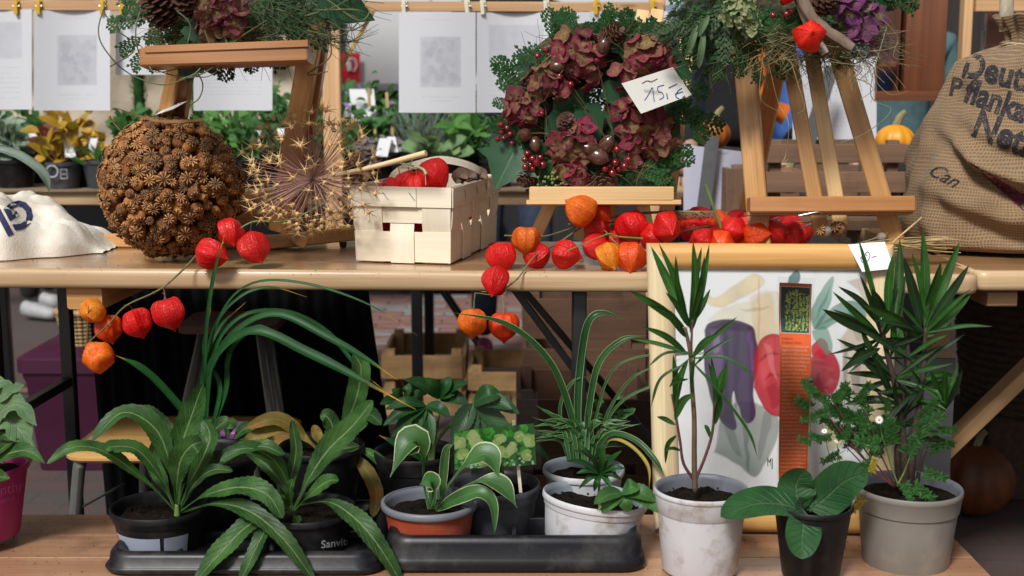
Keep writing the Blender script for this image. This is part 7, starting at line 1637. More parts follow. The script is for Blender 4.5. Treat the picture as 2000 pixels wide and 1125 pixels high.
# ------------------------------------------------------------ hanging papers on a wooden rail
rail = thing('paper_rail', (0, 3.55, 0), 'horizontal wooden rail on two posts hung with printed sheets', 'rail')
ry = 3.55
mb = MB(); mb.bar(P(-120, 10, ry), P(1296, 14, ry), .026, .012, (0, -1, 0)); mb.build('crossbar', W_BEECH, rail)
for px, wd in ((644, 34), (1284, 30)):
    a = P(px, -40, ry + .02); mb = MB(); mb.bar(a, Vector((a.x, a.y, .003)), M(wd, ry), .03, (0, 1, 0)); mb.build('post', W_BEECH, rail)
mb = MB(); mb.bar(P(736, 10, ry + .03), P(610, 230, ry + .10), .010, .008, (0, 1, 0)); mb.build('strut', plain('yellow_cane', (.60, .38, .10), .5), rail)
random.seed(66)
def sheet(label, px0, px1, py0, py1, Y, kind, tone=(.80, .81, .86), skew=0):
    c_ = Cv(90, 124, tone, int(px0 + py0) % 97 + 3)
    if kind == 'pic': c_.poly([(.28, .24), (.80, .24), (.80, .74), (.28, .74)], (.60, .62, .68), .8, 1, .12, 0, .2, 12, True); c_.dots(60, (.34, .30, .76, .70), 4, [(.66, .68, .73), (.54, .56, .62), (.60, .62, .67)], .6); rows = [(.08, .3, .7), (.84, .3, .8), (.88, .4, .7)]
    elif kind == 'text': rows = [(.30 + i * .045, .12, .86) for i in range(12)]
    elif kind == 'mix': c_.poly([(.15, .12), (.85, .12), (.85, .48), (.15, .48)], (.64, .66, .72), .7, 1, .1, 0, .2, 12, True); rows = [(.58 + i * .05, .15, .85) for i in range(7)]
    else: rows = [(.3 + i * .07, .25, .75) for i in range(4)]
    for (y, xa, xb) in rows:
        j = int(y * 124); x0, x1 = int(xa * 90), int(xb * 90); seg = (c_.r.rand(x1 - x0) > .25)[:, None] * .14; c_.a[j:j + 1, x0:x1] *= 1 - seg
    mt = imgmat('printed_sheet', c_.a, .6, trans=.35, bump=.15)
    o = card('hanging_sheet', label, 'paper sheet', [P(px0, py1, Y), P(px1, py1 + skew, Y), P(px1, py0 + skew, Y), P(px0, py0, Y)], mt, .0004, 'printed sheets hung behind the stall', curl=random.choice((-1, 1)) * random.uniform(.012, .024))
    return o
def peg(px, py, mat, near, lean=0):
    t = thing('clothes_peg', P(px, py + 12, ry - .012), f'yellow clothes peg on the rail {near}', 'clothes peg', 'yellow pegs along the paper rail')
    for s_ in (-1, 1): mb = MB(); mb.bar(P(px + s_ * 2 + lean, py - 14, ry - .012 + s_ * .004), P(px + s_ * 1.2, py + 14, ry - .012 + s_ * .004), .010, .005, (0, 1, 0)); mb.build('jaw', mat, t)
    mb = MB(); a = P(px - 6, py - 2, ry - .012); mb.tube([a, P(px + 6, py - 2, ry - .012)], .003, 8, 2); mb.build('spring', M_STEEL, t)
YP = plain('yellow_plastic', (.62, .38, .02), .4); YP2 = plain('cream_plastic', (.72, .68, .52), .4)
S1 = [('white printed sheet cut by the left edge of the photo', -85, 62, 18, 214, 'mix'), ('white sheet with a grey picture, second from the left', 66, 215, 20, 216, 'pic'), ('plain white sheet half hidden behind the left easel ledge', 226, 375, 30, 146, 'plain'), ('low white sheet hanging between the left easel legs', 378, 532, 60, 216, 'text'),
      ('white sheet with a faint grey picture right of the red sign', 779, 929, 24, 220, 'pic'), ('white sheet of faint print directly left of the middle wreath', 931, 1082, 24, 220, 'mix'), ('white sheet seen through the hole of the middle wreath', 1152, 1304, 22, 222, 'plain')]
for (lb_, a, b_, c, d, k) in S1: sheet(lb_, a, b_, c, d, ry - .016 if 'easel' not in lb_ else ry + .03, k)
for px, mat, near, ln in [(32, YP, 'near the left edge', 0), (76, YP, 'above the second sheet from the left', 0), (200, YP, 'left of the left wreath', 1), (238, YP, 'behind the left wreath tendrils', 1), (790, YP2, 'above the sheet right of the red sign', 0), (914, YP2, 'first of the close pair over two sheets', -2), (944, YP2, 'second of the close pair over two sheets', -1), (1067, YP2, 'left of the dark jacket', 0), (1165, YP, 'above the middle wreath', 0), (1276, YP, 'beside the right post', 0)]: peg(px, 14, mat, near, ln)
# other signs standing at the right
s2 = sheet('large white lettered sheet behind the right easel', 1548, 1712, 118, 284, 3.7, 'text', skew=-8)
s3 = sheet('curled white sign with faint print right of the middle easel', 1335, 1452, 282, 412, 3.55, 'text', (.66, .66, .78), 14)
for o_, tx, x, y, sz_ in ((s3, 'Gurke', 1400, 300, 17), (s2, 'BERG', 1670, 138, 14)):
    bb = BVHTree.FromPolygons([tuple(v.co) for v in o_.data.vertices], [tuple(p.vertices) for p in o_.data.polygons]); vs, fs = textmesh(tx, 1, 0, .01); wm = max(v.x for v in vs)
    print_on('printed_letters', o_, bb, vs, fs, lambda v: (x + (wm - v.x) * sz_ - 20, y - v.y * sz_), INKW, .001)
gm = plain('grey_bar', (.10, .105, .11), .5)
for (a, b_, Y, wd, lab_) in (((1392, 266), (1370, 440), 3.50, 26, 'flat grey bar standing in front of the curled sign'), ((1625, 130), (1575, 292), 3.62, 26, 'flat grey bar slanting in front of the lettered sheet')):
    mb = MB(); mb.bar(P(*a, Y), P(*b_, Y), M(wd, Y), .006, (0, -1, 0)); e = P(*b_, Y); mb.bar(e, Vector((e.x, e.y, .003)), M(wd * .8, Y), .006, (0, 1, 0)); o_ = mb.build('grey_bar', gm, None); tag(o_, lab_, 'metal bar')
# stacked crates behind the right easel
def slats(label, px0, px1, ys, Y, mat, depth=.3, posts=True):
    x0, x1 = P(px0, 300, Y).x, P(px1, 300, Y).x; zb = P(px0, ys[-1][1], Y).z
    t = thing('wooden_crate', ((x0 + x1) / 2, Y, zb), label, 'crate', 'dark crates behind the right easel')
    for (a, b_) in ys:
        z0, z1 = P(px0, b_, Y).z, P(px0, a, Y).z
        boxmesh((x0, Y, z0), (x1, Y + .014, z1)).build('slat', mat, t); boxmesh((x0, Y + depth, z0), (x1, Y + depth + .014, z1)).build('slat', mat, t)
        for x in (x0 + .001, x1 - .015): boxmesh((x, Y + .0145, z0), (x + .014, Y + depth - .0005, z1)).build('slat', mat, t)
    zt = P(px0, ys[0][0], Y).z
    for x in (x0 + .02, x1 - .05):
        for y in (Y + .016, Y + depth - .034): boxmesh((x, y, zb - .002), (x + .03, y + .03, zt + .01)).build('corner_post', mat, t)
    boxmesh((x0 + .016, Y + .016, zb + .004), (x1 - .016, Y + depth - .002, zb + .012)).build('crate_floor', mat, t)
    return t
slats('dark slatted vegetable crate behind the right easel', 1492, 1775, [(282, 318), (336, 376), (386, 420)], 3.35, W_CRATE_D)
slats('second dark crate end right of the curled sign', 1420, 1488, [(330, 420), (425, 460)], 3.45, W_CRATE_D)
tbC = thing('trestle_table', (P(1600, 430, 3.4).x, 3.4, 0), 'dark low table carrying the vegetable crates behind the right easel', 'table')
zc = P(1492, 420, 3.35).z
boxmesh((P(1395, 430, 3.3).x, 3.25, zc - .03), (P(2200, 430, 3.3).x, 3.95, zc - .003)).build('tabletop', W_CRATE_D, tbC)
for px in (1410, 2150):
    for y in (3.28, 3.88): x = P(px, 430, 3.3).x; boxmesh((x, y, .003), (x + .035, y + .035, zc - .031)).build('leg', M_BLACK, tbC)
pumpkin('yellow orange pumpkin on the dark crates left of the burlap sack', P(1748, 276, 3.52), M(38, 3.5), PUMY, .85)
pumpkin('flat orange pumpkin inside the dark crate', P(1540, 352, 3.52), M(42, 3.52), plain('tan_squash', (.20, .10, .05), .6, .3), .6)
pumpkin('orange curved squash behind the grey bar', P(1395, 262, 3.9), .05, PUMP, .9)
# dark cabinet and posts
cab = thing('wooden_cabinet', (P(1790, 100, 3.75).x, 3.75, 1.0), 'dark red brown wooden cabinet hanging at the top right', 'cabinet')
def bx(px0, py0, px1, py1, Y, d, mat, name, parent):
    a, b_ = P(px0, py1, Y), P(px1, py0, Y); return boxmesh((a.x, Y, a.z), (b_.x, Y + d, b_.z), .02).build(name, mat, parent)
bx(1764, -60, 1856, 190, 3.72, .3, W_CAB, 'door', cab); bx(1752, -60, 1763, 196, 3.715, .31, W_CAB, 'side_panel', cab); bx(1708, 178, 1856, 197, 3.70, .3, W_CAB, 'shelf', cab); bx(1712, 120, 1750, 130, 3.70, .3, W_CAB, 'shelf', cab); bx(1708, 120, 1714, 178, 3.70, .3, W_CAB, 'side_panel', cab)
rk = thing('wooden_rack', (P(1900, 100, 3.8).x, 3.8, .8), 'pale wooden post and boards of a rack behind the burlap sack', 'rack')
bx(1862, -60, 1905, 420, 3.80, .04, W_POST, 'post', rk); bx(1906, -20, 2200, 22, 3.79, .03, W_POST, 'board', rk); bx(1925, 26, 2200, 90, 3.88, .02, W_CAB, 'panel', rk); bx(1906, 60, 1924, 330, 3.87, .02, W_CAB, 'panel', rk); bx(1925, 95, 2200, 400, 3.89, .02, W_CRATE_D, 'panel', rk)

# ------------------------------------------------------------ far things: trailer, tarpaulin, sign, stall wall
tr_ = thing('market_trailer', (.3, 7.2, 0), 'white market trailer with a dark underframe behind the stall', 'trailer')
TW = plain('white_trailer_panel', (.60, .60, .62), .4, .04, 3, .02)
x0, x1 = P(680, 100, 7).x, P(1330, 100, 7).x; zb = P(800, 163, 7).z
for i in range(4): boxmesh((x0 + (x1 - x0) * i / 4 + .003, 7.0, zb), (x0 + (x1 - x0) * (i + 1) / 4 - .003, 9, 3.0), .004).build('panel', TW, tr_)
boxmesh((x0 - .04, 6.97, zb - .04), (x1 + .04, 7.02, zb - .003)).build('trim', plain('trim_grey', (.3, .3, .31), .4), tr_)
boxmesh((x0 - 2.4, 7.05, .25), (x1 + 1.8, 8.9, zb - .045), .01).build('underframe', plain('dark_underframe', (.014, .015, .02), .5), tr_)
for x in (x0 + .5, x1 - .4):
    mb = MB(); mb.lathe([(.001, -.1), (.30, -.1), (.33, -.06), (.33, .06), (.30, .1), (.001, .1)], 32, (x, 7.0, .335), Matrix.Rotation(R(90), 4, 'X')); mb.build('wheel', M_TRIM, tr_)
cv = Cv(64, 110, (.60, .015, .03), 9); 
m_red = imgmat('red_sign_print', cv.a, .5)
sg = card('fire_sign', 'red extinguisher sign on the trailer wall', 'sign', [P(667, 161, 6.96), P(703, 161, 6.96), P(703, 103, 6.96), P(667, 103, 6.96)], m_red, .004)
mb = MB(); c = P(686, 127, 6.95); mb.tube([c + V(.028 * math.cos(a), 0, .035 * math.sin(a)) for a in [k * math.pi / 8 - 1.2 for k in range(12)]], .0045, 5, 20); mb.tube([c + V(-.01, 0, -.03), c + V(-.01, 0, .02)], .012, 6, 3); mb.build('pictogram', PAPER, sg)
# beige tarp
m, t, b, o = newmat('beige_tarp'); n = T(t); n.put(b.inputs['Base Color'], n.ramp(n.noise(n.obj(), 3, 5), [(.3, (.30, .25, .18)), (.7, (.40, .34, .26))])); b.inputs['Roughness'].default_value = .8; n.put(b.inputs['Normal'], n.bump(n.noise(n.obj(), 14, 4, .5, 1), .4, .02)); TARP = m
tp_ = thing('tarpaulin', (P(300, 100, 6.0).x, 6.0, .9), 'wrinkled beige tarpaulin hanging behind the left sheets', 'tarpaulin')
mb = MB(); NX, NZ = 90, 50; vs = []; xa, xb = P(-300, 100, 6).x, P(622, 100, 6).x
for i in range(NX + 1):
    for j in range(NZ + 1):
        x = xa + (xb - xa) * i / NX; z = .86 + 1.5 * j / NZ
        vs.append(Vector((x, 6.0 + .09 * abs(noise.noise(Vector((x * 2.2 + z * 2, z * 3.0 - x, 0)))) + .05 * noise.noise(Vector((x * 7, z * 7, 3))), z)))
mb.add(vs, [[i * (NZ + 1) + j, (i + 1) * (NZ + 1) + j, (i + 1) * (NZ + 1) + j + 1, i * (NZ + 1) + j + 1] for i in range(NX) for j in range(NZ)]); mb.build('tarp_sheet', TARP, tp_, True)
mb = MB(); mb.tube([(xa, 6.03, 2.37), (xb + .1, 6.03, 2.37)], .02, 8, 2); mb.build('top_pole', M_GREY, tp_)
for x in (xa, xb + .05): mb = MB(); mb.tube([(x, 6.08, .003), (x, 6.08, 2.4)], .02, 8, 2); mb.build('pole', M_GREY, tp_)
sw = thing('stall_wall', (2.2, 6.2, 0), 'dark boarded back wall of the neighbouring stall', 'stall')
DW = wood('dark_boards', (.016, .012, .012), (.035, .026, .022), .8, 0)
x = P(1395, 100, 6.3).x
for i in range(16):
    boxmesh((x, 6.3, .003), (x + .158, 6.33, 2.6), .03).build('board', DW, sw); x += .16
# background walls far away
hb_ = thing('market_hall', (0, 14, 0), 'pale building front far behind the stalls', 'building')
WALLM = plain('pale_plaster', (.34, .33, .31), .85, .08, 2, .1, 30)
mb = MB(); mb.box((-14, 14, 0), (14, 20, 7), .002); mb.build('wall', WALLM, hb_)
for i in range(9):
    for z in (1.0, 4.0):
        xx = -12 + i * 3; mb = MB(); mb.box((xx, 13.95, z), (xx + 1.2, 13.995, z + 1.7), .02); w_ = mb.build('window', plain('window_dark', (.03, .035, .04), .1) if i == 0 and z == 1.0 else bpy.data.materials['window_dark'], hb_)
        mb = MB(); mb.box((xx + .56, 13.93, z + .02), (xx + .64, 13.948, z + 1.68), .02); mb.build('frame', PAPER, w_)

# ------------------------------------------------------------ people behind the stall
def person(label, x, y, h, face, top, legs, shoe, pose, hair=(.05, .03, .02), skin=(.42, .25, .18)):
    t = thing('person', (x, y, 0), label, 'person'); k = h / 1.75; c, s_ = math.cos(face), math.sin(face)
    def w_(p): return Vector((x + (p[0] * c - p[1] * s_) * k, y + (p[0] * s_ + p[1] * c) * k, p[2] * k))
    def skinned(name, verts, edges, mat, sub=2):
        me = bpy.data.meshes.new(name); b0 = BASE[t.name]; me.from_pydata([tuple(w_(v[:3]) - b0) for v in verts], edges, []); o = bpy.data.objects.new(name, me); COL.objects.link(o)
        md = o.modifiers.new('skin', 'SKIN'); 
        for i, v in enumerate(verts): me.skin_vertices[0].data[i].radius = (v[3] * k, v[4] * k)
        me.skin_vertices[0].data[0].use_root = True
        o.modifiers.new('sub', 'SUBSURF').levels = sub; o.modifiers['sub'].render_levels = sub
        dg = bpy.context.evaluated_depsgraph_get(); dg.update(); nm = bpy.data.meshes.new_from_object(o.evaluated_get(dg)); bpy.data.objects.remove(o)
        nm.materials.clear(); nm.materials.append(mat); nm.polygons.foreach_set('use_smooth', [True] * len(nm.polygons)); o = bpy.data.objects.new(name, nm); COL.objects.link(o); o.parent = t; BASE[o.name] = BASE[t.name]; return o
    sw_ = pose
    body = [(0, 0, .93, .15, .11), (0, 0, 1.08, .135, .10), (0, 0, 1.25, .16, .115), (0, 0, 1.40, .165, .11), (0, .01, 1.49, .055, .055), (0, -.01, 1.58, .05, .055),
            (-.19, 0, 1.40, .06, .06), (-.24, -.02, 1.14, .045, .045), (-.20 + sw_ * .06, -.16, .95, .035, .035), (.19, 0, 1.40, .06, .06), (.24, -.02, 1.14, .045, .045), (.22 - sw_ * .1, -.14, .92, .035, .035)]
    skinned('jacket', body[:5] + body[6:], [(0, 1), (1, 2), (2, 3), (3, 4), (3, 5), (5, 6), (6, 7), (3, 8), (8, 9), (9, 10)], top)
    lg = [(0, 0, .95, .14, .11), (-.09, 0, .86, .088, .095), (-.10, -.03, .48, .062, .066), (-.11, .0, .10, .05, .052), (.09, 0, .86, .088, .095), (.11, -.03 + sw_ * .05, .48, .062, .066), (.13, sw_ * .1, .10, .05, .052)]
    skinned('trousers', lg, [(0, 1), (1, 2), (2, 3), (0, 4), (4, 5), (5, 6)], legs)
    for sx, fy in ((-.11, 0), (.13, sw_ * .1)):
        skinned('shoe', [(sx, .05 + fy, .06, .042, .05), (sx, -.06 + fy, .045, .045, .04), (sx * 1.1, -.17 + fy, .035, .036, .028)], [(0, 1), (1, 2)], shoe)
    sk = plain('skin', skin, .5, .06)
    mb = MB(); hc = w_((0, -.02, 1.65)); mb.lathe([(.001, .125 * k), (.05 * k, .11 * k), (.075 * k, .06 * k), (.080 * k, 0), (.072 * k, -.06 * k), (.05 * k, -.105 * k), (.02 * k, -.125 * k), (.001, -.126 * k)], 20, hc, fn=lambda th, q: 1 + .12 * abs(math.sin(th)))
    mb.tube([w_((0, -.01, 1.48)), w_((0, -.015, 1.58))], .05 * k, 10, 3); mb.tube([w_((0, -.10, 1.67)), w_((0, -.125, 1.635)), w_((0, -.10, 1.625))], [.008, .014, .008], 6, 5)
    for sx in (-.085, .085): mb.lathe([(.001, .028), (.014, .02), (.018, 0), (.01, -.025), (.001, -.03)], 8, w_((sx, 0, 1.65)))
    mb.build('head', sk, t, True)
    for hx, hy, hz in ((-.20 + sw_ * .06, -.17, .94), (.22 - sw_ * .1, -.15, .91)):
        mb = MB()
        mb.tube([w_((hx, hy + .02, hz + .02)), w_((hx, hy - .03, hz - .04)), w_((hx, hy - .04, hz - .08))], [.028 * k, .034 * k, .026 * k], 8, 5)
        for f in range(4): mb.tube([w_((hx - .03 + f * .02, hy - .045, hz - .09)), w_((hx - .03 + f * .02, hy - .055, hz - .135)), w_((hx - .03 + f * .02, hy - .04, hz - .165 + abs(f - 1.5) * .008))], [.010 * k, .007 * k], 6, 5)
        mb.tube([w_((hx + .03, hy - .02, hz - .03)), w_((hx + .055, hy - .05, hz - .08))], [.011 * k, .008 * k], 6, 3)
        mb.build('hand', sk, t, True)
    mb = MB(); mb.lathe([(.001, .145 * k), (.06 * k, .13 * k), (.088 * k, .07 * k), (.092 * k, 0), (.085 * k, -.05 * k), (.05 * k, -.07 * k)], 20, w_((0, .018, 1.66)), fn=lambda th, q: 1 - .30 * max(0, -math.sin(th)) * ss(.3, .8, q)); mb.build('hair', plain('hair', hair, .6, .3, 60, .4), t, True)
    mb = MB()
    for sx in (-.032, .032): mb.lathe([(.001, .009), (.009, .005), (.011, 0), (.006, -.008)], 8, w_((sx, -.098, 1.665)))
    mb.build('eyes', INKD, t, True)
    return t
DEN = plain('denim', (.030, .045, .085), .85, .3, 30, .2); DENJ = plain('grey_blue_denim', (.15, .19, .26), .85, .2, 20, .2); BLK = plain('black_wool', (.008, .008, .010), .95, .2); TEAL = plain('teal_cloth', (.06, .12, .13), .85, .2)
person('person in dark jacket and blue jeans with magenta shoes behind the middle of the stall', P(1025, 600, 5.25).x - .06, 5.25, 1.78, 0, BLK, DEN, plain('magenta_shoe', (.22, .006, .05), .6), .3)
person('person in a grey blue denim jacket right of the middle wreath', P(1352, 200, 4.75).x, 4.75, 1.70, R(20), DENJ, DEN, BLK, -.5, (.25, .18, .10))
pb_ = person('person in a long black coat with an orange scarf behind the right easel', P(1452, 200, 4.45).x, 4.45, 1.72, R(-15), BLK, BLK, BLK, .6)
person('person in a teal top behind the yellow orange pumpkin', P(1750, 200, 4.9).x, 4.9, 1.62, 0, TEAL, BLK, BLK, 0, (.3, .25, .2))
person('person with white sneakers far back at the left', P(96, 600, 6.35).x, 6.30, 1.75, R(70), BLK, BLK, plain('white_sneaker', (.34, .34, .35), .6), .9)
mb = MB(); ORS = plain('orange_ribbon_cloth', (.72, .16, .008), .6, .2)
mb.blade([P(1478, 70, 4.2), P(1470, 120, 4.2), P(1488, 160, 4.2), P(1480, 190, 4.2), P(1500, 215, 4.2), P(1535, 230, 4.2)], .07, 'flat', (.3, -1, .2), .6, 4, 30, twist=2.5); mb.build('scarf', ORS, pb_, True)
bl = MB(); bl.blade([P(1540, 60, 4.3), P(1530, 160, 4.3), P(1510, 250, 4.3), P(1530, 300, 4.3)], .16, 'flat', (.2, -1, 0), .5, 6, 20); o_ = bl.build('blue_cloth', plain('bright_blue_cloth', (.04, .12, .38), .8, .2), None); tag(o_, 'bright blue cloth hanging behind the bars of the right easel', 'cloth')
# ------------------------------------------------------------ potted herbs on the back table
random.seed(202)
clo = thing('burlap_runner', (-.9, 4.02, BT), 'burlap runner spread on the back table at the left', 'table runner')
mb = MB(); mb.box((-2.0, 3.985, BT + .001), (.50, 4.69, BT + .006), .1); mb.build('runner', BUR, clo)
def herb(label, px, Y, potr, poth, matp, kind, n_, Lr, wd, mat, spread=1.0, up=1.0, rows=None):
    x = P(px, 350, Y).x; base = Vector((x, Y, BT + .0065))
    t = thing('potted_herb', tuple(base), label, 'potted plant', 'herb pots crowded on the back table')
    mb = MB(); mb.lathe([(potr * .76, 0), (potr * .95, poth - .012), (potr, poth - .012), (potr, poth), (potr - .004, poth), (potr * .8, poth * .7), (.001, poth * .72)], 28, base); mb.build('pot', matp, t)
    top = base + Vector((0, 0, poth * .75)); big = MB() 
    for i in range(n_):
        a = random.uniform(0, 6.283); f = random.random(); d = Vector((math.cos(a) * spread, math.sin(a) * spread, up * random.uniform(.5, 1.3))).normalized(); L = random.uniform(*Lr)
        if kind == 'bush':
            p = top + Vector((random.uniform(-1, 1) * .5, random.uniform(-1, 1) * .5, random.uniform(.2, 1.2))) * L * 1.1
            d2 = Vector((random.uniform(-1, 1), random.uniform(-1, .4), random.uniform(-.3, .9))).normalized(); l = wd * random.uniform(1.2, 2.2)
            big.blade([p, p + d2 * l * .5 + V(0, 0, .004), p + d2 * l], wd, 'ovate', (random.uniform(-.4, .4), -.8, .9), .3, 2, 6)
            if i % 4 == 0: big.tube([top, (top + p) / 2 + jit(.006), p], .0014, 3, 3, cap=False)
        elif kind == 'big':
            q = [top, top + d * L * .5 + V(0, 0, .01), top + d * L + V(0, 0, -.02 * spread)]
            m2 = MB(); m2.blade(q, wd * random.uniform(.8, 1.2), 'rosette', (random.uniform(-.4, .4), -.9, .8), .3, 4, 12, ruffle=.04); m2.build('leaf', mat, t, True)
        elif kind == 'grass':
            q = [top, top + d * L * .6, top + d * L + V(d.x * .03, 0, -.03)]; big.blade(q, wd, 'strap', (0, -1, .3), .3, 2, 8)
        elif kind == 'tuft':
            q = [top + Vector((random.uniform(-1, 1), random.uniform(-1, 1), 0)) * potr * .6]; q += [q[0] + d * L]; big.tube([q[0], (q[0] + q[1]) / 2 + jit(.004), q[1]], [.003, .0012], 4, 4)
    if big.v: big.build('foliage', mat, t, True, kind='stuff')
    return t
GW = leafmat('white_green_leaf', (.14, .24, .15), (.40, .48, .40), (.6, .65, .6), .5, 6); GP = leafmat('mottled_leaf', (.08, .02, .03), (.50, .50, .52), (.5, .5, .5), .5, 6); FL = leafmat('lilac_flower', (.20, .10, .28), (.40, .30, .45), (.4, .3, .5), .6, 0); BR = leafmat('bright_leaf', (.05, .16, .03), (.10, .26, .05), (.2, .35, .1), .5, 7); LV = leafmat('silver_needles', (.12, .16, .12), (.2, .25, .2), (.2, .3, .2), .6, 0)
Q = 'on the back table'
herb('bushy mixed green herb at the far left ' + Q, -20, 4.15, .07, .09, K_BLACK, 'bush', 120, (.06, .13), .026, L_BACK)
herb('white variegated herb in a black pot left of the autumn leaves', 30, 4.12, .07, .09, K_BLACK, 'bush', 110, (.06, .12), .028, GW)
herb('dark pot of broad leaves behind the white variegated herb', 72, 4.32, .06, .09, K_BLACK, 'bush', 100, (.07, .15), .03, L_BACK)
pa = herb('grey printed pot with yellow and maroon autumn leaves', 124, 4.08, .064, .085, K_DGREY, 'bush', 26, (.06, .12), .040, L_AUT)
herb('maroon leaved seedling in front of the autumn leaves', 104, 4.14, .03, .06, K_BLACK, 'bush', 16, (.06, .10), .045, L_RED)
herb('yellow green maple like plant left of the poppy ball', 170, 4.2, .06, .09, K_DGREY, 'bush', 26, (.08, .14), .036, L_AUT)
herb('bright succulent herb half hidden by the poppy ball', 205, 4.1, .07, .09, K_DGREY, 'tuft', 160, (.05, .10), .01, BR)
herb('green herb directly behind the top of the poppy ball', 262, 4.3, .08, .09, K_BLACK, 'bush', 110, (.07, .14), .028, L_BACK)
for px, Y in ((272, 4.9), (385, 4.9)):
    t = thing('green_bottle_brush', (P(px, 200, Y).x, Y, 0), ('dark green slim column plant left of the left easel leg' if px < 300 else 'dark green slim column plant between the left easel legs'), 'column plant', 'slim green columns behind the back table'); cc = P(px, 200, Y); mb = MB(); random.seed(px)
    for i in range(2600):
        z = random.uniform(.2, 1.28); a = random.uniform(0, 6.28); r_ = .028 * random.uniform(.5, 1.1); p = Vector((cc.x + r_ * math.cos(a), cc.y + r_ * math.sin(a), z)); s_ = .006
        mb.add([p, p + V(s_ * math.cos(a), s_ * math.sin(a), .014), p + V(-s_ * math.sin(a), s_ * math.cos(a), .004)], [[0, 1, 2]], [(.3, 0), (.5, 1), (.7, .2)])
    mb.tube([(cc.x, cc.y, .003), (cc.x, cc.y, 1.2)], .02, 8, 2); mb.build('needles', L_CON, t, kind='stuff')
random.seed(303)
herb('leafy herb right of the poppy ball with tall leek like stems', 430, 4.2, .08, .09, K_BLACK, 'bush', 130, (.07, .14), .028, BR)
herb('tall thin onion grass between the left easel legs', 465, 4.35, .06, .09, K_BLACK, 'grass', 22, (.22, .38), .010, BR, .35, 1.4)
herb('fine ferny herb under the low white sheet', 500, 4.12, .07, .09, K_BLACK, 'bush', 150, (.05, .12), .018, L_BACK)
herb('lilac flowering herb behind the allium globe', 548, 4.35, .06, .10, K_BLACK, 'bush', 80, (.10, .20), .020, L_BACK)
herb('dark bushy herb left of the rail post', 605, 4.15, .08, .09, K_BLACK, 'bush', 140, (.06, .13), .024, L_BACK)
herb('tall herb with white and lilac blossoms right of the rail post', 668, 4.45, .05, .10, K_BLACK, 'bush', 70, (.13, .24), .018, L_BACK)
herb('lilac blossom sprigs below the red sign', 700, 4.5, .05, .10, K_BLACK, 'bush', 26, (.14, .22), .018, FL)
herb('bushy green herb behind the allium stalk', 725, 4.3, .08, .10, K_BLACK, 'bush', 150, (.08, .15), .024, L_BACK)
herb('mottled maroon and white seedlings behind the chip basket', 725, 4.08, .08, .08, K_BLACK, 'bush', 110, (.03, .07), .022, GP)
herb('second pot of mottled seedlings beside the sage', 775, 4.1, .06, .08, K_BLACK, 'bush', 90, (.03, .07), .022, GP)
herb('broad leaved pale green sage behind the chip basket', 850, 4.08, .075, .09, K_BLACK, 'big', 20, (.10, .17), .055, L_BACK_P, 1.0, 1.0)
herb('bright green herb between the sage and the middle wreath', 905, 4.15, .06, .09, K_BLACK, 'bush', 60, (.05, .11), .035, BR)
herb('rosemary like needle herb left of the middle wreath', 965, 4.15, .07, .09, K_BLACK, 'tuft', 170, (.07, .15), .01, L_BACK, .7)
herb('dark needle herb behind the sage', 820, 4.5, .08, .10, K_BLACK, 'tuft', 200, (.10, .20), .01, LV, .5)
herb('dark green herb behind the middle wreath', 1060, 4.2, .08, .09, K_BLACK, 'bush', 110, (.07, .15), .028, L_BACK)
herb('dark green herb at the right end of the back table', 1190, 4.3, .08, .09, K_BLACK, 'bush', 110, (.07, .15), .028, L_BACK)
herb('dark herb row filler behind the lilac flowers', 520, 4.55, .08, .10, K_BLACK, 'bush', 150, (.08, .18), .028, L_BACK)
herb('dark herb behind the seedlings', 640, 4.58, .08, .10, K_BLACK, 'bush', 150, (.08, .18), .028, L_BACK)
herb('dark herb at the back behind the tall blossoms', 760, 4.6, .08, .10, K_BLACK, 'bush', 150, (.08, .20), .028, L_BACK)
herb('dark bushy herb at the back of the table left of the sage', 900, 4.6, .08, .10, K_BLACK, 'bush', 150, (.08, .18), .028, L_BACK)
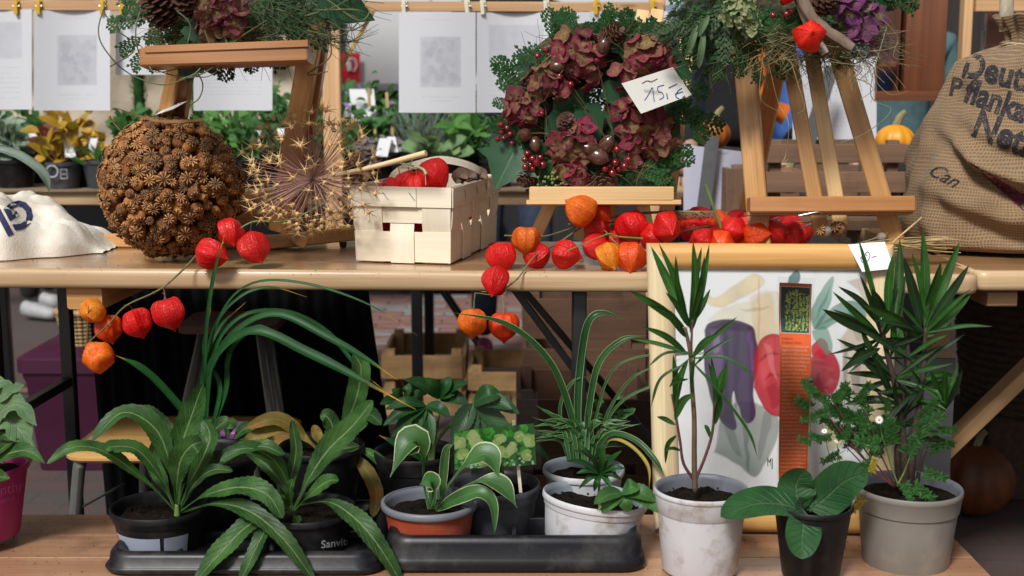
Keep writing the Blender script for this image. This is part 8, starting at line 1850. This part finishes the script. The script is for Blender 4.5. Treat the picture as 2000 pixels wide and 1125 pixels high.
# plant cards and wooden sticks between the pots
for i, (px, py, w_, h_, Y, lab_) in enumerate([(60, 270, 20, 34, 4.10, 'small white plant card left of the maroon leaves'), (138, 285, 20, 44, 4.05, 'curled white plant tag in the autumn leaf pot'), (176, 288, 14, 36, 4.1, 'narrow pale tag right of the autumn leaf pot'), (205, 205, 0, 0, 0, ''), (497, 285, 10, 60, 4.1, 'slim pale tag right of the left easel leg'), (712, 205, 48, 62, 4.4, 'plastic sleeved plant photo below the red sign'), (745, 288, 24, 36, 4.02, 'white card among the mottled seedlings'), (770, 282, 16, 30, 4.05, 'second white card beside the mottled seedlings'), (690, 215, 40, 26, 4.45, 'white card behind the lilac blossoms'), (560, 262, 26, 22, 4.2, 'small white card behind the allium globe')]):
    if not w_: continue
    a = (-6 if i % 2 else 8); card('plant_tag', lab_, 'plant label', [P(px - w_ / 2, py + h_ / 2, Y), P(px + w_ / 2, py + h_ / 2, Y), P(px + w_ / 2 + a, py - h_ / 2, Y + .01), P(px - w_ / 2 + a, py - h_ / 2, Y + .01)], PAPER, .0006, 'plant tags on the back table')
for px, py, L, nm_ in [(735, 262, 26, 'left of the seedlings'), (768, 258, 28, 'right of the seedlings'), (722, 185, 24, 'above the sleeved plant photo'), (757, 190, 20, 'behind the green herb'), (704, 268, 24, 'leaning before the green herb')]:
    mb = MB(); mb.bar(P(px, py + L, 4.25), P(px - 2, py - L / 2, 4.25), .010, .003, (0, -1, 0)); o_ = mb.build('wooden_stick', W_STICK, None); tag(o_, 'flat wooden plant stick ' + nm_, 'stick', 'wooden plant sticks')
# logo and recycling marks on the grey printed pot
mb = MB(); c = P(102, 335, 4.012); mb.tube([c + V(.018 * math.cos(a), 0, .018 * math.sin(a)) for a in [k * math.pi / 8 for k in range(17)]], .0025, 5, 17); mb.build('printed_ring', INKW, pa)
mb = MB(); c = P(125, 340, 4.010); mb.tube([c + V(x, 0, z) for x, z in ((-.010, -.014), (.010, -.014), (.010, .014), (-.010, .014), (-.010, -.014))], .0016, 4, 5); mb.tube([c + V(-.006, 0, 0), c + V(.006, 0, 0)], .0016, 4, 2); mb.build('printed_mark', INKW, pa)
